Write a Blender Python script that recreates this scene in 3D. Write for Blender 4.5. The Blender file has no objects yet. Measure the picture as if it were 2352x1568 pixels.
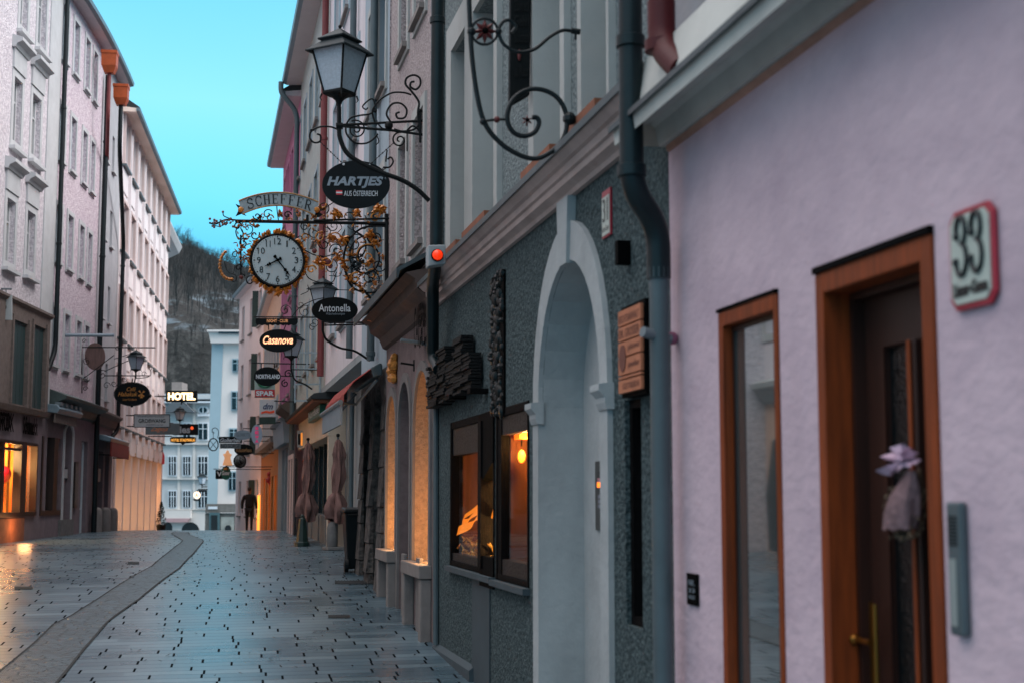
import bpy, math, random
from mathutils import Vector, Matrix
random.seed(7)
sc = bpy.context.scene
COL = sc.collection
pi = math.pi
# ---------------------------------------------------------------- camera model
F = 3267.0; CX, CY = 1176.0, 784.0
EYE = 1.65
PITCH = math.atan(357.0 / F)
CAM = Vector((0, 0, EYE))
cp, sp = math.cos(PITCH), math.sin(PITCH)
def ray(x, y):
    a = (x - CX) / F; b = (CY - y) / F
    return Vector((a, cp - b * sp, sp + b * cp))
def V(*a): return Vector(a)
def lerp(a, b, t): return a + (b - a) * t
def interp(tab, x):
    if x <= tab[0][0]: return tab[0][1]
    for (x0, y0), (x1, y1) in zip(tab, tab[1:]):
        if x <= x1:
            t = (x - x0) / (x1 - x0)
            return y0 + (y1 - y0) * t
    return tab[-1][1]
HP = [(-60, 1.65), (11.5, 1.66), (14, 1.57), (16.45, 1.43), (18.8, 1.28), (21.6, 1.15), (25, 1.07), (30, 1.03), (36, 1.0), (41, 0.99), (46, 1.05), (51, 1.18), (58, 1.42), (70, 1.95), (90, 3.0), (110, 4.1), (130, 4.8), (400, 5)]
def gz(Y):                       # ground height at depth Y
    return EYE - sum(interp(HP, Y + d) for d in (-1.2, -.6, 0, .6, 1.2)) / 5

class Path:                      # a facade line in plan, s along it, n towards the street, z up
    def __init__(self, p0, s0, head, side, smin, smax, st=0.25):
        self.side = side; self.st = st; self.smin = smin; self.head = head
        n = int(round((smax - smin) / st)) + 1
        self.P = [None] * n; i0 = int(round((s0 - smin) / st))
        self.P[i0] = Vector(p0)
        for i in range(i0 + 1, n):
            h = math.radians(interp(head, smin + (i - .5) * st)); self.P[i] = self.P[i - 1] + V(-math.sin(h), math.cos(h)) * st
        for i in range(i0 - 1, -1, -1):
            h = math.radians(interp(head, smin + (i + .5) * st)); self.P[i] = self.P[i + 1] - V(-math.sin(h), math.cos(h)) * st
    def pos(self, s):
        f = (s - self.smin) / self.st; i = max(0, min(len(self.P) - 2, int(math.floor(f)))); t = f - i
        return self.P[i] + (self.P[i + 1] - self.P[i]) * t
    def tn(self, s):
        h = math.radians(interp(self.head, s)); t = V(-math.sin(h), math.cos(h))
        n = V(-t.y, t.x) * self.side
        return t, n
    def w(self, s, n, z):
        p = self.pos(s); N = self.tn(s)[1]; p = p + N * n
        return V(p.x, p.y, z)
    def px(self, x, y, n=0.0):
        d = ray(x, y); best = None
        a, b = self.smin, self.smin + (len(self.P) - 1) * self.st
        def f(s):
            q = self.w(s, n, 0); return q.x * d.y - q.y * d.x
        N = 120; prev = f(a); sa = a; hit = None
        for i in range(1, N + 1):
            sb = a + (b - a) * i / N; cur = f(sb)
            if prev * cur <= 0 and self.w(sb, n, 0).y > 1:
                lo, hi = sa, sb; flo = prev
                for _ in range(40):
                    m = (lo + hi) / 2; fm = f(m)
                    if flo * fm <= 0: hi = m
                    else: lo = m; flo = fm
                hit = (lo + hi) / 2; break
            prev = cur; sa = sb
        if hit is None: raise Exception('px miss %s %s' % (x, y))
        q = self.w(hit, n, 0); k = q.y / d.y
        return hit, EYE + d.z * k
    def s(self, x, y=1100, n=0.0): return self.px(x, y, n)[0]
    def z(self, x, y, n=0.0): return self.px(x, y, n)[1]
    def g(self, s, n=0): return gz(self.w(s, n, 0).y)
    def perp(self, s): return Perp(self, s)
    def plane(self, n=0.0): return WallPix(self, n)
class Perp:                      # upright plane square to the facade at s (hanging signs); pixel -> point, off = towards camera
    def __init__(self, fr, s):
        self.fr = fr; self.s = s; self.o = fr.w(s, 0, 0); t, n = fr.tn(s)
        self.t = V(t.x, t.y, 0); self.n = V(n.x, n.y, 0)
    def pt(self, x, y, off=0.0):
        d = ray(x, y); k = (self.o - CAM).dot(self.t) / d.dot(self.t)
        return CAM + d * k - self.t * off
    def nz(self, x, y):
        p = self.pt(x, y); return (p - self.o).dot(self.n), p.z
    def q(self, n, z, off=0.0): 
        p = self.o + self.n * n - self.t * off; return V(p.x, p.y, z)
    def scale(self, x=800, y=800): return (self.pt(x + 1, y) - self.pt(x, y)).length
class WallPix:                   # pixel -> point on a facade, off = out of the wall
    def __init__(self, fr, n): self.fr = fr; self.n = n
    def pt(self, x, y, off=0.0):
        s, z = self.fr.px(x, y, self.n); return self.fr.w(s, self.n + off, z)
class Dep:                       # upright plane facing the camera's heading at depth Y
    def __init__(self, Y): self.Y = Y
    def pt(self, x, y, off=0.0):
        d = ray(x, y); k = self.Y / d.y; p = CAM + d * k; p.y -= off; return p

# ---------------------------------------------------------------- materials
def nn(nt, t, **k):
    n = nt.nodes.new(t)
    for a, b in k.items(): setattr(n, a, b)
    return n
def hexc(h):
    h = h.lstrip('#'); r = [int(h[i:i + 2], 16) / 255 for i in (0, 2, 4)]
    return tuple((c / 12.92 if c <= .04045 else ((c + .055) / 1.055) ** 2.4) for c in r)
MATS = {}
def mat(name, col, rough=.8, var=.12, scale=3.0, bump=0.0, bscale=60.0, metal=0.0, spec=.5, emit=None, estr=0, col2=None, stain=0.0, stretch=(1, 1, 1), detail=6, lo=.35, hi=.65, bdist=.02, coat=0):
    m = bpy.data.materials.new(name); m.use_nodes = True; nt = m.node_tree
    b = nt.nodes['Principled BSDF']
    if isinstance(col, str): col = hexc(col)
    c2 = col2 if col2 else tuple(max(0, c * (1 - var)) for c in col)
    if isinstance(c2, str): c2 = hexc(c2)
    tc = nn(nt, 'ShaderNodeTexCoord'); mp = nn(nt, 'ShaderNodeMapping'); mp.inputs['Scale'].default_value = stretch
    g = nn(nt, 'ShaderNodeNewGeometry')
    nt.links.new(g.outputs['Position'], mp.inputs['Vector'])
    no = nn(nt, 'ShaderNodeTexNoise'); no.inputs['Scale'].default_value = scale; no.inputs['Detail'].default_value = detail; no.inputs['Roughness'].default_value = .65
    nt.links.new(mp.outputs[0], no.inputs['Vector'])
    mr = nn(nt, 'ShaderNodeMapRange'); mr.inputs[1].default_value = lo; mr.inputs[2].default_value = hi
    nt.links.new(no.outputs['Fac'], mr.inputs[0])
    mx = nn(nt, 'ShaderNodeMix', data_type='RGBA'); mx.inputs[6].default_value = (*col, 1); mx.inputs[7].default_value = (*c2, 1)
    nt.links.new(mr.outputs[0], mx.inputs[0]); out = mx.outputs[2]
    if stain:
        mp2 = nn(nt, 'ShaderNodeMapping'); mp2.inputs['Scale'].default_value = (1, 1, .16)
        nt.links.new(g.outputs['Position'], mp2.inputs['Vector'])
        n2 = nn(nt, 'ShaderNodeTexNoise'); n2.inputs['Scale'].default_value = 2.3; n2.inputs['Detail'].default_value = 5
        nt.links.new(mp2.outputs[0], n2.inputs['Vector'])
        m2 = nn(nt, 'ShaderNodeMapRange'); m2.inputs[1].default_value = .5; m2.inputs[2].default_value = .72; m2.inputs[4].default_value = stain
        nt.links.new(n2.outputs['Fac'], m2.inputs[0])
        x2 = nn(nt, 'ShaderNodeMix', data_type='RGBA'); x2.inputs[7].default_value = tuple(c * .55 for c in col) + (1,)
        nt.links.new(m2.outputs[0], x2.inputs[0]); nt.links.new(out, x2.inputs[6]); out = x2.outputs[2]
    nt.links.new(out, b.inputs['Base Color'])
    b.inputs['Roughness'].default_value = rough; b.inputs['Metallic'].default_value = metal
    b.inputs['Specular IOR Level'].default_value = spec
    if coat: b.inputs['Coat Weight'].default_value = coat; b.inputs['Coat Roughness'].default_value = .1
    if bump:
        nb = nn(nt, 'ShaderNodeTexNoise'); nb.inputs['Scale'].default_value = bscale; nb.inputs['Detail'].default_value = 4
        nt.links.new(mp.outputs[0], nb.inputs['Vector'])
        bp = nn(nt, 'ShaderNodeBump'); bp.inputs['Strength'].default_value = bump; bp.inputs['Distance'].default_value = bdist
        nt.links.new(nb.outputs['Fac'], bp.inputs['Height']); nt.links.new(bp.outputs[0], b.inputs['Normal'])
    if emit:
        if isinstance(emit, str): emit = hexc(emit)
        b.inputs['Emission Color'].default_value = (*emit, 1); b.inputs['Emission Strength'].default_value = estr
    MATS[name] = m; return m
def glass_clear(name, tint=(.9, .95, .95), refl=1.0):
    m = bpy.data.materials.new(name); m.use_nodes = True; nt = m.node_tree; nt.nodes.clear()
    o = nn(nt, 'ShaderNodeOutputMaterial'); t = nn(nt, 'ShaderNodeBsdfTransparent'); t.inputs[0].default_value = (*tint, 1)
    g = nn(nt, 'ShaderNodeBsdfGlossy'); g.inputs['Roughness'].default_value = .03; g.inputs['Color'].default_value = (refl, refl, refl, 1)
    lw = nn(nt, 'ShaderNodeLayerWeight'); lw.inputs[0].default_value = .5
    pw = nn(nt, 'ShaderNodeMath', operation='POWER'); pw.inputs[1].default_value = 4.0; nt.links.new(lw.outputs['Facing'], pw.inputs[0])
    f = nn(nt, 'ShaderNodeMath', operation='MULTIPLY_ADD'); f.inputs[1].default_value = .6; f.inputs[2].default_value = .03; nt.links.new(pw.outputs[0], f.inputs[0])
    x = nn(nt, 'ShaderNodeMixShader'); nt.links.new(f.outputs[0], x.inputs[0]); nt.links.new(t.outputs[0], x.inputs[1]); nt.links.new(g.outputs[0], x.inputs[2])
    nt.links.new(x.outputs[0], o.inputs[0]); MATS[name] = m; return m

# ---------------------------------------------------------------- mesh builder
class MB:
    def __init__(self): self.v = []; self.f = []; self.sm = False
    def face(self, pts):
        i = len(self.v); self.v += [Vector(p) for p in pts]; self.f.append(tuple(range(i, i + len(pts)))); return self
    def hexa(self, p):           # p: 4 bottom + 4 top corners, same winding
        i = len(self.v); self.v += [Vector(q) for q in p]
        for q in ((0, 3, 2, 1), (4, 5, 6, 7), (0, 1, 5, 4), (1, 2, 6, 5), (2, 3, 7, 6), (3, 0, 4, 7)): self.f.append(tuple(i + k for k in q))
        return self
    def box(self, a, b):
        x0, y0, z0 = a; x1, y1, z1 = b
        return self.hexa([(x0, y0, z0), (x1, y0, z0), (x1, y1, z0), (x0, y1, z0), (x0, y0, z1), (x1, y0, z1), (x1, y1, z1), (x0, y1, z1)])
    def fb(self, fr, s0, s1, n0, n1, z0, z1, seg=None):
        k = max(1, int(math.ceil(abs(s1 - s0) / seg))) if seg else 1
        for j in range(k):
            a = lerp(s0, s1, j / k); b = lerp(s0, s1, (j + 1) / k)
            self.hexa([fr.w(a, n0, z0), fr.w(b, n0, z0), fr.w(b, n1, z0), fr.w(a, n1, z0), fr.w(a, n0, z1), fr.w(b, n0, z1), fr.w(b, n1, z1), fr.w(a, n1, z1)])
        return self
    def prof(self, fr, s0, s1, prof, seg=None):   # extrude (n,z) profile polygon along the facade
        k = max(1, int(math.ceil(abs(s1 - s0) / seg))) if seg else 1
        m = len(prof); base = len(self.v)
        for j in range(k + 1):
            s = lerp(s0, s1, j / k)
            for n, z in prof: self.v.append(fr.w(s, n, z))
        for j in range(k):
            for i in range(m):
                a = base + j * m + i; b = base + j * m + (i + 1) % m; self.f.append((a, b, b + m, a + m))
        self.f.append(tuple(base + i for i in range(m))[::-1]); self.f.append(tuple(base + k * m + i for i in range(m)))
        return self
    def prism(self, pts, off):   # closed polygon extruded by vector
        i = len(self.v); n = len(pts); off = Vector(off)
        self.v += [Vector(p) for p in pts] + [Vector(p) + off for p in pts]
        self.f.append(tuple(range(i, i + n))); self.f.append(tuple(range(i + n, i + 2 * n))[::-1])
        for k in range(n): self.f.append((i + k, i + (k + 1) % n, i + n + (k + 1) % n, i + n + k))
        return self
    def tube(self, pts, r, sides=6, cap=True):
        pts = [Vector(p) for p in pts]
        q = [pts[0]]
        for p in pts[1:]:
            if (p - q[-1]).length > 1e-5: q.append(p)
        pts = q; n = len(pts)
        if n < 2: return self
        rr = r if isinstance(r, (list, tuple)) else [r] * n
        if len(rr) != n: rr = [lerp(rr[0], rr[-1], i / (n - 1)) for i in range(n)]
        base = len(self.v); up = None
        for i, p in enumerate(pts):
            d = (pts[min(i + 1, n - 1)] - pts[max(i - 1, 0)])
            if d.length < 1e-7: d = V(0, 0, 1)
            d.normalize()
            if up is None: up = V(0, 0, 1) if abs(d.z) < .9 else V(1, 0, 0)
            a = up - d * up.dot(d)
            if a.length < 1e-4: a = d.orthogonal()
            a.normalize(); up = a; b = d.cross(a)
            for k in range(sides):
                t = 2 * pi * k / sides; self.v.append(p + (a * math.cos(t) + b * math.sin(t)) * rr[i])
        for i in range(n - 1):
            for k in range(sides):
                a = base + i * sides + k; b = base + i * sides + (k + 1) % sides; self.f.append((a, b, b + sides, a + sides))
        if cap:
            self.f.append(tuple(base + k for k in range(sides))[::-1]); self.f.append(tuple(base + (n - 1) * sides + k for k in range(sides)))
        return self
    def lathe(self, c, prof, sides=16, axis=None):   # prof: (r, h)
        c = Vector(c); ax = Vector(axis).normalized() if axis else V(0, 0, 1)
        a = ax.orthogonal().normalized(); b = ax.cross(a); base = len(self.v)
        for r, h in prof:
            for k in range(sides):
                t = 2 * pi * (k + .5) / sides; self.v.append(c + ax * h + (a * math.cos(t) + b * math.sin(t)) * max(r, 1e-4))
        for i in range(len(prof) - 1):
            for k in range(sides):
                p = base + i * sides + k; q = base + i * sides + (k + 1) % sides; self.f.append((p, q, q + sides, p + sides))
        self.f.append(tuple(base + k for k in range(sides))[::-1]); self.f.append(tuple(base + (len(prof) - 1) * sides + k for k in range(sides)))
        return self
    def ball(self, c, r, sides=8, sq=(1, 1, 1)):
        c = Vector(c); base = len(self.v); R = max(4, sides // 2 + 1)
        for i in range(1, R):
            t = pi * i / R
            for k in range(sides):
                u = 2 * pi * k / sides; self.v.append(c + V(r * math.sin(t) * math.cos(u) * sq[0], r * math.sin(t) * math.sin(u) * sq[1], r * math.cos(t) * sq[2]))
        top = len(self.v); self.v.append(c + V(0, 0, r * sq[2])); self.v.append(c - V(0, 0, r * sq[2]))
        for i in range(R - 2):
            for k in range(sides):
                a = base + i * sides + k; b = base + i * sides + (k + 1) % sides; self.f.append((a, a + sides, b + sides, b))
        for k in range(sides):
            self.f.append((top, base + k, base + (k + 1) % sides)); e = base + (R - 2) * sides; self.f.append((top + 1, e + (k + 1) % sides, e + k))
        return self
    def add(self, verts, faces):
        i = len(self.v); self.v += [Vector(p) for p in verts]; self.f += [tuple(i + k for k in f) for f in faces]; return self
    def build(self, name, m, parent=None, smooth=False, bevel=0, flip=False):
        me = bpy.data.meshes.new(name)
        off = ROOTLOC.get(parent.name, V(0, 0, 0)) if parent else V(0, 0, 0)
        me.from_pydata([tuple(p - off) for p in self.v], [], self.f)
        me.materials.append(MATS[m] if isinstance(m, str) else m)
        o = bpy.data.objects.new(name, me); COL.objects.link(o)
        if parent: o.parent = parent; ROOTLOC[o.name] = off
        me.validate()
        import bmesh
        bm = bmesh.new(); bm.from_mesh(me); bmesh.ops.remove_doubles(bm, verts=bm.verts, dist=1e-5); bmesh.ops.recalc_face_normals(bm, faces=bm.faces); bm.to_mesh(me); bm.free()
        if smooth:
            for p in me.polygons: p.use_smooth = True
            try: me.set_sharp_from_angle(angle=math.radians(42))
            except Exception: pass
        if bevel:
            b = o.modifiers.new('bevel', 'BEVEL'); b.width = bevel; b.segments = 2; b.limit_method = 'ANGLE'
        return o
ROOTLOC = {}
def root(name, loc, label, cat, group=None):
    o = bpy.data.objects.new(name, None); COL.objects.link(o); o.location = loc; o.empty_display_size = .2
    ROOTLOC[o.name] = Vector(loc); o['label'] = label; o['category'] = cat
    if group: o['group'] = group
    return o
def tag(o, label, cat, group=None):
    o['label'] = label; o['category'] = cat
    if group: o['group'] = group
    return o
def struct(o): o['kind'] = 'structure'; return o
# ---------------------------------------------------------------- 2-D helpers in pixel space
def spiral(cx, cy, r0, r1, a0, a1, n=None, sq=1.0):
    n = n or max(8, int(abs(a1 - a0) / 14))
    return [(cx + lerp(r0, r1, i / n) * math.cos(math.radians(lerp(a0, a1, i / n))), cy - sq * lerp(r0, r1, i / n) * math.sin(math.radians(lerp(a0, a1, i / n)))) for i in range(n + 1)]
def bez(pts, n=12):              # Catmull-Rom through pixel points
    P = [Vector(p) for p in pts]; P = [P[0] * 2 - P[1]] + P + [P[-1] * 2 - P[-2]]; out = []
    for i in range(1, len(P) - 2):
        for j in range(n):
            t = j / n; a, b, c, d = P[i - 1:i + 3]
            out.append(tuple(.5 * ((2 * b) + (c - a) * t + (2 * a - 5 * b + 4 * c - d) * t * t + (3 * b - a - 3 * c + d) * t ** 3)))
    out.append(tuple(P[-2])); return out
def ell(cx, cy, rx, ry, n=40, a0=0, a1=360):
    return [(cx + rx * math.cos(math.radians(a0 + (a1 - a0) * i / n)), cy - ry * math.sin(math.radians(a0 + (a1 - a0) * i / n))) for i in range(n if abs(a1 - a0) == 360 else n + 1)]
def ptube(mb, pl, pts, r, off=0.0, sides=6): mb.tube([pl.pt(p[0], p[1], off) for p in pts], r, sides); return mb
def pplate(mb, pl, pts, off=0.0, th=.02):
    A = [pl.pt(p[0], p[1], off) for p in pts]; B = [pl.pt(p[0], p[1], off + .01) for p in pts]
    d = (B[0] - A[0]).normalized() * -th
    mb.prism(A, d); return mb
_tc = {}
def text_geo(s, shear=0, bold=0, spacing=1.0, small=False):
    k = (s, shear, bold, spacing)
    if k in _tc: return _tc[k]
    cu = bpy.data.curves.new('t', 'FONT'); cu.body = s; cu.shear = shear; cu.offset = bold; cu.space_character = spacing; cu.resolution_u = 3; cu.fill_mode = 'BOTH'
    ob = bpy.data.objects.new('t', cu); COL.objects.link(ob)
    bpy.context.view_layer.update()
    me = bpy.data.meshes.new_from_object(ob.evaluated_get(bpy.context.evaluated_depsgraph_get()))
    vs = [(v.co.x, v.co.y) for v in me.vertices]; fs = [tuple(p.vertices) for p in me.polygons]
    bpy.data.objects.remove(ob); bpy.data.curves.remove(cu); bpy.data.meshes.remove(me)
    x0 = min(v[0] for v in vs); x1 = max(v[0] for v in vs); y0 = min(v[1] for v in vs); y1 = max(v[1] for v in vs)
    vs = [((x - x0) / (x1 - x0), (y - y0) / (y1 - y0)) for x, y in vs]
    _tc[k] = (vs, fs); return _tc[k]
def ptext(mb, pl, s, x0, y0, x1, y1, off=.006, th=.006, warp=None, **k):   # text filling pixel box (y0 top)
    vs, fs = text_geo(s, **k)
    def mp(u, v):
        if warp: return warp(u, v)
        return (lerp(x0, x1, u), lerp(y1, y0, v))
    for fo, rev in ((off, False), (off - th, True)):
        pts = [pl.pt(*mp(u, v), fo) for u, v in vs]
        mb.add(pts, [f[::-1] if rev else f for f in fs])
    return mb

class At:                         # moved/rotated local frame: builds things around a point
    def __init__(self, loc, rz=0): self.m = Matrix.Translation(loc) @ Matrix.Rotation(rz, 4, 'Z')
    def __call__(self, x, y, z): return self.m @ V(x, y, z)
def sqring(mb, A, prof, rot=0, sides=4, cap=True):
    base = len(mb.v)
    for r, h in prof:
        for k in range(sides):
            t = 2 * pi * k / sides + rot; mb.v.append(A(r * math.cos(t), r * math.sin(t), h))
    for i in range(len(prof) - 1):
        for k in range(sides):
            p = base + i * sides + k; q = base + i * sides + (k + 1) % sides; mb.f.append((p, q, q + sides, p + sides))
    if cap: mb.f.append(tuple(base + k for k in range(sides))[::-1]); mb.f.append(tuple(base + (len(prof) - 1) * sides + k for k in range(sides)))
def lantern(label, pl, cx, y0, k, rot=.1, par=None, glow=False, group=None):
    """four sided street lantern; y0 = pixel height of its foot, k = pixel size in metres, heights in the big lantern's pixels"""
    c = pl.pt(cx, y0); A = At(c, rot)
    lt = root('street_lantern', c, label, 'street lantern', group)
    q = lambda v: v * k
    mb = MB(); sqring(mb, A, [(q(62), q(112)), (q(80), q(108)), (q(80), q(111)), (q(48), q(132)), (q(44), q(133)), (q(44), q(138))]); mb.build('roof', 'lamp_roof', lt)
    mb = MB(); sqring(mb, A, [(q(50), q(137)), (q(52), q(139)), (q(52), q(141)), (q(4), q(167)), (q(2), q(169))]); mb.build('roof_cap', 'lamp_roof', lt)
    MB().ball(A(0, 0, q(172)), q(4.5), 10).build('finial', 'iron', lt, smooth=True)
    mb = MB()
    for i in range(4):
        t = pi / 2 * i; mb.tube([A(q(36) * math.cos(t), q(36) * math.sin(t), q(16)), A(q(63) * math.cos(t), q(63) * math.sin(t), q(112))], q(2.4), 4)
    sqring(mb, A, [(q(36), q(8)), (q(39), q(12)), (q(39), q(17)), (q(34), q(18))])
    mb.lathe(A(0, 0, q(-22)), [(q(4), 0), (q(5), q(8)), (q(9), q(18)), (q(18), q(26)), (q(30), q(31))], 12)
    mb.build('frame', 'iron', lt)
    for i in range(4):
        t0, t1 = pi / 2 * i, pi / 2 * (i + 1); g = MB()
        p = [A(q(r) * math.cos(t), q(r) * math.sin(t), q(h)) for r, h, t in ((35, 17, t0), (35, 17, t1), (61, 112, t1), (61, 112, t0))]; g.face(p); g.build('glass_pane', 'lamp_glass', lt)
    mb = MB()
    for i in range(4):
        t = pi / 2 * i; e = A(q(40) * math.cos(t), q(40) * math.sin(t), q(10)); mb.tube([e, A(q(44) * math.cos(t), q(44) * math.sin(t), q(0)), A(q(40) * math.cos(t), q(40) * math.sin(t), q(-6))], [q(2.4), q(1)], 4)
    mb.build('claws', 'iron', lt)
    return lt
def oval(lt, pl, cx, cy, rx, ry, m='sign_black', th=.03, name='oval_board'):
    mb = MB(); pplate(mb, pl, ell(cx, cy, rx, ry, 48), 0, th); return mb.build(name, m, lt, bevel=.004)
def board(lt, pl, x0, y0, x1, y1, m='sign_black', th=.05, off=0, name='board'):
    mb = MB(); pplate(mb, pl, [(x0, y1), (x1, y1), (x1, y0), (x0, y0)], off, th); return mb.build(name, m, lt, bevel=.003)
def words(lt, pl, items, m, name='lettering', off=.006, th=.006):
    mb = MB()
    for it in items:
        t, x0, y0, x1, y1 = it[:5]; kw = it[5] if len(it) > 5 else {}
        ptext(mb, pl, t, x0, y0, x1, y1, off=off, th=th, **kw)
    return mb.build(name, m, lt)
R = Path((2.37 * math.cos(math.radians(12.19)), 2.37 * math.sin(math.radians(12.19))), 0, [(0, 12.19)], 1, -6, 82)
L = Path((-11.55, 35.4), 35.4, [(35.2, 3.1), (36.5, 4.2), (40, 6.6), (44, 8.2), (46, 8.6)], -1, 24.4, 75)
def gpt(x, y, off=0.0):
    d = ray(x, y); t0 = 2.0; Y = 6.0
    while Y < 140:
        k = Y / d.y
        if EYE + d.z * k < gz(Y): break
        Y += .1
    lo, hi = Y - .1, Y
    for _ in range(30):
        m = (lo + hi) / 2
        if EYE + d.z * m / d.y < gz(m): hi = m
        else: lo = m
    k = lo / d.y; return V(d.x * k, lo, gz(lo) + off)
# ---------------------------------------------------------------- camera
cam = bpy.data.cameras.new('camera'); co = bpy.data.objects.new('camera', cam); COL.objects.link(co)
co.location = CAM; co.rotation_euler = (pi / 2 + PITCH, 0, 0)
cam.sensor_width = 36; cam.lens = F / 2352 * 36; cam.clip_start = .05; cam.clip_end = 2000
cam.dof.use_dof = True; cam.dof.focus_distance = 19.5; cam.dof.aperture_fstop = 2.2
sc.camera = co
# ---------------------------------------------------------------- world and sun
wd = bpy.data.worlds.new('World'); sc.world = wd; wd.use_nodes = True; nt = wd.node_tree
for n in list(nt.nodes): nt.nodes.remove(n)
out = nn(nt, 'ShaderNodeOutputWorld')
sky = nn(nt, 'ShaderNodeTexSky', sky_type='NISHITA'); sky.sun_disc = False; sky.sun_elevation = math.radians(4); sky.sun_rotation = math.radians(120); sky.ozone_density = 3
b1 = nn(nt, 'ShaderNodeBackground'); b1.inputs[1].default_value = .05; nt.links.new(sky.outputs[0], b1.inputs[0])
tc = nn(nt, 'ShaderNodeTexCoord'); sx = nn(nt, 'ShaderNodeSeparateXYZ'); nt.links.new(tc.outputs['Generated'], sx.inputs[0])
nz = nn(nt, 'ShaderNodeTexNoise'); nz.inputs['Scale'].default_value = 2.2; nz.inputs['Detail'].default_value = 3; nt.links.new(tc.outputs['Generated'], nz.inputs['Vector'])
ma = nn(nt, 'ShaderNodeMath', operation='MULTIPLY_ADD'); ma.inputs[1].default_value = .10; ma.inputs[2].default_value = -.05; nt.links.new(nz.outputs['Fac'], ma.inputs[0])
ad = nn(nt, 'ShaderNodeMath', operation='ADD'); nt.links.new(sx.outputs['Z'], ad.inputs[0]); nt.links.new(ma.outputs[0], ad.inputs[1])
cr = nn(nt, 'ShaderNodeValToRGB'); nt.links.new(ad.outputs[0], cr.inputs[0])
e = cr.color_ramp.elements
SKYR = [(0.0, (.03, .17, .30)), (.14, (.05, .40, .64)), (.20, (.13, .56, .79)), (.27, (.21, .60, .78)), (.34, (.15, .52, .72)), (.42, (.25, .42, .55)), (.55, (1.05, 1.03, 1.06)), (1.0, (2.3, 2.15, 2.15))]
SKYR = [(p, tuple(v / 2.5 for v in c)) for p, c in SKYR]
while len(e) < len(SKYR): e.new(.5)
for el, (p, c) in zip(e, SKYR): el.position = p; el.color = (*c, 1)
b2 = nn(nt, 'ShaderNodeBackground'); b2.inputs[1].default_value = 2.5; nt.links.new(cr.outputs[0], b2.inputs[0])
sh = nn(nt, 'ShaderNodeAddShader'); nt.links.new(b1.outputs[0], sh.inputs[0]); nt.links.new(b2.outputs[0], sh.inputs[1]); nt.links.new(sh.outputs[0], out.inputs[0])
sl = bpy.data.lights.new('sun', 'SUN'); sl.energy = 2.6; sl.angle = math.radians(34); sl.color = (1, .94, .93)
so = bpy.data.objects.new('sun', sl); COL.objects.link(so); so.rotation_euler = V(-.74, .16, -.66).to_track_quat('-Z', 'Y').to_euler()
sc.view_settings.view_transform = 'Standard'; sc.view_settings.look = 'None'; sc.view_settings.exposure = .5; sc.view_settings.gamma = 1
# ---------------------------------------------------------------- materials
mat('iron', '#0a1012', rough=.6, var=.3, spec=.22, bump=.15, bscale=90)
mat('iron_green', '#0b191d', rough=.5, spec=.3, var=.35, bump=.1, bscale=60)
mat('lamp_roof', '#16272d', rough=.6, spec=.25, var=.4, scale=12)
mat('gold', '#d98e3c', rough=.4, metal=.3, var=.5, scale=30)
mat('gold_pale', '#b98a5a', rough=.45, metal=.4, var=.45, scale=30)
mat('rust_red', '#5e1c1c', rough=.5, var=.35, scale=20)
mat('lamp_glass', '#a9b8c4', rough=.32, var=.2, scale=40, bump=.3, bscale=60, spec=.6)
mat('lavender', '#d0b9c1', rough=.95, col2='#b5a0ab', spec=.2, scale=1.3, bump=.42, bscale=11, detail=12, lo=.3, hi=.7, bdist=.02, stain=.3, stretch=(1, 1, 1.6))
mat('glow_orange', '#b08878', rough=.9, var=.4, scale=2.5)
mat('cornice_grey', '#c0c0ba', rough=.85, var=.15, scale=2, bump=.15, bscale=14, stain=.35)
mat('cornice_pink', '#bba8a2', rough=.9, spec=.2, var=.18, scale=3, bump=.2, bscale=16, stain=.5)
mat('lead', '#3f4a4e', rough=.55, var=.3, scale=5)
mat('stucco_teal', '#566466', rough=.95, col2='#2c383b', spec=.15, scale=38, bump=1.0, bscale=40, detail=3, lo=.38, hi=.62, bdist=.03)
mat('stucco_grey', '#848f90', rough=.95, col2='#5d686b', spec=.15, scale=34, bump=1.0, bscale=38, detail=3, lo=.38, hi=.62, bdist=.03)
mat('plaster_white', '#a5a8a6', rough=.9, var=.12, scale=1.2, bump=.25, bscale=12, stain=.18)
mat('plaster_portal', '#a6abac', rough=.95, spec=.2, var=.16, scale=2.2, bump=.35, bscale=14, stain=.4)
mat('wood_orange', '#8a3c12', rough=.6, spec=.3, var=.45, scale=4, stretch=(6, 6, .5), bump=.1, bscale=20)
mat('wood_dark', '#35170c', rough=.5, var=.4, scale=4, stretch=(6, 6, .5))
mat('wood_black', '#0d0c0d', rough=.7, spec=.06, var=.5, scale=9, stretch=(6, 6, .6), bump=.4, bscale=18)
mat('brass', '#8f5c24', rough=.32, metal=.85)
mat('glass_dark', '#0b1114', rough=.05, spec=.9, var=.1)
mat('glass_door', '#0a1012', rough=.12, spec=.9, var=.1, bump=.5, bscale=50)
mat('glass_sky', '#2b4854', rough=.06, spec=1.0, var=.2)
mat('mirror_glass', '#b5bcbc', rough=.03, metal=.9, var=.05)
glass_clear('glass_clear')
mat('pipe_green', '#0f2125', rough=.42, spec=.3, var=.35, scale=3, bump=.15, bscale=8)
mat('pipe_grey', '#4c5a5f', rough=.5, var=.2)
mat('pipe_lightgrey', '#6a757a', rough=.5, var=.2)
mat('pipe_red', '#4d0d11', rough=.5, var=.25, spec=.3)
mat('pipe_rust', '#7a3434', rough=.6, var=.25)
mat('black_paint', '#050607', rough=.75, var=.2, spec=.05)
mat('enamel', '#b6c0b6', rough=.35, var=.1)
mat('enamel_red', '#a82438', rough=.4, var=.2)
mat('letter_dark', '#10181b', rough=.5)
mat('steel', '#565450', rough=.4, metal=.5)
mat('sill_orange', '#8a5238', rough=.8, var=.3, scale=5)
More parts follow.
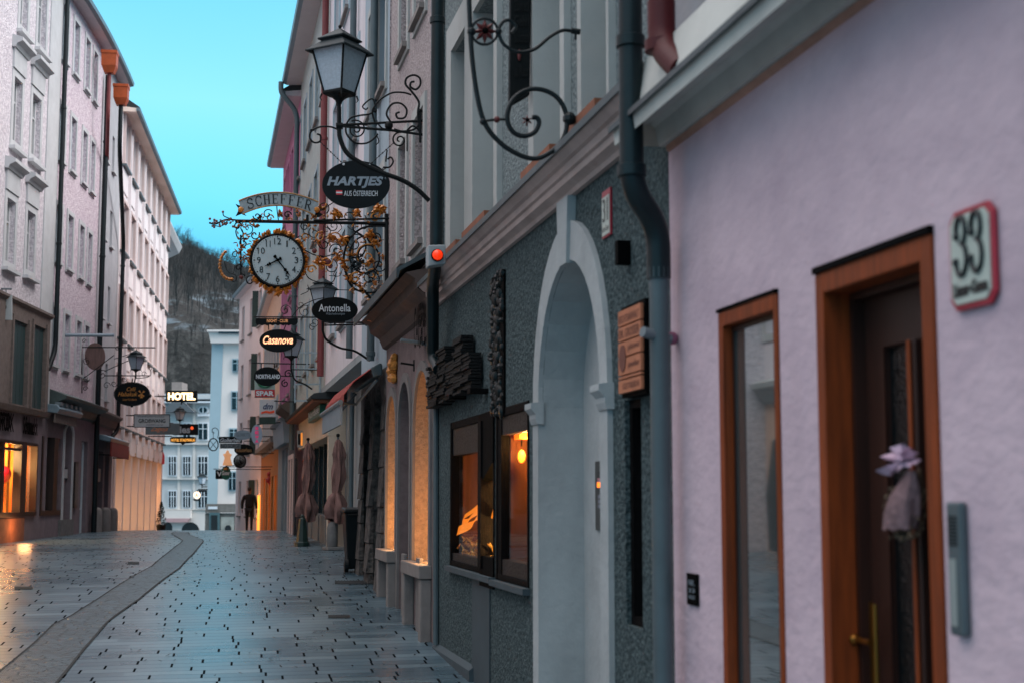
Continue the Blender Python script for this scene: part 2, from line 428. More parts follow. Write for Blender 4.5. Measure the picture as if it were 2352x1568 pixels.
mat('board_orange', '#b5704f', rough=.7, var=.2, scale=6)
mat('board_letter', '#6d3d30', rough=.8)
mat('slate', '#121415', rough=.7, spec=.2, var=.6, scale=30, bump=.6, bscale=50)
mat('shell', '#141a1a', rough=.4, spec=.3, var=.5, scale=30)
mat('plinth_teal', '#36454c', rough=.75, var=.2)
mat('sign_black', '#0a1012', rough=.6, var=.2, spec=.15)
mat('sign_slate', '#131b1f', rough=.65, var=.2, spec=.15)
mat('letter_white', '#cdd6dc', rough=.5)
mat('letter_grey', '#8795a0', rough=.5)
mat('flag_red', '#c8323a', rough=.5)
mat('dial_white', '#a3b0b4', rough=.4, var=.06)
mat('banner_white', '#8f9ca2', rough=.5, var=.25, scale=14)
# ---------------------------------------------------------------- ground
def paving_mat():
    m = bpy.data.materials.new('paving'); m.use_nodes = True; nt = m.node_tree; b = nt.nodes['Principled BSDF']; Lk = nt.links.new
    g = nn(nt, 'ShaderNodeNewGeometry')
    rot = nn(nt, 'ShaderNodeVectorRotate', rotation_type='Z_AXIS'); rot.inputs['Angle'].default_value = math.radians(-10.5 + 90 - 90)
    Lk(g.outputs['Position'], rot.inputs['Vector'])
    s = nn(nt, 'ShaderNodeSeparateXYZ'); Lk(rot.outputs[0], s.inputs[0])
    def M(op, a, b_=None, c=None):
        n = nn(nt, 'ShaderNodeMath', operation=op)
        for i, v in enumerate((a, b_, c)):
            if v is None: continue
            if isinstance(v, (int, float)): n.inputs[i].default_value = v
            else: Lk(v, n.inputs[i])
        return n.outputs[0]
    def wn(v, dim='1D', w2=None):
        n = nn(nt, 'ShaderNodeTexWhiteNoise', noise_dimensions='2D'); c = nn(nt, 'ShaderNodeCombineXYZ'); Lk(v, c.inputs[0])
        if w2 is not None:
            if isinstance(w2, (int, float)): c.inputs[1].default_value = w2
            else: Lk(w2, c.inputs[1])
        Lk(c.outputs[0], n.inputs[0]); return n.outputs['Value']
    RH = .215
    wob = nn(nt, 'ShaderNodeTexNoise'); wob.inputs['Scale'].default_value = .8; Lk(rot.outputs[0], wob.inputs['Vector'])
    y = M('MULTIPLY_ADD', wob.outputs['Fac'], .12, s.outputs['Y'])
    yr = M('DIVIDE', y, RH); row = M('FLOOR', yr); fy = M('FRACT', yr)
    off = M('MULTIPLY', wn(row, w2=1.5), 3.7)
    ln = M('MULTIPLY_ADD', wn(row, w2=7.5), .12, .50)
    xr = M('DIVIDE', M('ADD', s.outputs['X'], off), ln)
    colm = M('FLOOR', xr)
    jit = M('MULTIPLY', M('SUBTRACT', wn(row, w2=colm), .5), .30)
    fx = M('FRACT', xr)
    # head joint at frac = .5 + jitter of the cell
    dx = M('MULTIPLY', M('ABSOLUTE', M('SUBTRACT', M('SUBTRACT', fx, .5), jit)), ln)
    half = M('GREATER_THAN', M('SUBTRACT', M('SUBTRACT', fx, .5), jit), 0.0)
    cell = M('ADD', M('MULTIPLY', colm, 2.0), M('MULTIPLY', half, 1.0))
    # cell id: the stone runs from one joint to the next
    stone = M('ADD', colm, half)
    tone = wn(row, w2=M('ADD', stone, .3))
    hj = M('SUBTRACT', 1.0, M('MINIMUM', M('DIVIDE', dx, .0125), 1.0))
    hj = M('GREATER_THAN', hj, .15)
    dy = M('MULTIPLY', M('MINIMUM', fy, M('SUBTRACT', 1.0, fy)), RH)
    keep = M('MULTIPLY', hj, M('GREATER_THAN', wn(row, w2=M('ADD', colm, 55.5)), .12))
    bj = M('LESS_THAN', dy, .009)
    c1 = nn(nt, 'ShaderNodeValToRGB'); el = c1.color_ramp.elements; el[0].color = (*hexc('#3b525e'), 1); el[1].color = (*hexc('#586d77'), 1); el.new(.5).color = (*hexc('#485f6b'), 1)
    Lk(tone, c1.inputs[0])
    big = nn(nt, 'ShaderNodeTexNoise'); big.inputs['Scale'].default_value = .55; big.inputs['Detail'].default_value = 5; Lk(g.outputs['Position'], big.inputs['Vector'])
    bm = nn(nt, 'ShaderNodeMapRange'); bm.inputs[1].default_value = .35; bm.inputs[2].default_value = .7; bm.inputs[3].default_value = 1.1; bm.inputs[4].default_value = .72; Lk(big.outputs['Fac'], bm.inputs[0])
    hsv = nn(nt, 'ShaderNodeHueSaturation'); Lk(bm.outputs[0], hsv.inputs['Value']); Lk(c1.outputs[0], hsv.inputs['Color'])
    x1 = nn(nt, 'ShaderNodeMix', data_type='RGBA'); x1.inputs[7].default_value = (*hexc('#141c20'), 1); Lk(hsv.outputs[0], x1.inputs[6]); Lk(M('MULTIPLY', bj, .75), x1.inputs[0])
    x2 = nn(nt, 'ShaderNodeMix', data_type='RGBA'); x2.inputs[7].default_value = (.008, .010, .012, 1); Lk(x1.outputs[2], x2.inputs[6]); Lk(keep, x2.inputs[0])
    Lk(x2.outputs[2], b.inputs['Base Color'])
    fine = nn(nt, 'ShaderNodeTexNoise'); fine.inputs['Scale'].default_value = 45; fine.inputs['Detail'].default_value = 3; Lk(g.outputs['Position'], fine.inputs['Vector'])
    rr = M('MULTIPLY_ADD', big.outputs['Fac'], -.22, M('MULTIPLY_ADD', tone, .03, .38))
    rr = M('MAXIMUM', rr, M('MULTIPLY', keep, .9)); Lk(rr, b.inputs['Roughness'])
    hgt = M('SUBTRACT', M('MULTIPLY_ADD', fine.outputs['Fac'], .22, M('MULTIPLY', tone, .06)), M('MULTIPLY', M('MAXIMUM', keep, M('MULTIPLY', bj, .6)), 1.0))
    bp = nn(nt, 'ShaderNodeBump'); bp.inputs['Strength'].default_value = .35; bp.inputs['Distance'].default_value = .01; Lk(hgt, bp.inputs['Height']); Lk(bp.outputs[0], b.inputs['Normal'])
    Lk(M('SUBTRACT', 1.0, M('MAXIMUM', keep, M('MULTIPLY', bj, .8))), b.inputs['Specular IOR Level'])
    MATS['paving'] = m
paving_mat()
mb = MB(); ys = [y for y in range(-60, 8, 4)] + [8 + i * .5 for i in range(0, 140)] + list(range(78, 200, 4)) + [230, 300, 420, 700, 1200]; xs = [-900, -300, -100, -40, -20, -10, 0, 10, 20, 40, 100, 300, 900]
for y in ys:
    for x in xs: mb.v.append(V(x, y, gz(y)))
nx = len(xs)
for j in range(len(ys) - 1):
    for i in range(nx - 1): a = j * nx + i; mb.f.append((a, a + 1, a + 1 + nx, a + nx))
o = mb.build('street_paving', 'paving', smooth=True); struct(o)
# worn stone runnel that wanders down the street
LE = [(-80, 1600), (0, 1545), (83, 1476), (125, 1434.6), (167, 1414), (233, 1372), (350, 1301), (379, 1276), (417, 1246), (421, 1241), (394, 1225), (404, 1221)]
RE = [(80, 1620), (127, 1568), (187.5, 1493), (242, 1430), (262, 1414), (317, 1376), (410, 1305), (442, 1272), (466, 1243), (463, 1239), (434, 1228), (431, 1222)]
def cob_mat():
    m = bpy.data.materials.new('runnel_stone'); m.use_nodes = True; nt = m.node_tree; b = nt.nodes['Principled BSDF']; Lk = nt.links.new
    g = nn(nt, 'ShaderNodeNewGeometry'); mp = nn(nt, 'ShaderNodeMapping'); mp.inputs['Scale'].default_value = (2.6, 5.5, 1); mp.inputs['Rotation'].default_value = (0, 0, math.radians(-20)); Lk(g.outputs['Position'], mp.inputs[0])
    v = nn(nt, 'ShaderNodeTexVoronoi', feature='DISTANCE_TO_EDGE'); v.inputs['Scale'].default_value = 2.6; Lk(mp.outputs[0], v.inputs['Vector'])
    v2 = nn(nt, 'ShaderNodeTexVoronoi'); v2.inputs['Scale'].default_value = 2.6; Lk(mp.outputs[0], v2.inputs['Vector'])
    r = nn(nt, 'ShaderNodeMapRange'); r.inputs[1].default_value = 0; r.inputs[2].default_value = .09; Lk(v.outputs[0], r.inputs[0])
    x = nn(nt, 'ShaderNodeMix', data_type='RGBA'); x.inputs[6].default_value = (*hexc('#1d2629'), 1); Lk(r.outputs[0], x.inputs[0])
    y = nn(nt, 'ShaderNodeMix', data_type='RGBA'); y.inputs[6].default_value = (*hexc('#24353d'), 1); y.inputs[7].default_value = (*hexc('#3a4d56'), 1); sp_ = nn(nt, 'ShaderNodeSeparateXYZ'); Lk(v2.outputs['Color'], sp_.inputs[0]); Lk(sp_.outputs[0], y.inputs[0]); Lk(y.outputs[2], x.inputs[7])
    Lk(x.outputs[2], b.inputs['Base Color']); b.inputs['Roughness'].default_value = .42
    bp = nn(nt, 'ShaderNodeBump'); bp.inputs['Strength'].default_value = .6; bp.inputs['Distance'].default_value = .02; Lk(r.outputs[0], bp.inputs['Height']); Lk(bp.outputs[0], b.inputs['Normal'])
    MATS['runnel_stone'] = m
cob_mat()
def ribbon(name, A, B, off, m, k=6):
    mb = MB()
    for (a0, a1, b0, b1) in zip(A, A[1:], B, B[1:]):
        for j in range(k):
            t0, t1 = j / k, (j + 1) / k; q = []
            for (c, d, t) in ((a0, a1, t0), (b0, b1, t0), (b0, b1, t1), (a0, a1, t1)): q.append(gpt(lerp(c[0], d[0], t), lerp(c[1], d[1], t), off))
            mb.face(q)
    return mb.build(name, m)
A3 = [gpt(*p, .008) for p in LE]; B3 = [gpt(*p, .008) for p in RE]
mb = MB(); mk = MB()
for (a0, a1, b0, b1) in zip(A3, A3[1:], B3, B3[1:]):
    k = max(2, int((a1 - a0).length / .4))
    for j in range(k):
        q = []
        for (c, d, t) in ((a0, a1, j / k), (b0, b1, j / k), (b0, b1, (j + 1) / k), (a0, a1, (j + 1) / k)):
            p = c.lerp(d, t); p.z = gz(p.y) + .008; q.append(p)
        mb.face(q)
        for (u, v, sgn) in ((q[0], q[3], -1), (q[1], q[2], 1)):
            w = V(.028 * sgn, 0, 0); h = V(0, 0, .003); mk.face([u + h, v + h, v + w + h, u + w + h])
o = mb.build('street_runnel', 'runnel_stone'); struct(o)
mat('joint_dark', '#12181a', rough=.8); o = mk.build('runnel_edge_joint', 'joint_dark'); struct(o)
def arc_pts(a, b, zs, za, n=14, pw=1.0):          # arch curve from (a,zs) over apex to (b,zs)
    m = (a + b) / 2; r = (b - a) / 2; h = za - zs
    return [(m - r * math.cos(pi * i / n), zs + h * math.sin(pi * i / n) ** pw) for i in range(n + 1)]
def panel(mb, fr, s0, s1, z0, z1, holes=(), n=0.0, seg=None, rv=None):
    """wall face with real openings; holes: dict(a,b,c,d[,spring][,dep]); reveals go into rv (or mb)"""
    rv = rv or mb
    ss = sorted({s0, s1} | {h[k] for h in holes for k in ('a', 'b') if s0 < h[k] < s1})
    zs = sorted({z0, z1} | {h[k] for h in holes for k in ('c', 'd') if z0 < h[k] < z1})
    if seg:
        e = []
        for a, b in zip(ss, ss[1:]):
            k = max(1, int(math.ceil((b - a) / seg))); e += [lerp(a, b, i / k) for i in range(k)]
        ss = e + [ss[-1]]
    for a, b in zip(ss, ss[1:]):
        run = None
        for c, d in zip(zs, zs[1:]):
            m = ((a + b) / 2, (c + d) / 2)
            inn = any(h['a'] < m[0] < h['b'] and h['c'] < m[1] < h['d'] for h in holes)
            if not inn: mb.face([fr.w(a, n, c), fr.w(b, n, c), fr.w(b, n, d), fr.w(a, n, d)])
    for h in holes:
        a, b, c, d = h['a'], h['b'], h['c'], h['d']; dp = h.get('dep', .18)
        def q(s, k, z): return fr.w(s, n - k, z)
        if 'spring' in h:
            A = arc_pts(a, b, h['spring'], d); half = len(A) // 2
            for (u, v) in zip(A, A[1:]):
                mb.face([fr.w(u[0], n, u[1]), fr.w(v[0], n, v[1]), fr.w(v[0], n, d), fr.w(u[0], n, d)])
                rv.face([q(u[0], 0, u[1]), q(v[0], 0, v[1]), q(v[0], dp, v[1]), q(u[0], dp, u[1])])
            top = h['spring']
        else:
            top = d; rv.face([q(a, 0, d), q(b, 0, d), q(b, dp, d), q(a, dp, d)])
        rv.face([q(a, 0, c), q(a, 0, top), q(a, dp, top), q(a, dp, c)]); rv.face([q(b, 0, c), q(b, 0, top), q(b, dp, top), q(b, dp, c)])
        if not h.get('nobot'): rv.face([q(a, 0, c), q(b, 0, c), q(b, dp, c), q(a, dp, c)])
def holes_of(*hs): return list(hs)
def H(a, b, c, d, dep=.18, spring=None, **k):
    if a > b: a, b = b, a
    if c > d: c, d = d, c
    h = dict(a=a, b=b, c=c, d=d, dep=dep, **k)
    if spring is not None: h['spring'] = spring
    return h
def shell(mb, fr, s0, s1, z0, z1, n0=-.9, deep=-7):      # body of the house behind its front
    A = [fr.w(s0, 0, 0), fr.w(s1, 0, 0), fr.w(s1, deep, 0), fr.w(s0, deep, 0)]
    def at(p, z): return V(p.x, p.y, z)
    for u, v in ((1, 2), (2, 3), (3, 0)): mb.face([at(A[u], z0), at(A[v], z0), at(A[v], z1), at(A[u], z1)])
    mb.face([at(p, z1) for p in A])
def window(house, fr, h, frame='plaster_white', pane='glass_dark', fw=.06, cols=2, rows=(.3,), n=0.0, name='window', sill=None, surround=None, label=None, bar=.03, thick=.05):
    a, b, c, d = h['a'], h['b'], h['c'], h['d']; dp = h['dep']; nb = n - dp
    mb = MB(); f = lambda *q: mb.fb(fr, *q)
    f(a, a + fw, nb - .01, nb + thick, c, d); f(b - fw, b, nb - .01, nb + thick, c, d)
    f(a + fw, b - fw, nb - .01, nb + thick, c, c + fw); f(a + fw, b - fw, nb - .01, nb + thick, d - fw, d)
    zt = [lerp(d, c, r) for r in rows]
    for i in range(1, cols): m = lerp(a, b, i / cols); f(m - bar, m + bar, nb, nb + thick - .004, c + fw, d - fw)
    for z in zt:
        for i in range(cols):
            u = lerp(a, b, i / cols) + (fw if i == 0 else bar); v = lerp(a, b, (i + 1) / cols) - (fw if i == cols - 1 else bar)
            f(u, v, nb, nb + thick - .008, z - bar * .7, z + bar * .7)
    w = mb.build(name, frame, house)
    if label: w['label'] = label
    MB().fb(fr, a + fw * .5, b - fw * .5, nb - .02, nb + .008, c + fw * .5, d - fw * .5).build('pane', pane, w)
    if sill:
        MB().fb(fr, a - .06, b + .06, n + .003, n + .09, c - .07, c - .004).build('sill', sill, w)
    if surround:
        m_, sw, pr = surround; mb = MB()
        mb.fb(fr, a - sw, a - .001, n - .01, n + pr, c - sw, d + sw); mb.fb(fr, b + .001, b + sw, n - .01, n + pr, c - sw, d + sw)
        mb.fb(fr, a, b, n - .01, n + pr, d + .001, d + sw); mb.fb(fr, a, b, n - .01, n + pr, c - sw, c - .001)
        mb.build('surround', m_, w)
    return w
def downpipe(parent, pts, r, m, collars=(), name='downpipe', sides=14):
    mb = MB(); mb.tube(pts, r, sides)
    for p in collars: mb.lathe(V(*p) - V(0, 0, .035), [(r, 0), (r * 1.22, .006), (r * 1.22, .06), (r, .066)], sides)
    return mb.build(name, m, parent, smooth=True)
def bend(pts, n=6, k=.35):       # round the corners of a 3-D polyline
    P = [Vector(p) for p in pts]; out = [P[0]]
    for i in range(1, len(P) - 1):
        a, b, c = P[i - 1:i + 2]; u = (a - b); v = (c - b); l = min(u.length, v.length) * .45; l = min(l, k)
        p0 = b + u.normalized() * l; p1 = b + v.normalized() * l
        for j in range(n + 1):
            t = j / n; out.append(p0 * (1 - t) ** 2 + b * 2 * t * (1 - t) + p1 * t * t)
    out.append(P[-1]); return out

# ================================================================= pink house, number 33
W0 = R.plane(0)
sP = R.s(1545, 1100)
house = root('pink_house', R.w(3, 0, R.g(3)), 'lavender plastered house with an orange timber door and tall window, nearest on the right', 'house')
wz0, wz1 = R.px(1657, 712)[1], None
w_s1 = R.s(1659, 1100); w_s0 = R.s(1797, 1100); w_top = (R.z(1657, 712) + R.z(1797, 657)) / 2
d_s1 = R.s(1887, 1100); d_s0 = R.s(2164, 1100); d_top = (R.z(1887, 617) + R.z(2155, 507)) / 2
zc0 = R.z(1545, 329); 
hw = H(w_s0, w_s1, -.3, w_top, dep=.1); hd = H(d_s0, d_s1, -.9, d_top, dep=.62)
mb = MB(); ztop = zc0 + .05
panel(mb, R, -6, sP, -1, ztop, [hw, hd])
shell(mb, R, -6, sP, -1, 9)
mb.build('wall', 'lavender', house)
mb = MB(); panel(mb, R, -6, sP - .002, ztop, 9, [H(3.2, 4.3, 5.1, 7, .3), H(5.2, 6.1, 4.9, 7, .3)], n=-.04); mb.build('upper_wall', mat('upper_pale', '#9a9ba0', var=.15, bump=.2, bscale=20), house)
for a, b in ((3.2, 4.3), (5.2, 6.1)):
    window(house, R, H(a, b, 4.9 if a > 5 else 5.1, 7, .3), n=-.04)
MB().fb(R, 6.25, 6.42, -.03, -.02, ztop + .2, 9).build('pink_panel', mat('pinkish', '#a86f86', var=.3), house)
# moulded cornice
co_ = R.px(1496, 213, .30); zt = co_[1]
prof = [(0, zc0 - .0), (.05, zc0), (.07, zc0 + .10), (.11, zc0 + .13), (.12, zc0 + .20), (.17, zc0 + .24), (.22, zc0 + .36), (.29, zt - .10), (.30, zt - .02), (.0, zt + .05)]
MB().prof(R, -6, sP + .02, prof).build('cornice', 'cornice_grey', house)
MB().prof(R, -6, sP + .03, [(.0, zt + .055), (.31, zt - .015), (.315, zt - .035), (.325, zt - .035), (.325, zt - .005), (.0, zt + .075)]).build('flashing', 'lead', house)
MB().prof(R, -6, sP - .01, [(0, zc0 - .035), (.012, zc0 - .03), (.02, zc0 - .004), (0, zc0 - .004)]).build('cornice_glow', 'glow_orange', house)  # orange glow below the cornice, painted as a thin strip
# window
def timber_frame(name, a, b, zb, zt_, w, n0, n1, mt, par, bottom=False, wn=None):
    wn = wn or w; mb = MB(); mb.fb(R, a, a + wn, n0, n1, zb, zt_); mb.fb(R, b - w, b, n0, n1, zb, zt_); mb.fb(R, a + wn, b - w, n0, n1, zt_ - w * 1.1, zt_)
    if bottom: mb.fb(R, a + wn, b - w, n0, n1, zb, zb + w)
    return mb.build(name, mt, par, bevel=.006)
wf = timber_frame('window', w_s0 + .004, w_s1 - .004, -.29, w_top - .02, .062, -.05, .012, 'wood_orange', house, True, wn=.028)
timber_frame('inner_frame', w_s0 + .034, w_s1 - .067, -.2, w_top - .09, .02, -.05, -.032, 'wood_dark', wf, True, wn=.012)
MB().fb(R, w_s0 + .038, w_s1 - .075, -.049, -.042, -.19, w_top - .10).build('pane', 'mirror_glass', wf)
MB().fb(R, w_s0, w_s1 + .005, -.02, .018, w_top - .018, w_top - .002).build('drip_shadow', 'black_paint', wf)  # drip strip painted black as the shadow line over the frame
# door
dr = timber_frame('door', d_s0 + .004, d_s1 - .004, -.9, d_top - .03, .075, -.10, .012, 'wood_orange', house)
MB().fb(R, d_s0, d_s1 + .0, -.03, .022, d_top - .028, d_top - .002).build('drip_shadow', 'black_paint', dr)  # same painted shadow line along the door head
mb = MB(); mb.fb(R, d_s1 - .1, d_s1 - .07, -.20, -.102, -.9, d_top - .1); mb.fb(R, d_s0 + .07, d_s0 + .1, -.20, -.102, -.9, d_top - .1); mb.fb(R, d_s0 + .1, d_s1 - .1, -.20, -.102, d_top - .14, d_top - .11)
mb.build('lining', 'wood_dark', dr)
a, b = d_s0 + .1, d_s1 - .1; nl = -.17
# leaf: stiles, rails, middle bar, glass
mb = MB(); f = mb.fb
n0, n1 = nl - .04, nl + .02
la, lb = a, b
st = .15
mb.fb(R, lb - st, lb, n0, n1, -.9, d_top - .14); mb.fb(R, la, la + .10, n0, n1, -.9, d_top - .14); mb.fb(R, la + .10, lb - st, n0, n1, d_top - .34, d_top - .14); mb.fb(R, la + .1, lb - st, n0, n1, -.9, -.2)
mid = (la + lb) / 2 - .05; mb.fb(R, mid - .035, mid + .035, n0, n1 + .03, -.2, d_top - .34)
lf = mb.build('leaf', 'wood_dark', dr, bevel=.006)
MB().fb(R, mid - .012, mid + .012, n1 + .031, n1 + .040, -.2, d_top - .34).build('glazing_bar', 'wood_orange', dr, bevel=.004)
MB().fb(R, la + .09, lb - st + .01, nl - .02, nl - .008, -.22, d_top - .33).build('door_glass', 'glass_door', dr)
# brass handle
Pn = R.plane(n1 + .02)
hp = Pn.pt(1990, 1466); hs, hz = R.px(1990, 1466, n1 + .02)
mb = MB(); mb.fb(R, hs - .02, hs + .02, n1, n1 + .012, hz - .17, hz + .14)
mb.tube(bend([R.w(hs, n1, hz), R.w(hs, n1 + .07, hz), R.w(hs - .14, n1 + .075, hz)], k=.03), .011, 10)
mb.ball(R.w(hs, n1 + .07, hz), .022, 10)
mb.build('handle', 'brass', dr, smooth=True)
rs = R.s(2006, 1466, n1 + .04); MB().tube([R.w(rs - .03, n1 + .045, hz - .5), R.w(rs - .03, n1 + .045, hz + .14)], .010, 8).build('pull_rod', 'brass', dr, smooth=True)
# enamel number plate
def plate(pts, red=True):
    pass
pb = R.plane(.03)
sa, za = R.px(2174, 600, .03); sb, _ = R.px(2278, 600, .03)
zt_, zb_ = R.z(2226, 472, .03), R.z(2226, 708, .03)
def octo(s0, s1, z0, z1, c): return [(s0 + c, z0), (s1 - c, z0), (s1, z0 + c), (s1, z1 - c), (s1 - c, z1), (s0 + c, z1), (s0, z1 - c), (s0, z0 + c)]
npl = root('house_number_plate', R.w(sa, 0, zb_), 'white enamel number 33 plate with red rim beside the orange door', 'number plate')
MB().prism([R.w(s, .004, z) for s, z in octo(sb, sa, zb_, zt_, .035)], R.w(0, .016, 0) - R.w(0, 0, 0)).build('rim', 'enamel_red', npl, bevel=.005)
MB().prism([R.w(s, .02, z) for s, z in octo(sb + .02, sa - .02, zb_ + .02, zt_ - .02, .026)], R.w(0, .006, 0) - R.w(0, 0, 0)).build('plate', 'enamel', npl)
class SZ:                         # (u,v) in metres on the facade, u to the right as seen from the street
    def __init__(self, fr, s, z, n): self.fr, self.s0, self.z0, self.n = fr, s, z, n
    def pt(self, u, v, off=0): return self.fr.w(self.s0 - u * self.fr.side, self.n + off, self.z0 + v)
q = SZ(R, sa, zb_, .027); hh = zt_ - zb_; ww = sa - sb
mb = MB(); 
def glyph3(x0, x1, z0, z1):
    m = (x0 + x1) / 2; h = (z1 - z0); r = (x1 - x0) / 2; pts = []
    for i in range(0, 15): t = math.radians(200 - i * 20 * 1.0); pts.append((m + r * .85 * math.cos(t), z1 - h * .24 + h * .24 * math.sin(t)))
    for i in range(0, 17): t = math.radians(90 - i * 16.5); pts.append((m - r * .05 + r * math.cos(t), z0 + h * .27 + h * .27 * math.sin(t)))
    w = [.006 + .008 * abs(math.sin(i * .1 + .2)) for i in range(len(pts))]
    mb.tube([q.pt(x, z, .002) for x, z in pts], .0095, 6); mb.ball(q.pt(*pts[0], .002), .014, 8); mb.ball(q.pt(*pts[-1], .002), .014, 8)
glyph3(ww * .22, ww * .46, hh * .34, hh * .92); glyph3(ww * .56, ww * .80, hh * .34, hh * .92)
ptext(mb, q, 'Linzer-Gasse', ww * .13, hh * .27, ww * .88, hh * .13, off=.003, th=.003, bold=.03)
mb.build('lettering', 'letter_dark', npl)
# door intercom
sa, za = R.px(2172, 1152, .03); sb, _ = R.px(2224, 1152, .0); zb_ = R.z(2195, 1462, .05); zt_ = R.z(2195, 1152, .05)
ic = root('door_intercom', R.w(sa, 0, zb_), 'grey intercom box with slotted speaker at the orange door', 'intercom')
MB().fb(R, sb, sa, .002, .032, zb_, zt_).build('housing', 'pipe_grey', ic, bevel=.01)
mb = MB()
for i in range(9): z = zt_ - .05 - i * .011; mb.fb(R, lerp(sb, sa, .2), lerp(sb, sa, .85), .031, .034, z, z + .005)
mb.build('speaker_slots', 'black_paint', ic)
MB().fb(R, lerp(sb, sa, .35), lerp(sb, sa, .8), .031, .035, zb_ + .03, zt_ - .18).build('name_strip', mat('strip', '#8c9593', rough=.4), ic)
# little black plaque
sa = R.s(1583, 1350); sb = R.s(1607, 1350); zt_ = R.z(1595, 1316); zb_ = R.z(1595, 1389)
pq = root('wall_plaque', R.w(sa, 0, zb_), 'small black plaque with pale writing low on the lavender wall', 'plaque')
MB().fb(R, sb, sa, .001, .014, zb_, zt_).build('plate', 'black_paint', pq, bevel=.002)
q = SZ(R, sa, zb_, .014); mb = MB(); ww = sa - sb; hh = zt_ - zb_
for t, a, b in (('NR.', .62, .8), ('33', .40, .54), ('HAUS', .2, .32)):
    ptext(mb, q, t, ww * .2, hh * b, ww * .8, hh * a, off=.002, th=.002)
mb.build('lettering', 'letter_grey', pq)
# dried bouquet hung on the door glass
bs, bz = R.px(2105, 1120, nl + .1)
bq = root('dried_bouquet', R.w(bs, nl + .08, bz), 'dried flower bunch with a pale pink ribbon hanging on the dark door', 'bouquet')
Pq = R.plane(nl + .12)
mb = MB(); rnd = random.Random(3)
tip = Pq.pt(2115, 1075)
for i in range(90):
    x = rnd.uniform(2050, 2118); y = rnd.uniform(1130, 1232); e = Pq.pt(x, y, rnd.uniform(-.03, .05)); mb.tube([tip, tip.lerp(e, .5) + V(rnd.uniform(-.01, .01), 0, 0), e], [.0015, .001], 3)
    for k in range(3): mb.ball(e + V(rnd.uniform(-.01, .01), rnd.uniform(-.01, .01), rnd.uniform(-.02, .03)), rnd.uniform(.003, .009), 5)
mb.build('dry_stems', mat('dry', '#6f5b48', var=.5, scale=30, rough=.9), bq)
mb = MB()
for cx_, cy_, a in ((2085, 1048, 150), (2128, 1040, 20), (2092, 1072, 230), (2122, 1062, 300), (2074, 1080, 190), (2108, 1028, 80), (2136, 1056, 0)):
    ps = []
    for i in range(9):
        t = 2 * pi * i / 8; ps.append((cx_ + 17 * math.cos(t) * (1 + .3 * math.sin(3 * t)), cy_ + 12 * math.sin(t)))
    c = Pq.pt(2105, 1055, .05)
    for i in range(8):
        p0 = Pq.pt(*ps[i], .06 + .02 * math.sin(i * 2)); p1 = Pq.pt(*ps[i + 1], .06 + .02 * math.sin(i * 2 + 2)); mb.face([c, p0, p1]); mb.face([c - R.w(0, .02, 0) + R.w(0, 0, 0), p1, p0])
wr = MB(); ax_ = [(2112, 1080, 7), (2108, 1105, 15), (2096, 1140, 25), (2088, 1180, 32), (2084, 1215, 30)]
base = 0
for k_, (x_, y_, r_) in enumerate(ax_):
    for i in range(16):
        t = 2 * pi * i / 16; rr_ = r_ * (1 + .16 * math.cos(5 * t + k_)) ; wr.v.append(Pq.pt(x_ + rr_ * math.cos(t), y_ + 3 * math.sin(7 * t), .03 + .045 * math.sin(t) * r_ / 30))
for k_ in range(len(ax_) - 1):
    for i in range(16): a_ = k_ * 16 + i; b_ = k_ * 16 + (i + 1) % 16; wr.f.append((a_, b_, b_ + 16, a_ + 16))
wr.build('wrap', mat('wrap_pink', '#7d6165', rough=.8, var=.4, scale=18, bump=.5, bscale=40), bq, smooth=True)
mb.build('ribbon', mat('ribbon', '#c9a9bd', rough=.6, var=.2, scale=20), bq, smooth=True)

# ================================================================= grey stucco house, number 31
sG0, sG1 = sP + .004, R.s(1003, 1200)
gh = root('grey_stucco_house', R.w(10, 0, R.g(10)), 'teal grey rough stucco house with white arched portal and two shop windows', 'house')
zb0 = R.z(1012, 700); zb1 = R.z(1481, 324, .0)
zgb = zb0
pc = R.px(1418, 206, .205); zgt = pc[1]
print('grey cornice', zb0, zb1, zgt, R.z(1010, 580, .33))
# openings
A_o = H(R.s(1137, 1100), R.s(1036, 1100), R.z(1040, 1298), R.z(1036, 970), .12)
B_o = H(R.s(1216, 1100), R.s(1141, 1100), R.z(1180, 1340), R.z(1141, 940), .12)
P_o = H(R.s(1391, 1100), R.s(1247, 1100), -1.2, R.z(1326, 590), .30, spring=R.z(1247, 935), nobot=True)
N_o = H(R.s(1474, 1100), R.s(1436, 1100), R.z(1455, 1438), R.z(1455, 914), .12)
print('openings', A_o, B_o, P_o, N_o, sG0, sG1)
mb = MB(); rvp = MB()
panel(mb, R, sG0, sG1, -1.2, zgb + .05, [A_o, B_o, P_o, N_o])
mb.face([R.w(sG1, 0, -1), R.w(sG1, -.8, -1), R.w(sG1, -.8, zgb), R.w(sG1, 0, zgb)])
shell(mb, R, sG0, sG1, -1, 11.5)
mb.build('wall', 'stucco_teal', gh)
# plinth
mb = MB(); mb.prof(R, R.s(1090, 1560), sG1 - .05, [(0, -1), (.05, -1), (.05, R.g(12.5) + .10), (.0, R.g(12.5) + .14)]); mb.build('plinth', 'plinth_teal', gh)
MB().fb(R, R.s(1127, 1400), R.s(1087, 1400), .003, .012, -1, A_o['c'] - .03).build('wall_strip', 'plinth_teal', gh)
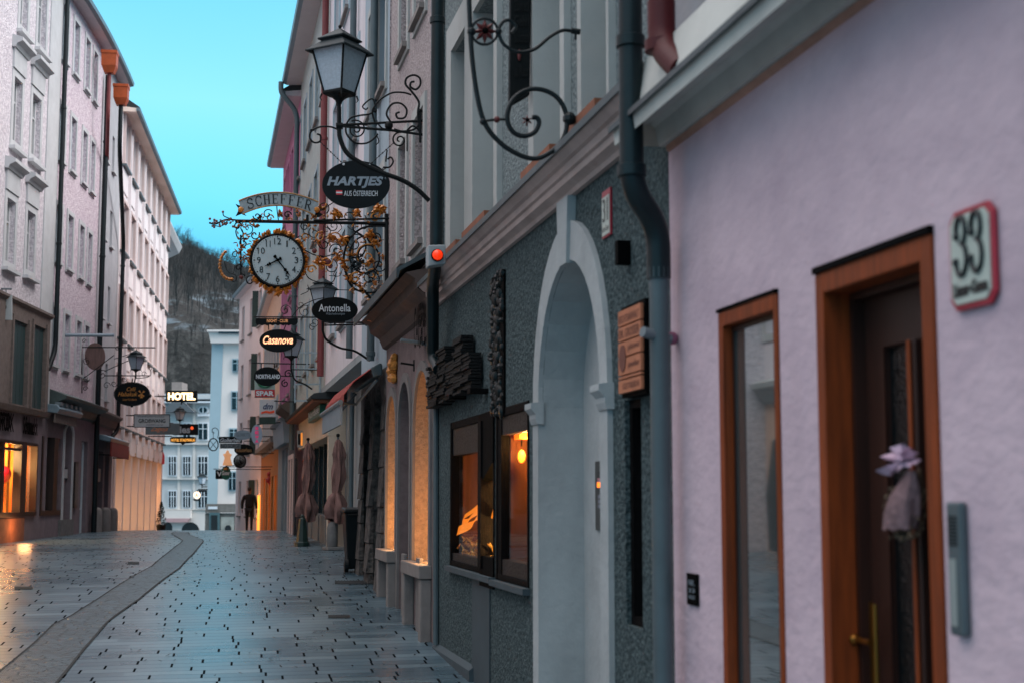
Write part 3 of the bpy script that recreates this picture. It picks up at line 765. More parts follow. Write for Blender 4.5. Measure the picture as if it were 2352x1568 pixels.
# portal surround
mb = MB(); po = P_o; so_, si_ = .21, 0
outer = arc_pts(po['a'] - .17, po['b'] + .17, po['spring'], po['d'] + .26, 20, 1.0); inner = arc_pts(po['a'], po['b'], po['spring'], po['d'], 20)
for i in range(20):
    q4 = [inner[i], inner[i + 1], outer[i + 1], outer[i]]
    mb.hexa([R.w(s, -.001, z) for s, z in q4] + [R.w(s, .035, z) for s, z in q4])
for e0, e1 in ((po['a'] - .17, po['a']), (po['b'], po['b'] + .17)):
    mb.fb(R, e0, e1, -.001, .035, -1.2, po['spring'] - .12)
    mb.prof(R, e0 - .03, e1 + .0, [(-.0, po['spring'] - .12), (.045, po['spring'] - .12), (.06, po['spring'] - .08), (.06, po['spring'] - .05), (.095, po['spring'] - .01), (.095, po['spring'] + .03), (0, po['spring'] + .04)])
mdl = (po['a'] + po['b']) / 2 
mb.prism([R.w(mdl - .10, .0, po['d'] - .03), R.w(mdl + .10, .0, po['d'] - .03), R.w(mdl + .15, .0, zgb), R.w(mdl - .15, .0, zgb)], R.w(0, .06, 0) - R.w(0, 0, 0))
port = mb.build('portal', 'plaster_portal', gh)
mb = MB()      # niche inside the portal
mb.face([R.w(po['a'], -.3, -1.2), R.w(po['b'], -.3, -1.2), R.w(po['b'], -.3, po['spring']), R.w(po['a'], -.3, po['spring'])])
ap = arc_pts(po['a'], po['b'], po['spring'], po['d']); mb.face([R.w(s, -.3, z) for s, z in ap])
for (u, v) in zip(ap, ap[1:]): mb.face([R.w(u[0], -.001, u[1] - .004), R.w(v[0], -.001, v[1] - .004), R.w(v[0], -.3, v[1] - .004), R.w(u[0], -.3, u[1] - .004)])
for s_ in (po['a'] + .004, po['b'] - .004): mb.face([R.w(s_, .03, -1.2), R.w(s_, -.3, -1.2), R.w(s_, -.3, po['spring']), R.w(s_, .03, po['spring'])])
mb.build('niche', 'plaster_portal', port)
# portal intercom
sa, _ = R.px(1371, 1130, -.298); sb = R.s(1397, 1130, -.298); zt_ = R.z(1380, 1058, -.298); zb_ = R.z(1380, 1217, -.298)
ip = root('doorbell_panel', R.w(sa, -.3, zb_), 'steel doorbell panel with glowing orange name tag inside the white portal', 'intercom')
MB().fb(R, sb, sa, -.298, -.285, zb_, zt_).build('plate', 'steel', ip, bevel=.003)
mb = MB()
for i in range(5):
    for j in range(4): mb.lathe(R.w(lerp(sa, sb, .3 + .12 * j), -.286, zt_ - .08 - .018 * i), [(.004, 0), (.004, .003)], 6, axis=(-1, -.2, 0))
mb.build('speaker_holes', 'black_paint', ip); mat('btn', '#80808a', rough=.4)
for i in (2, 3, 4): z = lerp(zt_, zb_, .40 + .07 * i); MB().fb(R, lerp(sa, sb, .72), lerp(sa, sb, .3), -.286, -.281, z, z + .025).build('button', 'btn', ip)
z = lerp(zt_, zb_, .38); MB().fb(R, lerp(sa, sb, .72), lerp(sa, sb, .25), -.286, -.280, z, z + .035).build('name_tag', mat('tag_glow', '#ff8a30', emit='#ff7a20', estr=1.4), ip)
z = lerp(zt_, zb_, .31); MB().fb(R, lerp(sa, sb, .72), lerp(sa, sb, .25), -.286, -.281, z, z + .03).build('upper_name_tag', mat('tag_pink', '#c08088', rough=.5), ip)
# moulded cornice of the grey house
hC = zgt - zgb; prof = [(0, zgb), (.035, zgb), (.045, zgb + .12 * hC), (.06, zgb + .16 * hC), (.10, zgb + .24 * hC), (.105, zgb + .42 * hC), (.125, zgb + .45 * hC), (.13, zgb + .66 * hC), (.155, zgb + .70 * hC), (.18, zgb + .80 * hC), (.20, zgb + .88 * hC), (.205, zgt), (0, zgt + .04)]
MB().prof(R, R.s(1540, 320), sG1 + .02, prof).build('cornice', 'cornice_pink', gh)
MB().prof(R, R.s(1540, 320), sG1 + .03, [(0, zgt + .045), (.208, zgt + .003), (.214, zgt - .03), (.222, zgt - .03), (.22, zgt + .02), (0, zgt + .06)]).build('flashing', 'lead', gh)
# upper storey
mat('blind_pale', '#8d9492', rough=.35, var=.12, scale=1, spec=.6)
ups = []
nU = -.06
for (x0, x1, g0, g1) in ((1035, 1083, 1046, 1078), (1083, 1154, 1097, 1146), (1228, 1312, 1240, 1302), (1343, 1417, 1352, 1411)):
    ups.append((R.s(x1, 300, nU), R.s(x0, 300, nU), R.s(g1, 300, nU), R.s(g0, 300, nU)))
zsill = R.z(1260, 345, nU) 
zs_ = zgt + .22
hl = [H(a2, b2, zs_, zs_ + 2.1, .26) for (a, b, a2, b2) in ups] + [H(a2, b2, zs_ + 3.2, zs_ + 5, .26) for (a, b, a2, b2) in ups]
mb = MB(); panel(mb, R, sG0, sG1, zgb + .05, 11.5, hl, n=nU); mb.build('upper_wall', 'stucco_grey', gh)
for i, ((a, b, a2, b2), h) in enumerate(zip(ups + ups, hl)):
    w = window(gh, R, h, frame='plaster_white', n=nU, fw=.05, pane='blind_pale', cols=2)
    mb = MB(); zA = zgt + .05 if i < 4 else h['c'] - .3
    mb.fb(R, a, a2 - .001, nU - .01, nU + .05, zA, h['d'] + .3); mb.fb(R, b2 + .001, b, nU - .01, nU + .05, zA, h['d'] + .3)
    mb.fb(R, a2, b2, nU - .01, nU + .05, h['d'] + .002, h['d'] + .3); mb.fb(R, a2, b2, nU - .01, nU + .04, zA, h['c'] - .08)
    for s_ in (a2 + .003, b2 - .003): mb.face([R.w(s_, nU + .05, h['c']), R.w(s_, nU - .25, h['c']), R.w(s_, nU - .25, h['d']), R.w(s_, nU + .05, h['d'])])
    mb.build('surround', 'plaster_white', w)
    MB().fb(R, a2 - .05, b2 + .05, nU - .2, nU + .14, h['c'] - .075, h['c'] - .002).build('sill', 'sill_orange', w)
# downpipes of the grey house
def P3(fr, x, y, n): return WallPix(fr, n).pt(x, y)
nP = .29
a = P3(R, 1449, -200, nP); b = P3(R, 1449, 205, nP); c = P3(R, 1441, 440, nP); d = P3(R, 1452, 490, nP - .02); e = P3(R, 1512, 530, .12); f_ = P3(R, 1522, 640, .07)
a.x, a.y = b.x, b.y
dp = downpipe(gh, bend([a, V(b.x, b.y, b.z - .05), V(b.x, b.y, c.z), e + V(0, 0, .02), V(e.x, e.y, e.z - .25)], 8, .22), .062, 'pipe_green', [(b.x, b.y, R.z(1449, 95, nP)), (b.x, b.y, R.z(1441, 400, nP))])
downpipe(gh, [V(e.x, e.y, e.z - .2), V(e.x, e.y, -1)], .05, 'pipe_grey', [(e.x, e.y, e.z - .22)])
b = P3(R, 1519, 60, .26); mb = MB()
rp = bend([b + V(0, 0, 1.2), V(b.x, b.y, P3(R, 1519, 95, .26).z), P3(R, 1562, 150, .24)], 8, .12)
downpipe(gh, [b + V(0, 0, .1), b + V(0, 0, 3)], .063, 'pipe_green')
downpipe(gh, bend([b + V(0, 0, .12), V(b.x, b.y, P3(R, 1519, 110, .26).z), P3(R, 1568, 160, .22)], 8, .12), .068, 'pipe_red', [tuple(b + V(0, 0, -.10))], name='drain_elbow')
s2 = R.s(1003, 800, .1); q0 = R.w(s2, .12, 12); 
b = P3(R, 1002, 560, .27); 
downpipe(gh, bend([V(b.x, b.y, 12), V(b.x, b.y, P3(R, 998, 590, .27).z), P3(R, 994, 655, .2), P3(R, 994, 820, .12), P3(R, 1008, 848, .10)], 8, .12), .062, 'pipe_green', [(b.x, b.y, 6.2), (b.x, b.y, 8.5)], name='downpipe')
MB().tube([P3(R, 1001, 850, .03), P3(R, 1001, 1480, .03)], .03, 8).build('conduit', 'pipe_grey', gh, smooth=True)
# ================================================================= shop windows of number 31
mat('panel_carved', '#1e1e21', spec=.2, rough=.5, col2='#151518', scale=24, bump=.9, bscale=40, lo=.45, hi=.55)
mat('amber_glow', '#e07a1e', emit='#ff8420', estr=.8, rough=.35, var=.35, scale=5, stretch=(1, 1, 6), bump=.4, bscale=12)  # colour and emission stand in for lamplight reflected in the shop window
mat('gold_foil', '#e8b458', rough=.3, var=.6, scale=25, metal=.6, bump=1, bscale=30)
mat('interior_brown', '#7a4a26', rough=.8, var=.4, scale=2, stretch=(4, 4, .4))
mat('card_blue', '#7d96a8', rough=.7)
mat('bulb', '#ffb060', emit='#ff7a18', estr=5)
mat('shade_glow', '#ff7a20', emit='#ff5a10', estr=2.6)
def lamp_light(name, loc, power, col=(1, .45, .13), r=.05):
    l = bpy.data.lights.new(name, 'POINT'); l.energy = power; l.color = col; l.shadow_soft_size = r
    o = bpy.data.objects.new(name, l); COL.objects.link(o); o.location = loc; return o
def shop_window(h, wl, top_z, bot_z, name='shop_window', left=None):
    a, b, c, d = h['a'], h['b'], h['c'], h['d']; mb = MB()
    wn = .035; mb.fb(R, b - wl, b, -.10, .012, c, d); mb.fb(R, a, a + wn, -.10, .012, c, d); mb.fb(R, a + wn, b - wl, -.10, .008, d - .07, d); mb.fb(R, a + wn, b - wl, -.10, .008, c, c + .05)
    w = mb.build(name, 'wood_black', gh, bevel=.008)
    MB().fb(R, a + wn, b - wl, -.09, -.005, top_z, d - .072).build('carved_panel', 'panel_carved', w); MB().fb(R, a + wn, b - wl, -.09, -.005, c + .052, bot_z).build('carved_panel', 'panel_carved', w)
    MB().face([R.w(a + wn, -.03, bot_z + .002), R.w(b - wl, -.03, bot_z + .002), R.w(b - wl, -.03, top_z - .002), R.w(a + wn, -.03, top_z - .002)]).build('pane', 'glass_clear', w)
    MB().fb(R, a - .03, b + .03, .0, .06, c - .05, c - .003).build('sill', 'plinth_teal', w)
    return w
wA = shop_window(A_o, .07, R.z(1075, 1040), R.z(1075, 1277))
# mullion and the black cabinet that fills the corner of the window
sm0, sm1 = R.s(1113, 1100), R.s(1106, 1100); s2 = A_o['a'] + .05
MB().fb(R, sm0, sm1, -.10, .035, A_o['c'] + .05, A_o['d'] - .07).build('mullion', 'wood_black', wA)
cabz = R.z(1115, 1085)
mb = MB(); mb.prism([R.w(s, -.09, z) for s, z in ((A_o['a'] + .0, R.z(1135, 1060)), (sm1, R.z(1106, 1115)), (sm1, A_o['d'] - .01), (A_o['a'], A_o['d'] - .01))], R.w(0, .11, 0) - R.w(0, 0, 0))
mb.build('cabinet', 'black_paint', wA); mb = MB(); mb.fb(R, A_o['a'] + .0, sm1, -.05, .018, A_o['c'] - .10, A_o['c'] + .16)
mb.build('base_block', 'black_paint', wA)
wB = shop_window(B_o, .07, R.z(1185, 992), R.z(1185, 1290))
MB().fb(R, B_o['b'] - .20, B_o['b'] - .07, -.06, .004, B_o['c'] + .05, B_o['d'] - .08).build('side_board', 'wood_black', wB)
# rooms behind the two windows
def room(par, s0, s1, z0, z1, deep, m='interior_brown', fl=None):
    mb = MB(); q = R.w
    mb.face([q(s0, -deep, z0), q(s1, -deep, z0), q(s1, -deep, z1), q(s0, -deep, z1)])
    for s in (s0, s1): mb.face([q(s, -.1, z0), q(s, -deep, z0), q(s, -deep, z1), q(s, -.1, z1)])
    mb.face([q(s0, -.1, z1), q(s1, -.1, z1), q(s1, -deep, z1), q(s0, -deep, z1)]); mb.face([q(s0, -.1, z0), q(s1, -.1, z0), q(s1, -deep, z0), q(s0, -deep, z0)])
    return mb.build('display_room', m, par)
room(wA, A_o['a'] - .0, A_o['b'], A_o['c'] - .02, A_o['d'] + .05, 1.3); room(wB, B_o['a'], B_o['b'], B_o['c'] - .02, B_o['d'] + .05, 1.3)
# amber lamp reflection painted as a glowing sheet; foil and ribbons in window A
a0, a1 = A_o['a'] + .03, A_o['b'] - .05; zf = A_o['c'] + .08
mb = MB(); n = 40; rnd = random.Random(5)
for k, (dz, nn_) in enumerate(((.26, -.06), (.40, -.09), (.52, -.13))):
    for i in range(n):
        def P_(i, top):
            t = i / n; x = lerp(1046, 1136, t); yy = 1222 - 14 * k - 34 * t + 9 * math.sin(t * 5.5 + 1) - (17 + 5 * math.sin(t * 9 + k)) * top
            s_, z_ = R.px(x, yy, nn_); return R.w(s_, nn_ + .018 * math.sin(t * 14 + k * 2) - .02 * top, z_)
        mb.face([P_(i, 0), P_(i + 1, 0), P_(i + 1, 1), P_(i, 1)])
dr_ = mb.build('amber_reflection', 'amber_glow', None, smooth=True); tag(dr_, 'wavy amber lamp reflection painted as a glowing sheet in the left shop window', 'painted reflection')
mb = MB()
for i in range(170):
    s = rnd.uniform(a0, a1); nz_ = rnd.uniform(-.30, -.06); z = zf + rnd.uniform(0, .16); p = R.w(s, nz_, z); r = rnd.uniform(.015, .05)
    mb.tube([p, p + V(rnd.uniform(-r, r), rnd.uniform(-r, r), rnd.uniform(-r, r) * .7) * 1.5, p + V(rnd.uniform(-r, r), rnd.uniform(-r, r), r) * 1.4], [r * .12, r * .4, r * .1], 4)
fo = mb.build('gold_foil', 'gold_foil', None, smooth=True); tag(fo, 'crumpled gold foil strewn on the floor of the left shop window', 'decoration'); fo['kind'] = 'stuff'
for i, (x0, x1, m) in enumerate(((1049, 1054, 'amber_glow'), (1062, 1067, 'gold_foil'), (1075, 1079, 'interior_brown'))):
    o = MB().fb(R, R.s(x1, 1150, -.4), R.s(x0, 1150, -.4), -.42, -.38, zf + .3, A_o['d'] - .3).build('hanging_ribbon', m, None)
    tag(o, ['amber ribbon strip hanging at the far edge of the left shop window', 'gold ribbon strip hanging in the left shop window', 'brown ribbon strip hanging behind the cards in the left shop window'][i], 'ribbon', 'ribbon strips in the shop window')
for x, nm in ((1063, 'pale blue card farther from the camera in the left shop window'), (1075, 'pale blue card nearer the camera in the left shop window')):
    s, z = R.px(x, 1105, -.3); o = MB().fb(R, s - .05, s + .05, -.31, -.30, z - .09, z + .09).build('hanging_card', 'card_blue', None); tag(o, nm, 'card')
lamp_light('display_spot', R.w(A_o['a'] + .25, -.22, A_o['c'] + .95), 36)
lamp_light('display_low_spot', R.w(A_o['a'] + .2, -.26, A_o['c'] + .35), 30, (1, .5, .16), r=.03)
# hanging lamp in window B
s, z = R.px(1198, 1047, -.17)
hb = root('pendant_lamp', R.w(s, -.17, z), 'glowing orange pendant bulb hanging in the right shop window', 'lamp')
MB().ball(R.w(s, -.17, z), .032, 12, (1, 1, 1.7)).build('bulb', 'bulb', hb, smooth=True)
MB().tube([R.w(s, -.17, z + .08), R.w(s, -.17, B_o['d'])], .006, 6).build('cord', 'black_paint', hb)
MB().fb(R, s - .10, s + .10, -.24, -.13, z + .14, z + .36).build('shade', 'shade_glow', hb)
mb = MB(); s, z0 = R.px(1207, 1100, -.3)
for i in range(14): mb.ball(R.w(s + .03 * math.sin(i * 1.7), -.3, z0 - i * .035 + .2), .012, 6)
mb.tube([R.w(s, -.3, z0 + .25), R.w(s + .02, -.3, z0 - .3)], .004, 4)
o = mb.build('light_string', mat('ember', '#ff8a30', emit='#ff6a10', estr=3), None); tag(o, 'string of small orange lights hanging at the edge of the right shop window', 'light string')
lamp_light('pendant_glow', R.w(R.s(1198, 1047, -.17) - .12, -.2, z0 + .3), 16)
# narrow display window by the pipe
h = N_o; wN = window(gh, R, h, frame='wood_black', pane='mirror_glass', fw=.05, cols=1, rows=(), name='narrow_window', thick=.09)
# plinth blocks and tiny wall fittings
s, z = R.px(1446, 582); o = MB().fb(R, s - .03, s + .03, .0, .08, z - .07, z + .07).build('wall_box', 'black_paint', None, bevel=.004); tag(o, 'small dark box on the teal stucco above the orange board', 'box')
# warning beacon box at the pipe
s, z0 = R.px(1000, 611, .42); z1 = R.z(1000, 563, .42)
Pp = R.perp(s); bc = root('beacon_box', Pp.pt(1004, 587), 'pale metal box with round orange warning light beside the dark pipe', 'warning light')
mb = MB(); A = [Pp.pt(x, y) for x, y in ((984, 612), (1024, 606), (1024, 562), (984, 563))]; mb.prism(A, Pp.t * .16); mb.build('housing', mat('box_pale', '#8f999c', rough=.5, var=.1), bc, bevel=.01)
c = Pp.pt(1004, 587, .0); MB().lathe(c, [(.055, 0), (.055, .02), (.05, .024)], 20, axis=-Pp.t).build('rim', 'black_paint', bc, smooth=True)
MB().lathe(c, [(.047, .02), (.044, .045), (.032, .065), (.012, .075)], 20, axis=-Pp.t).build('lens', mat('beacon', '#e03a12', rough=.25, emit='#ff3508', estr=.55), bc, smooth=True)
# slate-stack sign
Pw = R.plane(.12)
sl_ = root('slate_sculpture', R.w(R.s(1048, 930, .1), .1, R.z(1048, 930, .1)), 'black stacked slate relief shaped like a castle skyline above the shop window', 'wall sculpture')
mb = MB(); rnd = random.Random(2)
def colsl(x0, x1, ytop, ybot, dy=7.5):
    # rows follow the perspective of the wall: work in (s,z)
    s0, s1 = R.s(x1, 850, .05), R.s(x0, 850, .05); xm = (x0 + x1) / 2; z1 = R.z(xm, ytop, .05); z0 = R.z(xm, ybot, .05)
    z = z0; 
    while z < z1:
        h_ = rnd.uniform(.024, .034); ss = s0
        while ss < s1:
            w_ = rnd.uniform(.3, .7); e = min(s1 + rnd.uniform(-.015, .02), ss + w_)
            mb.fb(R, ss + rnd.uniform(-.008, .004), e, .02, rnd.uniform(.10, .145), z, z + h_ * .8); ss += w_
        z += h_
colsl(998, 1020, 838, 934); colsl(1018, 1038, 800, 926); colsl(1038, 1062, 830, 915); colsl(1060, 1080, 776, 905); colsl(1078, 1098, 812, 893)
mb.build('slate_stack', 'slate', sl_)
mb = MB()
for x, y in ((1030, 925), (1062, 912), (1112, 898)):
    s, z = R.px(x, y, .02); mb.fb(R, s - .09, s + .06, .0, .16, z - .02, z + .02)
    mb.build('bracket', 'wood_black', sl_); mb = MB()
# shell strip
mb = MB(); s0, s1 = R.s(1162, 800), R.s(1134, 800); zt1 = R.z(1148, 630); zb1_ = R.z(1148, 950)
ss_ = root('shell_strip', R.w(s0, 0, zb1_), 'dark vertical strip of glossy shells set in the teal stucco', 'wall decoration')
MB().fb(R, s0, s1, .001, .02, zb1_, zt1).build('backing', 'black_paint', ss_)
for i in range(150):
    s = rnd.uniform(s0 + .03, s1 - .03); z = lerp(zb1_, zt1, i / 150); r = rnd.uniform(.03, .06); mb.ball(R.w(s, .02, z), r, 6, (rnd.uniform(.4, .9), .7, rnd.uniform(.5, 1.1)))
mb.build('shells', 'shell', ss_, smooth=True)
# orange timber sign board
s0, s1 = R.s(1469, 800, .1), R.s(1418, 800, .1); zt1, zb1_ = R.z(1443, 705, .1), R.z(1443, 900, .1)
ob = root('timber_sign_board', R.w(s0, 0, zb1_), 'orange planked sign board with faded lettering right of the white portal', 'sign')
MB().fb(R, s0 - .02, s1 + .0, .001, .075, zb1_ - .02, zt1 + .02).build('back_box', 'black_paint', ob)
q = SZ(R, s1, zb1_, .095); W_ = s1 - s0; Hh = zt1 - zb1_
cuts = [0, .17, .215, .43, .62, .80, 1.0]
for c0, c1 in zip(cuts, cuts[1:]):
    MB().fb(R, s0, s1, .076, .095, zb1_ + Hh * c0 + .004, zb1_ + Hh * c1 - .004).build('plank', 'board_orange', ob, bevel=.002)
mb = MB()
for t, a_, b_, x0 in (('RECHTSANWALT', .84, .93, .05), ('DR. GROSSER', .66, .76, .05), ('goldschmied', .48, .57, .45), ('juwelier', .27, .37, .45), ('GETREIDE', .05, .12, .2)):
    ptext(mb, q, t, W_ * x0, Hh * b_, W_ * .95, Hh * a_, off=.002, th=.002)
mb.build('lettering', 'board_letter', ob)
MB().prism([q.pt(W_ * .22 + W_ * .15 * math.cos(2 * pi * i / 24), Hh * .42 + Hh * .16 * math.sin(2 * pi * i / 24), .001) for i in range(24)], R.w(0, .004, 0) - R.w(0, 0, 0)).build('oval_emblem', 'board_letter', ob)
# number 31 plate
s0, s1 = R.s(1407, 490), R.s(1388, 490); zt1, zb1_ = R.z(1397, 437), R.z(1397, 545)
n31 = root('house_number_plate', R.w(s0, 0, zb1_), 'narrow looking white plate numbered 31 on teal stucco above the portal', 'number plate')
MB().fb(R, s0, s1, .002, .014, zb1_, zt1).build('rim', 'enamel_red', n31); MB().fb(R, s0 + .012, s1 - .012, .0145, .019, zb1_ + .012, zt1 - .04).build('plate', 'enamel', n31)
mb = MB(); q = SZ(R, s1, zb1_, .019); ptext(mb, q, '31', (s1 - s0) * .2, (zt1 - zb1_) * .82, (s1 - s0) * .8, (zt1 - zb1_) * .32, off=.003, th=.003); ptext(mb, q, 'Linzer-Gasse', (s1 - s0) * .12, (zt1 - zb1_) * .24, (s1 - s0) * .88, (zt1 - zb1_) * .12, off=.003, th=.003)
mb.build('lettering', 'letter_dark', n31)
# pale arm fixed at the house corner
a = P3(R, 1476, 762, .22); b = P3(R, 1538, 780, .06); ar = root('security_arm', b, 'short pale metal arm on the corner between the teal and lavender walls', 'bracket')
MB().tube([a, b], .028, 10).build('arm', 'pipe_lightgrey', ar, smooth=True); MB().ball(P3(R, 1543, 777, .03), .035, 8).build('knob', mat('pinkfoam', '#a0607a', var=.4), ar); MB().tube([P3(R, 1505, 797, .1), P3(R, 1530, 787, .08)], .012, 6).build('stub', 'pipe_grey', ar)
# ---------------- wrought bracket with red flowers (hangs square to the facade)
sB = R.s(1348, 300, 0)
PB = R.perp(sB)
br = root('flower_bracket', PB.pt(1322, 272), 'large black wrought iron bracket with red flowers on the grey house', 'wall bracket')
mb = MB(); T = lambda pts, r=.016, off=0: ptube(mb, PB, pts, r, off, 8)
T(bez([(1074, -120), (1078, 20), (1084, 130), (1096, 220), (1112, 280), (1140, 320), (1180, 350), (1225, 365), (1262, 352), (1290, 325), (1302, 290), (1298, 255), (1280, 225), (1250, 208), (1215, 206), (1185, 222), (1168, 250), (1166, 280), (1180, 305), (1205, 313), (1228, 304), (1238, 285), (1234, 272), (1222, 270)], 10))
T(bez([(1110, 279), (1140, 275), (1166, 275)]), .009)
T(ell(1113, 73, 30, 30, 30) + [(1143, 73)], .009)
T(bez([(1176, 76), (1184, 62), (1172, 48), (1156, 50), (1146, 70), (1154, 98), (1176, 116), (1200, 120), (1230, 112), (1262, 86), (1290, 71), (1312, 71)], 8), .012)
T([(1312, 71), (1332, 74)], .02); T([(1322, 74), (1322, 92)], .008); T([(1302, 272), (1330, 275)], .022)
T([(1074, 73), (1083, 73)], .012)
mb.build('ironwork', 'iron_green', br, smooth=True)
for (fx, fy, r, m, k, nm) in ((1113, 73, 29, 'rust_red', 8, 'large_flower'), (1210, 278, 14, 'rust_red', 6, 'small_flower')):
    mb = MB()
    for i in range(k):
        t = 2 * pi * i / k + pi / 2; u = V(math.cos(t), -math.sin(t)); w = V(-u.y, u.x)
        P_ = [(fx, fy), (fx + u.x * r * .5 + w.x * r * .2, fy + u.y * r * .5 + w.y * r * .2), (fx + u.x * r, fy + u.y * r), (fx + u.x * r * .5 - w.x * r * .2, fy + u.y * r * .5 - w.y * r * .2)]
        c = [PB.pt(*p, o_) for p, o_ in zip(P_, (.02, .008, .0, .008))]; rd = PB.pt(fx + u.x * r * .5, fy + u.y * r * .5, .032); bk = PB.pt(fx + u.x * r * .5, fy + u.y * r * .5, -.012)
        for i4 in range(4): mb.face([c[i4], c[(i4 + 1) % 4], rd]); mb.face([c[(i4 + 1) % 4], c[i4], bk])
    mb.build(nm, m, br); MB().ball(PB.pt(fx, fy, .02), .022 if r > 20 else .014, 8).build('flower_boss', 'black_paint', br)
mb = MB(); mb.ball(PB.pt(1308, 273), .045, 8).ball(PB.pt(1083, 73), .03, 8).ball(PB.pt(1110, 280), .024, 8).ball(PB.pt(1145, 73), .024, 8); mb.build('bosses', 'iron_green', br)
MB().ball(PB.pt(1141, 275), .022, 8).build('red_bead', 'rust_red', br)
# vertical dark sign with raised letters
sD = R.s(1219, 200, 0); PD = R.perp(sD)
vs = root('vertical_letter_sign', PD.pt(1218, 238), 'tall black hanging sign with raised black letters on the grey upper wall', 'sign')
A = [(1170, -160), (1221, -160), (1219, 226), (1198, 240), (1168, 262)]
A = [(1174, -160), (1222, -160), (1217, 218), (1170, 245)]
mb = MB(); pplate(mb, PD, A, 0, .06); mb.build('board', 'sign_black', vs, bevel=.008)
mb = MB()
for t, y0, y1 in (('gold', -60, -20), ('Zum edl', 0, 28), ('Gehn', 36, 62), ('aulichen', 72, 100), ('u. Rast', 150, 178)):
    ptext(mb, PD, t, 1180, y0, 1214, y1, off=.015, th=.015, bold=.02)
mb.build('lettering', 'iron', vs)
MB().ball(PD.pt(1192, 128, .01), .03, 8, (.5, .5, 1.6)).build('red_ornament', 'rust_red', vs)

# ================================================================= arch house
sA0, sA1 = sG1 + .004, R.s(884, 1250)
ah = root('arch_house', R.w((sA0 + sA1) / 2, 0, R.g(17)), 'mauve brown plastered house with three warm lit round arches at street level', 'house')
mat('mauve_stucco', '#7b6a69', rough=.95, var=.3, scale=8, bump=.5, bscale=40, stain=.45)
mat('arch_trim', '#76716f', rough=.9, var=.2, scale=5, bump=.4, bscale=40)
mat('roughcast_pink', '#b3a8a8', rough=.95, col2='#8a8182', spec=.2, scale=30, bump=1, bscale=34, lo=.4, hi=.6, bdist=.03)
mat('plaster_grey', '#8f9698', rough=.9, var=.12, scale=2, bump=.2, bscale=14, stain=.2)
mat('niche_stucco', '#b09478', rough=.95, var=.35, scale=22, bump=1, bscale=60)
mat('stone_sill', '#7c7673', rough=.85, var=.2, scale=5, bump=.3, bscale=30)
zr = R.z(985, 690)          # top of the lower wall
arches = []
for (x0, x1, yap, ybot, xc) in ((952, 989, 850, 1292, 972), (917.5, 943.5, 878, 1400, 930), (889.5, 911, 908, 1262, 902)):
    s1_, s0_ = R.s(x0, 1200), R.s(x1, 1200); zA = R.z(xc, yap); zb_ = R.z(xc, ybot) if ybot != 1400 else -.2
    hW = (s1_ - s0_) / 2; arches.append(H(s0_, s1_, zb_, zA, .55, spring=zA - hW * 1.05))
print('arches', arches, sA0, sA1, 'top', zr)
zcn = R.z(985, 668)
mb = MB(); panel(mb, R, sA0, sA1, -.6, zcn, arches); mb.face([R.w(sA1, 0, -.5), R.w(sA1, -1, -.5), R.w(sA1, -1, zcn), R.w(sA1, 0, zcn)]); mb.build('wall', 'mauve_stucco', ah)
for i, h in enumerate(arches):
    a, b = h['a'], h['b']; mb = MB(); t = .10
    o_ = arc_pts(a - t, b + t, h['spring'], h['d'] + t * 1.1); n_ = arc_pts(a, b, h['spring'], h['d'])
    for j in range(14): mb.hexa([R.w(s, -.001, z) for s, z in (n_[j], n_[j + 1], o_[j + 1], o_[j])] + [R.w(s, .03, z) for s, z in (n_[j], n_[j + 1], o_[j + 1], o_[j])])
    for e0, e1 in ((a - t, a), (b, b + t)): mb.fb(R, e0, e1, -.001, .03, h['c'] if i != 1 else .2, h['spring'])
    tr = mb.build('arch_trim', 'arch_trim', ah)
    mb = MB(); dpn = .55 if i != 1 else .7
    mb.face([R.w(a, -dpn, h['c']), R.w(b, -dpn, h['c']), R.w(b, -dpn, h['spring']), R.w(a, -dpn, h['spring'])]); mb.face([R.w(s, -dpn, z) for s, z in n_])
    for (u, v) in zip(n_, n_[1:]): mb.face([R.w(u[0], -.002, u[1] - .003), R.w(v[0], -.002, v[1] - .003), R.w(v[0], -dpn, v[1] - .003), R.w(u[0], -dpn, u[1] - .003)])
    for s_ in (a + .003, b - .003): mb.face([R.w(s_, -.002, h['c']), R.w(s_, -dpn, h['c']), R.w(s_, -dpn, h['spring']), R.w(s_, -.002, h['spring'])])
    mb.face([R.w(a, 0, h['c'] + .004), R.w(b, 0, h['c'] + .004), R.w(b, -dpn, h['c'] + .004), R.w(a, -dpn, h['c'] + .004)])
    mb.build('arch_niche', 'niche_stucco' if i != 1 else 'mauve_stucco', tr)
    if i != 1:
        mb = MB(); mb.fb(R, a - .12, b + .12, .0, .14, h['c'] - .14, h['c']); mb.build('window_bench', 'stone_sill', ah, bevel=.01)
        for e in (a - .10, b - .02):
            mb = MB(); mb.fb(R, e, e + .16, .0, .12, -.6, h['c'] - .145); mb.build('bench_pier', 'stone_sill', ah, bevel=.015)
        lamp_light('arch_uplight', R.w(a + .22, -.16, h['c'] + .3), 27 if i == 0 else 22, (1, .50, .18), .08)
for (x0, x1) in ((944, 952), (911, 917.5)):
    s1_, s0_ = R.s(x0, 1250, .1), R.s(x1, 1250, .1); mb = MB(); mb.fb(R, s0_, s1_, .0, .045, -.6, arches[0]['c'] + .05); mb.build('pilaster', 'arch_trim', ah, bevel=.01)
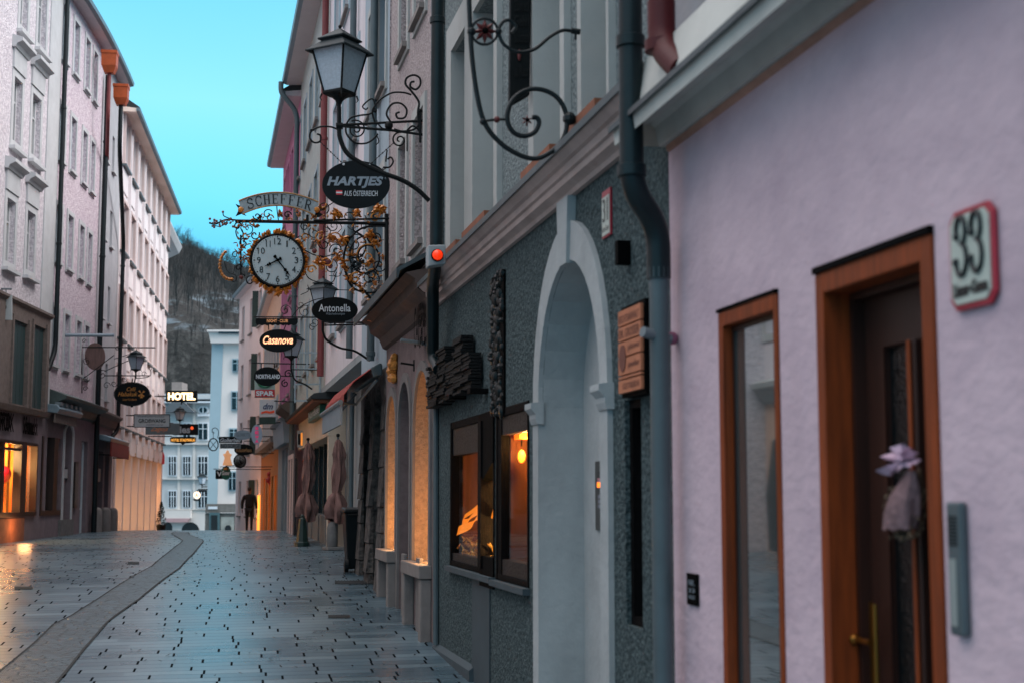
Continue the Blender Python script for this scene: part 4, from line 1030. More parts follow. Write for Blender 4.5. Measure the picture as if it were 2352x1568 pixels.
# sloping cornice with sheet roof
zt_ = R.z(985, 625, .3)
prof = [(0, zcn - .28), (.05, zcn - .26), (.10, zcn - .14), (.22, zcn - .06), (.24, zcn + .04), (.34, zcn + .10), (0, zcn + .18)]
MB().prof(R, sA0 + .02, sA1 + .05, prof).build('cornice', mat('cornice_brown', '#54443f', rough=.8, var=.3, scale=6), ah)
MB().prof(R, sA0 + .02, sA1 + .12, [(0, zcn + .34), (.40, zcn + .12), (.42, zcn + .04), (.44, zcn + .04), (.44, zcn + .14), (0, zcn + .40)]).build('sheet_roof', 'lead', ah)
# upper storey
hl = []
cols_ = ((973, 990), (946, 962), (922, 934), (899, 908))
cols_ = ((949, 972), (915, 932))
zb_u = R.z(960, 560); fl = 2.75
sw_ = []
for (x0, x1) in cols_:
    s1_, s0_ = R.s(x0, 400), R.s(x1, 400)
    for k in range(3): hl.append(H(s0_, s1_, zb_u + k * fl, zb_u + k * fl + 1.55, .22))
mb = MB(); panel(mb, R, sA0, sA1, zcn, 13, hl, n=-.02); mb.face([R.w(sA1, -.02, zcn), R.w(sA1, -3, zcn), R.w(sA1, -3, 13), R.w(sA1, -.02, 13)]); shell(mb, R, sA0, sA1 - .01, 3, 13); mb.build('upper_wall', 'roughcast_pink', ah)
for h in hl:
    window(ah, R, h, n=-.02, surround=('plaster_white', .13, .03), sill='stone_sill', pane='blind_pale')
# emblem, rod, letter sign
s, z = R.px(905, 845, .03); o = MB()
for i in range(10): o.ball(R.w(s + random.uniform(-.12, .12), .04, z + random.uniform(-.18, .18)), random.uniform(.04, .09), 6)
o = o.build('gilt_emblem', 'gold', None); tag(o, 'small gilded wall emblem beside the smallest lit arch', 'emblem')
ls = root('letter_sign', R.w(R.s(972, 770, .05), .05, R.z(972, 797, .05)), 'black letter sign fixed flat high on the mauve wall by the pipe', 'sign')
q = SZ(R, R.s(963, 765, .05), R.z(972, 796, .05), .05); ww = R.s(963, 765, .05) - R.s(983, 765, .05); hh = .46
mb = MB(); ptext(mb, q, 'CAFES', 0, hh, ww, 0, off=.06, th=.05, bold=.02); mb.build('lettering', 'black_paint', ls)
a = P3(R, 921, 781, .30); b = P3(R, 982, 790, .02); sR_ = R.s(982, 790, .0); Pr = R.perp(sR_)
o = MB().tube([Pr.pt(920, 781), Pr.pt(982, 790)], .022, 8).build('flag_rod', 'pipe_lightgrey', None, smooth=True); tag(o, 'pale metal rod sticking out of the mauve wall under the brown cornice', 'rod')
sR_ = R.s(952, 838, .0); Pr = R.perp(sR_); mb = MB(); mb.tube([Pr.pt(920, 833), Pr.pt(952, 838)], .012, 6); mb.tube([Pr.pt(952, 826), Pr.pt(952, 852)], .016, 6)
o = mb.build('sign_hook', 'iron', None); tag(o, 'thin black iron hook between the dark arch and the biggest lit arch', 'hook')
# ================================================================= stone pier house
mat('stone_rough', '#645d58', rough=.95, col2='#2f2c2b', scale=7, bump=1, bscale=14, detail=8, bdist=.06)
mat('blue_grey', '#93a3ad', rough=.9, var=.1, scale=2, bump=.15, bscale=14, stain=.15)
mat('pale_white', '#cfc8cc', rough=.9, var=.1, scale=2, bump=.15, bscale=14, stain=.15)
mat('sage_grey', '#a3a9a6', rough=.92, var=.2, scale=6, bump=.35, bscale=30, stain=.2)
mat('pink_wall', '#b87391', rough=.9, var=.15, scale=3, bump=.2, bscale=20, stain=.2)
mat('soffit', '#c9c0c2', rough=.9, var=.08)
mat('roof_dark', '#23292c', rough=.7, var=.3)
mat('gutter', '#6b7f8a', rough=.45, var=.2)
mat('window_white', '#9fb0b8', rough=.6, var=.1)
mat('window_blue', '#7d9fb2', rough=.6, var=.1)
mat('cream', '#c9b8a4', rough=.85, var=.12, scale=3, stain=.15)
mat('shop_dark', '#151a1c', rough=.4, var=.3)
mat('dark_purple', '#4f4a50', rough=.9, var=.25, scale=6, bump=.3, bscale=30)
mat('orange_wall', '#b3702f', rough=.9, var=.2, scale=3)
mat('salmon', '#c9a58e', rough=.9, var=.15, scale=3)
mat('pinkish_white', '#d8c4c2', rough=.9, var=.1, scale=3)
mat('shutter_green', '#17332f', rough=.6, var=.3, scale=8)
mat('warm_room', '#c98040', rough=.9, emit='#ff9a40', estr=.55)
mat('stone_base', '#6f7070', rough=.9, var=.3, scale=6, bump=.4, bscale=30)
sS0, sS1 = sA1 + .004, R.s(826, 1200)
shh = root('stone_pier_house', R.w(20, 0, R.g(20)), 'narrow house with rough dark stone piers and a folded red awning', 'house')
zS = R.z(875, 850)
bays = [H(R.s(862, 1200), R.s(858, 1200), -.5, 3.0, .5, spring=2.6), H(R.s(838, 1200) - .05, R.s(833, 1200), -.5, 3.0, .5, spring=2.6)]
ln = sS1 - sS0
bays = [H(sS0 + ln * .16, sS0 + ln * .42, -.5, 3.2, .6, spring=2.8), H(sS0 + ln * .58, sS0 + ln * .86, -.5, 3.2, .6, spring=2.8)]
mb = MB(); panel(mb, R, sS0, sS1, -.5, zS, bays); mb.face([R.w(sS1, 0, -.5), R.w(sS1, -1, -.5), R.w(sS1, -1, zS), R.w(sS1, 0, zS)]); mb.build('wall', 'stone_rough', shh)
MB().fb(R, sS0 + .1, sS1 - .1, -.62, -.56, -.5, zS).build('shop_front', 'shop_dark', shh)
rnd = random.Random(4)
for s in (sS0 + ln * .08, sS0 + ln * .5, sS0 + ln * .90):
    mb = MB(); z = -.4; 
    while z < 2.7:
        h_ = rnd.uniform(.3, .55); w0 = .62 * (1 - z * .10); nn_ = .10 * (1 - z * .3)
        mb.hexa([R.w(s - w0 / 2 + rnd.uniform(-.02, .02), 0, z), R.w(s + w0 / 2, 0, z), R.w(s + w0 / 2, nn_, z), R.w(s - w0 / 2, nn_ + rnd.uniform(-.02, .03), z), R.w(s - w0 / 2, 0, z + h_ - .015), R.w(s + w0 / 2, 0, z + h_ - .015), R.w(s + w0 / 2 - .01, nn_ - .03, z + h_ - .015), R.w(s - w0 / 2, nn_ - .03, z + h_ - .015)]); z += h_
    mb.build('stone_pier', 'stone_rough', shh, bevel=.03)
mat('curtain_pale', '#8b8d8c', rough=.4, var=.3, scale=9, stretch=(5, 5, .3), spec=.5)
WRND = random.Random(21)
def upper(house, s0, s1, z0, z1, m, cols, zrow, pitch, hw, ww, rows=4, n=0.0, fr=R, frame='window_white', surround=None, dep=.14, sill='stone_sill', pane='glass_sky', seg=None, shut=None, cw=2, rw=(.33,)):
    hs = []
    for c in cols:
        for k in range(rows):
            za = zrow + k * pitch; zb = za + hw
            if zb < z1 - .15 and za > z0: hs.append(H(c - ww / 2, c + ww / 2, za, zb, dep))
    mb = MB(); panel(mb, fr, s0, s1, z0, z1, hs, n=n, seg=seg)
    mb.build('upper_wall', m, house)
    for h in hs: window(house, fr, h, frame=frame, n=n, surround=surround, sill=sill, pane=WRND.choice([pane, pane, 'curtain_pale', 'glass_dark', 'glass_sky']), cols=cw, rows=rw)
    return hs
cs = lambda *xs: [R.s(x, 600) for x in xs]
upper(shh, sS0, sS1, zS, 13, 'blue_grey', [sS0 + .75, sS0 + 2.0], 4.6, 2.8, 1.6, .85, surround=('plaster_white', .12, .03), dep=.2)
mb = MB(); shell(mb, R, sS0, sS1, 0, 13); mb.build('body', 'blue_grey', shh)
b = P3(R, 868, 0, .10); c = P3(R, 851, 828, .10); downpipe(shh, [V(c.x, c.y, 13), c], .055, 'pipe_grey', [(c.x, c.y, c.z + .1), (c.x, c.y, 7)])
# awning, folded, red cloth
aw = root('folded_awning', P3(R, 870, 850, .1), 'folded red awning with grey metal arms above the stone piers', 'awning')
sW0, sW1 = sS0 + .1, sS1 - .05
zA_ = R.z(872, 862)
MB().prof(R, sW0, sW1, [(0.04, zA_ - .05), (.16, zA_ - .08), (.2, zA_ + .05), (.08, zA_ + .12), (.04, zA_ + .1)]).build('cassette', 'pipe_grey', aw, bevel=.02)
mat('awning_red', '#8e2416', rough=.8, var=.25, scale=6)
def sheet(mb, fr, s0, s1, pr, th=.012, sc_=0):
    k = 10
    for (n0, z0), (n1, z1) in zip(pr, pr[1:]):
        for j in range(k):
            a, b = lerp(s0, s1, j / k), lerp(s0, s1, (j + 1) / k); w = lambda s: sc_ * math.sin(s * 14)
            mb.hexa([fr.w(a, n0, z0 + w(a)), fr.w(b, n0, z0 + w(b)), fr.w(b, n1, z1 + w(b)), fr.w(a, n1, z1 + w(a)), fr.w(a, n0, z0 + th + w(a)), fr.w(b, n0, z0 + th + w(b)), fr.w(b, n1, z1 + th + w(b)), fr.w(a, n1, z1 + th + w(a))])
mb = MB(); sheet(mb, R, sW0 + .05, sW1, [(.18, zA_ + .04), (.42, zA_ - .14), (.55, zA_ - .32), (.56, zA_ - .52)], .012, .01); mb.build('cloth', 'awning_red', aw)
mb = MB()
for s in (sW0 + .1, sW1 - .1): mb.tube([R.w(s, .1, zA_ - .1), R.w(s + .3, .35, zA_ - .42), R.w(s, .62, zA_ - .42)], .022, 6)
mb.tube([R.w(sW0, .60, zA_ - .42), R.w(sW1 + .1, .60, zA_ - .42)], .035, 8)
mb.build('folding_arms', 'pipe_lightgrey', aw, smooth=True)
MB().fb(R, sW0 + .02, sW1, .57, .60, zA_ - .72, zA_ - .44).build('valance', mat('valance', '#77838a', rough=.8), aw)

# ================================================================= pale house with annex (recessed at street level)
s5 = R.s(745, 1000); s5e = R.s(679, 1000); zEa = (R.z(741, 24) + R.z(690, 172)) / 2
print('s5', sS1, s5, s5e, 'eave', R.z(741, 24), R.z(690, 172))
ph = root('pale_house', R.w((sS1 + s5) / 2, 0, R.g(26)), 'pale white house above the small cream shop annex with parasols', 'house')
n5 = -.45; zG5 = 3.9
upper(ph, sS1 + .004, s5, zG5, 13, 'pale_white', [sS1 + 1.3, sS1 + 3.1, sS1 + 5.0], 4.7, 2.85, 1.65, .95, surround=('window_white', .1, .03))
mb = MB(); shell(mb, R, sS1 + .01, s5, zG5, 13); mb.build('body', 'pale_white', ph)
MB().fb(R, sS1 + .01, s5 + 9, -1.2, -.001, zG5 - .12, zG5 - .002).build('jetty', 'plaster_grey', ph)
g5w = [H(R.s(840, 1050, n5), R.s(822, 1050, n5), 1.1, 2.7, .1)]
sx0 = R.s(795, 950, n5); sx1 = s5e
mb = MB(); panel(mb, R, sS1 + .01, sx0, -.2, zG5 - .12, [H(sS1 + 1.0, sS1 + 2.1, 1.4, 2.9, .12), H(sS1 + 3.1, sS1 + 4.3, .6, 2.8, .12)], n=n5); mb.build('ground_wall', 'plaster_grey', ph)
for h in (H(sS1 + 1.0, sS1 + 2.1, 1.4, 2.9, .12), H(sS1 + 3.1, sS1 + 4.3, .6, 2.8, .12)): window(ph, R, h, n=n5, frame='window_white', cols=3)
b = R.w(R.s(806, 1100, -.35), -.35, 0); downpipe(ph, [V(b.x, b.y, .3), V(b.x, b.y, zG5 - .15)], .05, 'pipe_grey')
b = P3(R, 806, 500, .09); downpipe(ph, [V(b.x, b.y, zG5), V(b.x, b.y, 13)], .055, 'pipe_grey', [(b.x, b.y, 7.6)])
# annex
an = root('shop_annex', R.w(sx0, n5, R.g(sx0)), 'small cream shop annex with dark flat sheet roof and green sign', 'shop')
nA = R.px(756, 950)[0]; nA = -.08; zt5 = R.z(795, 918, n5); zb5 = R.z(795, 1000, n5)
mb = MB(); mb.fb(R, sx0, sx1, n5, nA, zb5, zt5); mb.fb(R, sx0, sx0 + .25, n5, nA - .02, -.1, zb5); mb.build('wall', 'cream', an, bevel=.01)
MB().prof(R, sx0 - .18, sx1, [(n5 - .0, zt5 + .002), (nA + .35, zt5 + .002), (nA + .38, zt5 + .05), (nA + .30, zt5 + .12), (n5, zt5 + .2)]).build('flat_roof', 'roof_dark', an, bevel=.01)
MB().prof(R, sx0 - .12, sx1, [(n5, zt5 - .06), (nA + .3, zt5 - .04), (nA + .33, zt5), (n5, zt5)]).build('soffit_board', 'sill_orange', an)
MB().fb(R, sx0 + .05, sx1, n5 - .04, n5, -.1, zb5).build('shop_glass', 'glass_sky', an)
mb = MB()
for i in range(7): s = lerp(sx0 + .3, sx1 - .1, i / 6); mb.fb(R, s - .05, s + .05, n5 + .002, n5 + .06, .2, zb5)
mb.fb(R, sx0 + .26, sx1, n5 + .002, n5 + .05, 1.0 - .2, .95); mb.build('shop_frame', 'shop_dark', an)
for i in range(4):
    s = sx0 + .26 + i * 2.1; MB().fb(R, s, s + 1.6, n5 + .0, n5 + .2, -.1, R.g(s) + .62).build('plinth_block', 'stone_base', an, bevel=.02)
sg = root('green_shop_sign', R.w(R.s(720, 950, .0), 0, 3.2), 'small green box sign under the dark flat roof of the annex', 'sign')
s0_, s1_ = R.s(734, 950, .06), R.s(708, 950, .06); 
MB().fb(R, s0_, s1_, nA + .01, nA + .14, R.z(720, 962, .06), R.z(720, 938, .06)).build('box', mat('sign_green', '#0f5a45', rough=.4), sg, bevel=.01)
q = SZ(R, s1_, R.z(720, 962, .06), nA + .14); mb = MB(); ptext(mb, q, 'Nordsee', .2, .22, (s1_ - s0_) - .2, .06, off=.01, th=.008); mb.build('lettering', 'letter_white', sg)
# ================================================================= sage house
sh6 = root('sage_house', R.w(33, 0, R.g(33)), 'sage grey house with blue framed windows under a deep boarded eave', 'house')
upper(sh6, s5 + .004, s5e, zG5, zEa, 'sage_grey', [s5 + 1.2 + 2.05 * i for i in range(5)], 4.6, 2.8, 1.6, .95, frame='window_blue', surround=('blue_grey', .1, .02))
mb = MB(); shell(mb, R, s5, s5e, zG5, zEa); mb.build('body', 'sage_grey', sh6)
def eave(house, fr, s0, s1, z, over, m='soffit', rise=.0, name='eave', seg=None):
    MB().prof(fr, s0, s1, [(-.3, z), (over, z + rise), (over, z + rise + .12), (-.3, z + .2)], seg).build(name, m, house)
    MB().prof(fr, s0 - .02, s1 + .02, [(over + .002, z + rise + .02), (over + .10, z + rise + .04), (over + .12, z + rise + .14), (over + .002, z + rise + .13)], seg).build('gutter', 'gutter', house)
    MB().prof(fr, s0, s1, [(-.3, z + .2), (over, z + rise + .125), (over + .1, z + rise + .16), (-4, z + 3.2), (-4, z + 3.1)], seg).build('roof', 'roof_dark', house)
eave(sh6, R, sS1, s5e + .1, zEa, .40, rise=-.05)
b = R.w(s5, .1, 0); downpipe(sh6, [V(b.x, b.y, R.z(741, 870)), V(b.x, b.y, zEa)], .07, 'pipe_rust', [(b.x, b.y, 6), (b.x, b.y, 9)])
b = R.w(s5e, .1, 0); b2 = R.w(s5e, .55, 0); downpipe(sh6, bend([V(b2.x, b2.y, zEa), V(b2.x, b2.y, zEa - .3), V(b.x, b.y, zEa - .8), V(b.x, b.y, 2.9)], 6, .3), .07, 'pipe_grey', [(b.x, b.y, 7)])
# open casement
cs_ = root('open_casement', R.w(R.s(735, 860), 0, 4.2), 'white casement window swung open from the sage house above the annex', 'window')
Pc = R.perp(R.s(738, 860))
mb = MB()
for (x0, y0, x1, y1) in ((676, 808, 679, 924), (733, 815, 737, 905), (704, 812, 707, 915), (679, 808, 734, 811), (679, 845, 734, 848), (679, 880, 734, 883), (679, 918, 734, 921)): pplate(mb, Pc, [(x0, y1), (x1, y1), (x1, y0), (x0, y0)], 0, .04)
mb.build('frame', 'window_white', cs_); mb = MB(); mb.face([Pc.pt(x, y, -.02) for x, y in ((678, 920), (735, 920), (735, 810), (678, 810))]); mb.build('pane', 'glass_clear', cs_)
# ground floor beyond the annex
g6 = R.s(663, 1100); g7 = R.s(634, 1100); g8 = R.s(603, 1100)
mb = MB(); panel(mb, R, s5e, g6, -.2, zG5, [H(s5e + .8, s5e + 1.6, .65, 2.7, .1), H(s5e + 2.0, s5e + 2.8, .65, 2.7, .1)]); mb.build('ground_wall', 'dark_purple', sh6)
for h in (H(s5e + .8, s5e + 1.6, .65, 2.7, .1), H(s5e + 2.0, s5e + 2.8, .65, 2.7, .1)): window(sh6, R, h, frame='salmon', surround=('pinkish_white', .12, .03), cols=1)
MB().prof(R, s5e, g6, [(0, zG5 - .1), (.12, zG5 - .05), (.4, zG5 + .12), (.42, zG5 + .18), (0, zG5 + .4)]).build('cornice', mat('c6', '#5d5048', rough=.85, var=.2), sh6)
# poster lightbox
pb_ = root('lit_poster_box', R.w(R.s(690, 1005), .1, 2), 'small framed lit box on the dark wall behind the parasol', 'lightbox')
Pb = R.perp(R.s(696, 1005, 0)); board(pb_, Pb, 683, 988, 696, 1026, 'plaster_white', .06, name='frame'); board(pb_, Pb, 691, 993, 695, 1022, 'warm_room', .01, .012, name='lit_face'); board(pb_, Pb, 684.5, 995, 690, 1020, 'sign_slate', .01, .012, name='picture')
# ================================================================= pink eave house
ph7 = root('pink_eave_house', R.w(43, 0, R.g(43)), 'deep pink house with a projecting pale eave beyond the sage house', 'house')
s7e = R.s(640, 1000); zE7 = R.z(644, 330)
zE7 = EYE + 10.9
upper(ph7, s5e + .004, s7e, zG5, zE7, 'pink_wall', [s5e + 1.1 + 2.0 * i for i in range(4)], 4.6, 2.8, 1.6, .95, frame='window_blue', surround=('pink_wall', .14, .04))
mb = MB(); shell(mb, R, s5e, s7e, zG5, zE7); mb.face([R.w(s7e, 0, -1), R.w(s7e, -3, -1), R.w(s7e, -3, zG5), R.w(s7e, 0, zG5)]); mb.build('body', 'pink_wall', ph7)
eave(ph7, R, s5e + .12, s7e + .1, zE7, .42, rise=-.02)
mb = MB(); mb.fb(R, s5e + 1, s5e + 2, -1.3, -.5, zE7 + .5, zE7 + 2.0); mb.fb(R, s5e + .9, s5e + 2.1, -1.4, -.4, zE7 + 2.0, zE7 + 2.15); mb.build('chimney', 'stone_base', ph7)
mb = MB(); panel(mb, R, g6, s7e, -.3, zG5, [H(g6 + .4, g6 + 1.8, .4, 3.1, .2), H(g6 + 2.2, g6 + 3.6, .4, 3.1, .2)]); mb.build('ground_wall', 'plaster_grey', ph7)
for i in (0, 1): MB().fb(R, g6 + .4 + 1.8 * i, g6 + 1.8 + 1.8 * i, -.2, -.14, .4, 3.1).build('shop_window', 'shop_dark', ph7)
MB().prof(R, g6, s7e, [(0, zG5 - .7), (.15, zG5 - .7), (.2, zG5 - .1), (.3, zG5), (0, zG5 + .1)]).build('fascia', 'blue_grey', ph7)
# ================================================================= orange shop house and the last houses
oh = root('orange_shop_house', R.w(53, 0, R.g(53)), 'lower pale house with an orange plastered shopfront before the bend', 'house')
zE8 = R.z(615, 655); s8e = R.s(601, 1000)
zE8 = EYE + 7.4
mb = MB(); panel(mb, R, s7e + .004, s8e, -.6, R.z(615, 1035), [H(s7e + 1 + 2.2 * i, s7e + 2.1 + 2.2 * i, .3, 2.4, .15) for i in range(5)]); mb.build('ground_wall', 'orange_wall', oh)
for i in range(5): MB().fb(R, s7e + 1 + 2.2 * i, s7e + 2.1 + 2.2 * i, -.16, -.1, .3, 2.4).build('shop_window', 'shop_dark' if i % 2 else 'warm_room', oh)
upper(oh, s7e + .004, s8e, R.z(615, 1035), zE8, 'salmon', [s7e + 1.2 + 2.1 * i for i in range(6)], 3.4, 2.7, 1.5, .9, frame='window_blue', surround=('blue_grey', .15, .03))
mb = MB(); shell(mb, R, s7e, s8e, -1, zE8); mb.build('body', 'salmon', oh)
eave(oh, R, s7e, s8e, zE8, .22)
MB().prof(R, s7e, s8e, [(0, R.z(615, 1035)), (.25, R.z(615, 1035) + .05), (.28, R.z(615, 1035) + .2), (0, R.z(615, 1035) + .3)]).build('cornice', 'stone_sill', oh)
lh = root('pink_white_house', R.w(64, 0, R.g(64)), 'pinkish white house with dark green shutters behind the walking person', 'house')
s9e = s8e + 9; zE9 = EYE + 9.6
R2 = Path(tuple(R.pos(s8e)), 0, [(0, 17.5)], 1, -1, 14)
hs = upper(lh, .004, 9, R2.w(5, 0, 0).z - 3, zE9, 'pinkish_white', [1.3, 4.4, 7.4], .8, 2.75, 1.6, 1.0, rows=4, fr=R2, frame='window_white', surround=None)
for h in hs[:4]:
    for e0 in (h['b'] + .02,):
        mb = MB(); mb.hexa([R2.w(e0, .02, h['c']), R2.w(e0 + .05, .02, h['c']), R2.w(e0 + .15, .26, h['c']), R2.w(e0 + .10, .26, h['c']), R2.w(e0, .02, h['d']), R2.w(e0 + .05, .02, h['d']), R2.w(e0 + .15, .26, h['d']), R2.w(e0 + .10, .26, h['d'])]); mb.build('shutter', 'shutter_green', lh)
mb = MB(); shell(mb, R2, 0, 9, -3, zE9, deep=-4); mb.build('body', 'pinkish_white', lh)
eave(lh, R2, 0, 9.1, zE9, .25)
# ---------------------------------------------------------------- parasols, bin, posts
mat('parasol_cloth', '#84645e', rough=.95, var=.25, scale=5, bump=.4, bscale=30)
mat('bin_black', '#090e10', rough=.5, var=.2, spec=.25)
def parasol(label, s, n, xc, y0, y1, wpx):
    p = R.w(s, n, R.g(s, n)); k = p.y / F
    rt = root('closed_parasol', p, label, 'parasol', 'closed parasols outside the annex'); A = At(p, .4)
    zt = (1240 - y0) * k * 0 + (EYE + (1141 - y0) * k) - p.z; zb = (EYE + (1141 - y1) * k) - p.z; H_ = zt - zb
    N = 28; prof = [(0, .02), (.04, .09), (.10, .11), (.20, .16), (.26, .12), (.45, .15), (.60, .11), (.66, .10), (.70, .17), (.85, .24), (1.0, .20)]
    mb = MB(); base = len(mb.v); rows = 26; rnd = random.Random(int(xc))
    for i in range(rows + 1):
        t = i / rows; r = interp(prof, t) * wpx * k / .44
        for j in range(N):
            a = 2 * pi * j / N; f = 1 + (.42 * (t ** .4)) * math.cos(a * 5 + t * 3.4 + 1.6 * math.sin(t * 6)) + .14 * math.cos(a * 11 + t * 9) + rnd.uniform(-.06, .06)
            if .62 < t < .69: f = 1 + (f - 1) * .3
            z = zt - t * H_ + (.06 * math.sin(a * 2 + 1) if i == rows else 0); mb.v.append(A(r * f * math.cos(a) + .03 * math.sin(t * 6), r * f * math.sin(a), z))
    for i in range(rows):
        for j in range(N): a = base + i * N + j; b = base + i * N + (j + 1) % N; mb.f.append((a, b, b + N, a + N))
    cl = mb.build('canopy', 'parasol_cloth', rt, smooth=True)
    mb = MB(); mb.lathe(A(0, 0, zt - .655 * H_), [(wpx * k * .20, -.03), (wpx * k * .255, -.02), (wpx * k * .255, .02), (wpx * k * .20, .03)], 16); mb.build('tie_strap', 'parasol_cloth', cl)
    MB().tube([A(0, 0, .04), A(0, 0, zt + .05)], .024, 8).build('pole', 'pipe_grey', rt, smooth=True)
    MB().ball(A(0, 0, zt + .07), .04, 8).build('finial', 'iron', rt)
    MB().hexa([A(-.24, -.24, .0), A(.24, -.24, .0), A(.24, .24, .0), A(-.24, .24, .0), A(-.24, -.24, .06), A(.24, -.24, .06), A(.24, .24, .06), A(-.24, .24, .06)]).build('base_plate', 'stone_base', rt, bevel=.01)
parasol('closed beige parasol tied at the waist, nearer the black bin', R.s(773, 1250, -.25), -.25, 773, 1008, 1196, 40)
parasol('closed beige parasol tied at the waist, farther and beside the green post', R.s(704, 1240, .10), .10, 704, 1016, 1192, 37)
s = R.s(694, 1232, .3); p = R.w(s, .3, R.g(s, .3)); 
o = root('green_cone_post', p, 'dark green tapered post standing at the farther parasol', 'post')
A = At(p); mb = MB(); sqring(mb, A, [(.16, 0), (.16, .08), (.13, .10), (.07, .58), (.05, .6)], .3, 8); mb.build('cone', mat('post_green', '#14302c', rough=.5, var=.3), o); MB().ball(A(0, 0, .62), .05, 8).build('knob', 'post_green', o)
# bollard stone
s = R.s(757, 1200, -.1); p = R.w(s, -.15, R.g(s)); mb = MB(); mb.lathe(p, [(.10, 0), (.11, .2), (.10, .45), (.07, .53), (.02, .56)], 14); o = mb.build('guard_stone', 'stone_base', None, smooth=True); tag(o, 'rounded grey guard stone between the nearer parasol and the shop glass', 'guard stone')
# black wheelie bin
s = R.s(815, 1300, .0); s = R.s(816, 1290, .05); p = R.w(s, -.02, 0); p.z = gz(p.y)
bn = root('wheelie_bin', p, 'black wheelie bin standing by the rough stone pier', 'bin'); A = At(p, math.radians(12))
mb = MB(); mb.hexa([A(-.20, -.2, .05), A(.20, -.2, .05), A(.2, .25, .05), A(-.2, .25, .05), A(-.26, -.28, .90), A(.26, -.28, .90), A(.26, .3, .90), A(-.26, .3, .90)]); mb.build('body', 'bin_black', bn, bevel=.02)
mb = MB(); mb.hexa([A(-.29, -.31, .905), A(.29, -.31, .905), A(.29, .33, .905), A(-.29, .33, .905), A(-.27, -.29, .96), A(.27, -.29, .96), A(.27, .31, .985), A(-.27, .31, .985)]); mb.build('lid', 'bin_black', bn, bevel=.02)
for x in (-.23, .23): 
    mb = MB(); mb.lathe(A(x - .03, -.22, .1), [(.10, 0), (.10, .06)], 16, axis=A(1, 0, 0) - A(0, 0, 0)); mb.build('wheel', 'bin_black', bn)
MB().tube([A(-.22, -.33, .87), A(.22, -.33, .87)], .016, 8).build('handle', 'bin_black', bn)
def chain(mb, pl, a, b, n, r=.006):
    for i in range(n):
        t0, t1 = i / n, (i + .78) / n; p = (lerp(a[0], b[0], t0), lerp(a[1], b[1], t0)); q = (lerp(a[0], b[0], t1), lerp(a[1], b[1], t1)); ptube(mb, pl, [p, q], r if i % 2 else r * 1.7, 0, 5)
# ---------------------------------------------------------------- main lantern
sL = R.s(998, 460, .2); PL_ = R.perp(sL); kL = PL_.scale(780, 300)
la = lantern('large four sided street lantern on a long curved arm above the dark oval sign', PL_, 779, 228, kL, .25)
mb = MB(); T = lambda pts, r=.016, off=0: ptube(mb, PL_, pts, r, off, 8)
T([(779, 246), (779, 290)], .022); T(bez([(779, 290), (781, 318), (797, 352), (830, 375), (880, 398), (925, 415), (960, 437), (986, 462)], 8), .023)
T([(772, 290), (787, 290)], .034); mb.build('arm', 'iron', la, smooth=True)
# scrolled bracket carrying the round sign
sH = R.s(966, 300); PH = R.perp(sH)
hb_ = root('scroll_bracket', PH.pt(968, 300), 'black scrollwork bracket reaching from the wall behind the large lantern', 'wall bracket')
mb = MB(); T = lambda pts, r=.011, off=0: ptube(mb, PH, pts, r, off, 6)
T([(775, 288), (985, 277)], .015); T([(780, 290), (900, 300), (985, 312)], .015); T([(965, 255), (965, 328)], .014); T([(935, 300), (935, 348)], .008)
T(bez([(780, 300), (760, 292), (735, 292), (715, 302), (712, 318), (722, 328), (735, 325), (736, 312), (728, 308)], 8))
T(bez([(965, 312), (960, 260), (962, 235), (945, 210), (932, 195), (934, 180), (950, 173), (964, 180), (965, 196), (955, 206), (943, 200), (944, 190), (952, 188)], 8), .013)
T(bez([(945, 218), (925, 213), (900, 214), (875, 228), (862, 243), (855, 258), (862, 285)], 8))
T(bez([(862, 243), (856, 228), (845, 232), (833, 245), (840, 252), (845, 248)], 8), .009)
T(bez([(862, 250), (850, 262), (825, 266), (805, 272), (795, 290), (797, 310), (815, 328), (838, 330), (855, 322), (868, 308)], 8))
T(spiral(818, 298, 22, 4, 120, -520), .009)
T(bez([(900, 285), (888, 262), (900, 240), (920, 238), (934, 252), (930, 270), (914, 272), (910, 262), (918, 258)], 8), .012)
T(bez([(905, 297), (925, 302), (950, 298), (962, 285), (965, 262)], 8)); T(spiral(918, 322, 18, 3, 80, 620), .010)
T(bez([(935, 300), (948, 290), (962, 300), (964, 312)], 6)); T(bez([(868, 285), (880, 296), (900, 296)], 6), .009); T(bez([(865, 310), (870, 325), (864, 333)], 6), .007)
mb.build('scrollwork', 'iron', hb_, smooth=True)
mb = MB(); [mb.ball(PH.pt(x, y), r, 8) for x, y, r in ((893, 289, .05), (965, 255, .025), (862, 256, .02), (715, 300, .018))]; mb.build('bosses', 'iron', hb_)
hj = root('oval_hanging_sign', PH.pt(819, 370), 'large dark oval hanging sign with grey slanted capitals and a small red white flag', 'sign')
oval(hj, PH, 818, 424, 78, 55, 'sign_slate', .03)
words(hj, PH, [('HARTJES', 751, 406, 880, 433, dict(shear=.25, bold=.04)), ('R', 884, 408, 887, 412)], 'letter_grey')
words(hj, PH, [('AUS ÖSTERREICH', 790, 436, 867, 451)], 'letter_white', name='small_lettering')
fl = MB(); pplate(fl, PH, [(772, 448), (786, 448), (786, 438), (772, 438)], .005, .005); fl.build('flag', 'flag_red', hj)
fl = MB(); pplate(fl, PH, [(772, 444.7), (786, 444.7), (786, 441.3), (772, 441.3)], .007, .004); fl.build('flag_stripe', 'letter_white', hj)
mb = MB(); chain(mb, PH, (735, 326), (789, 378), 14, .005); chain(mb, PH, (905, 328), (848, 380), 14, .005); mb.build('chain', 'iron', hj)
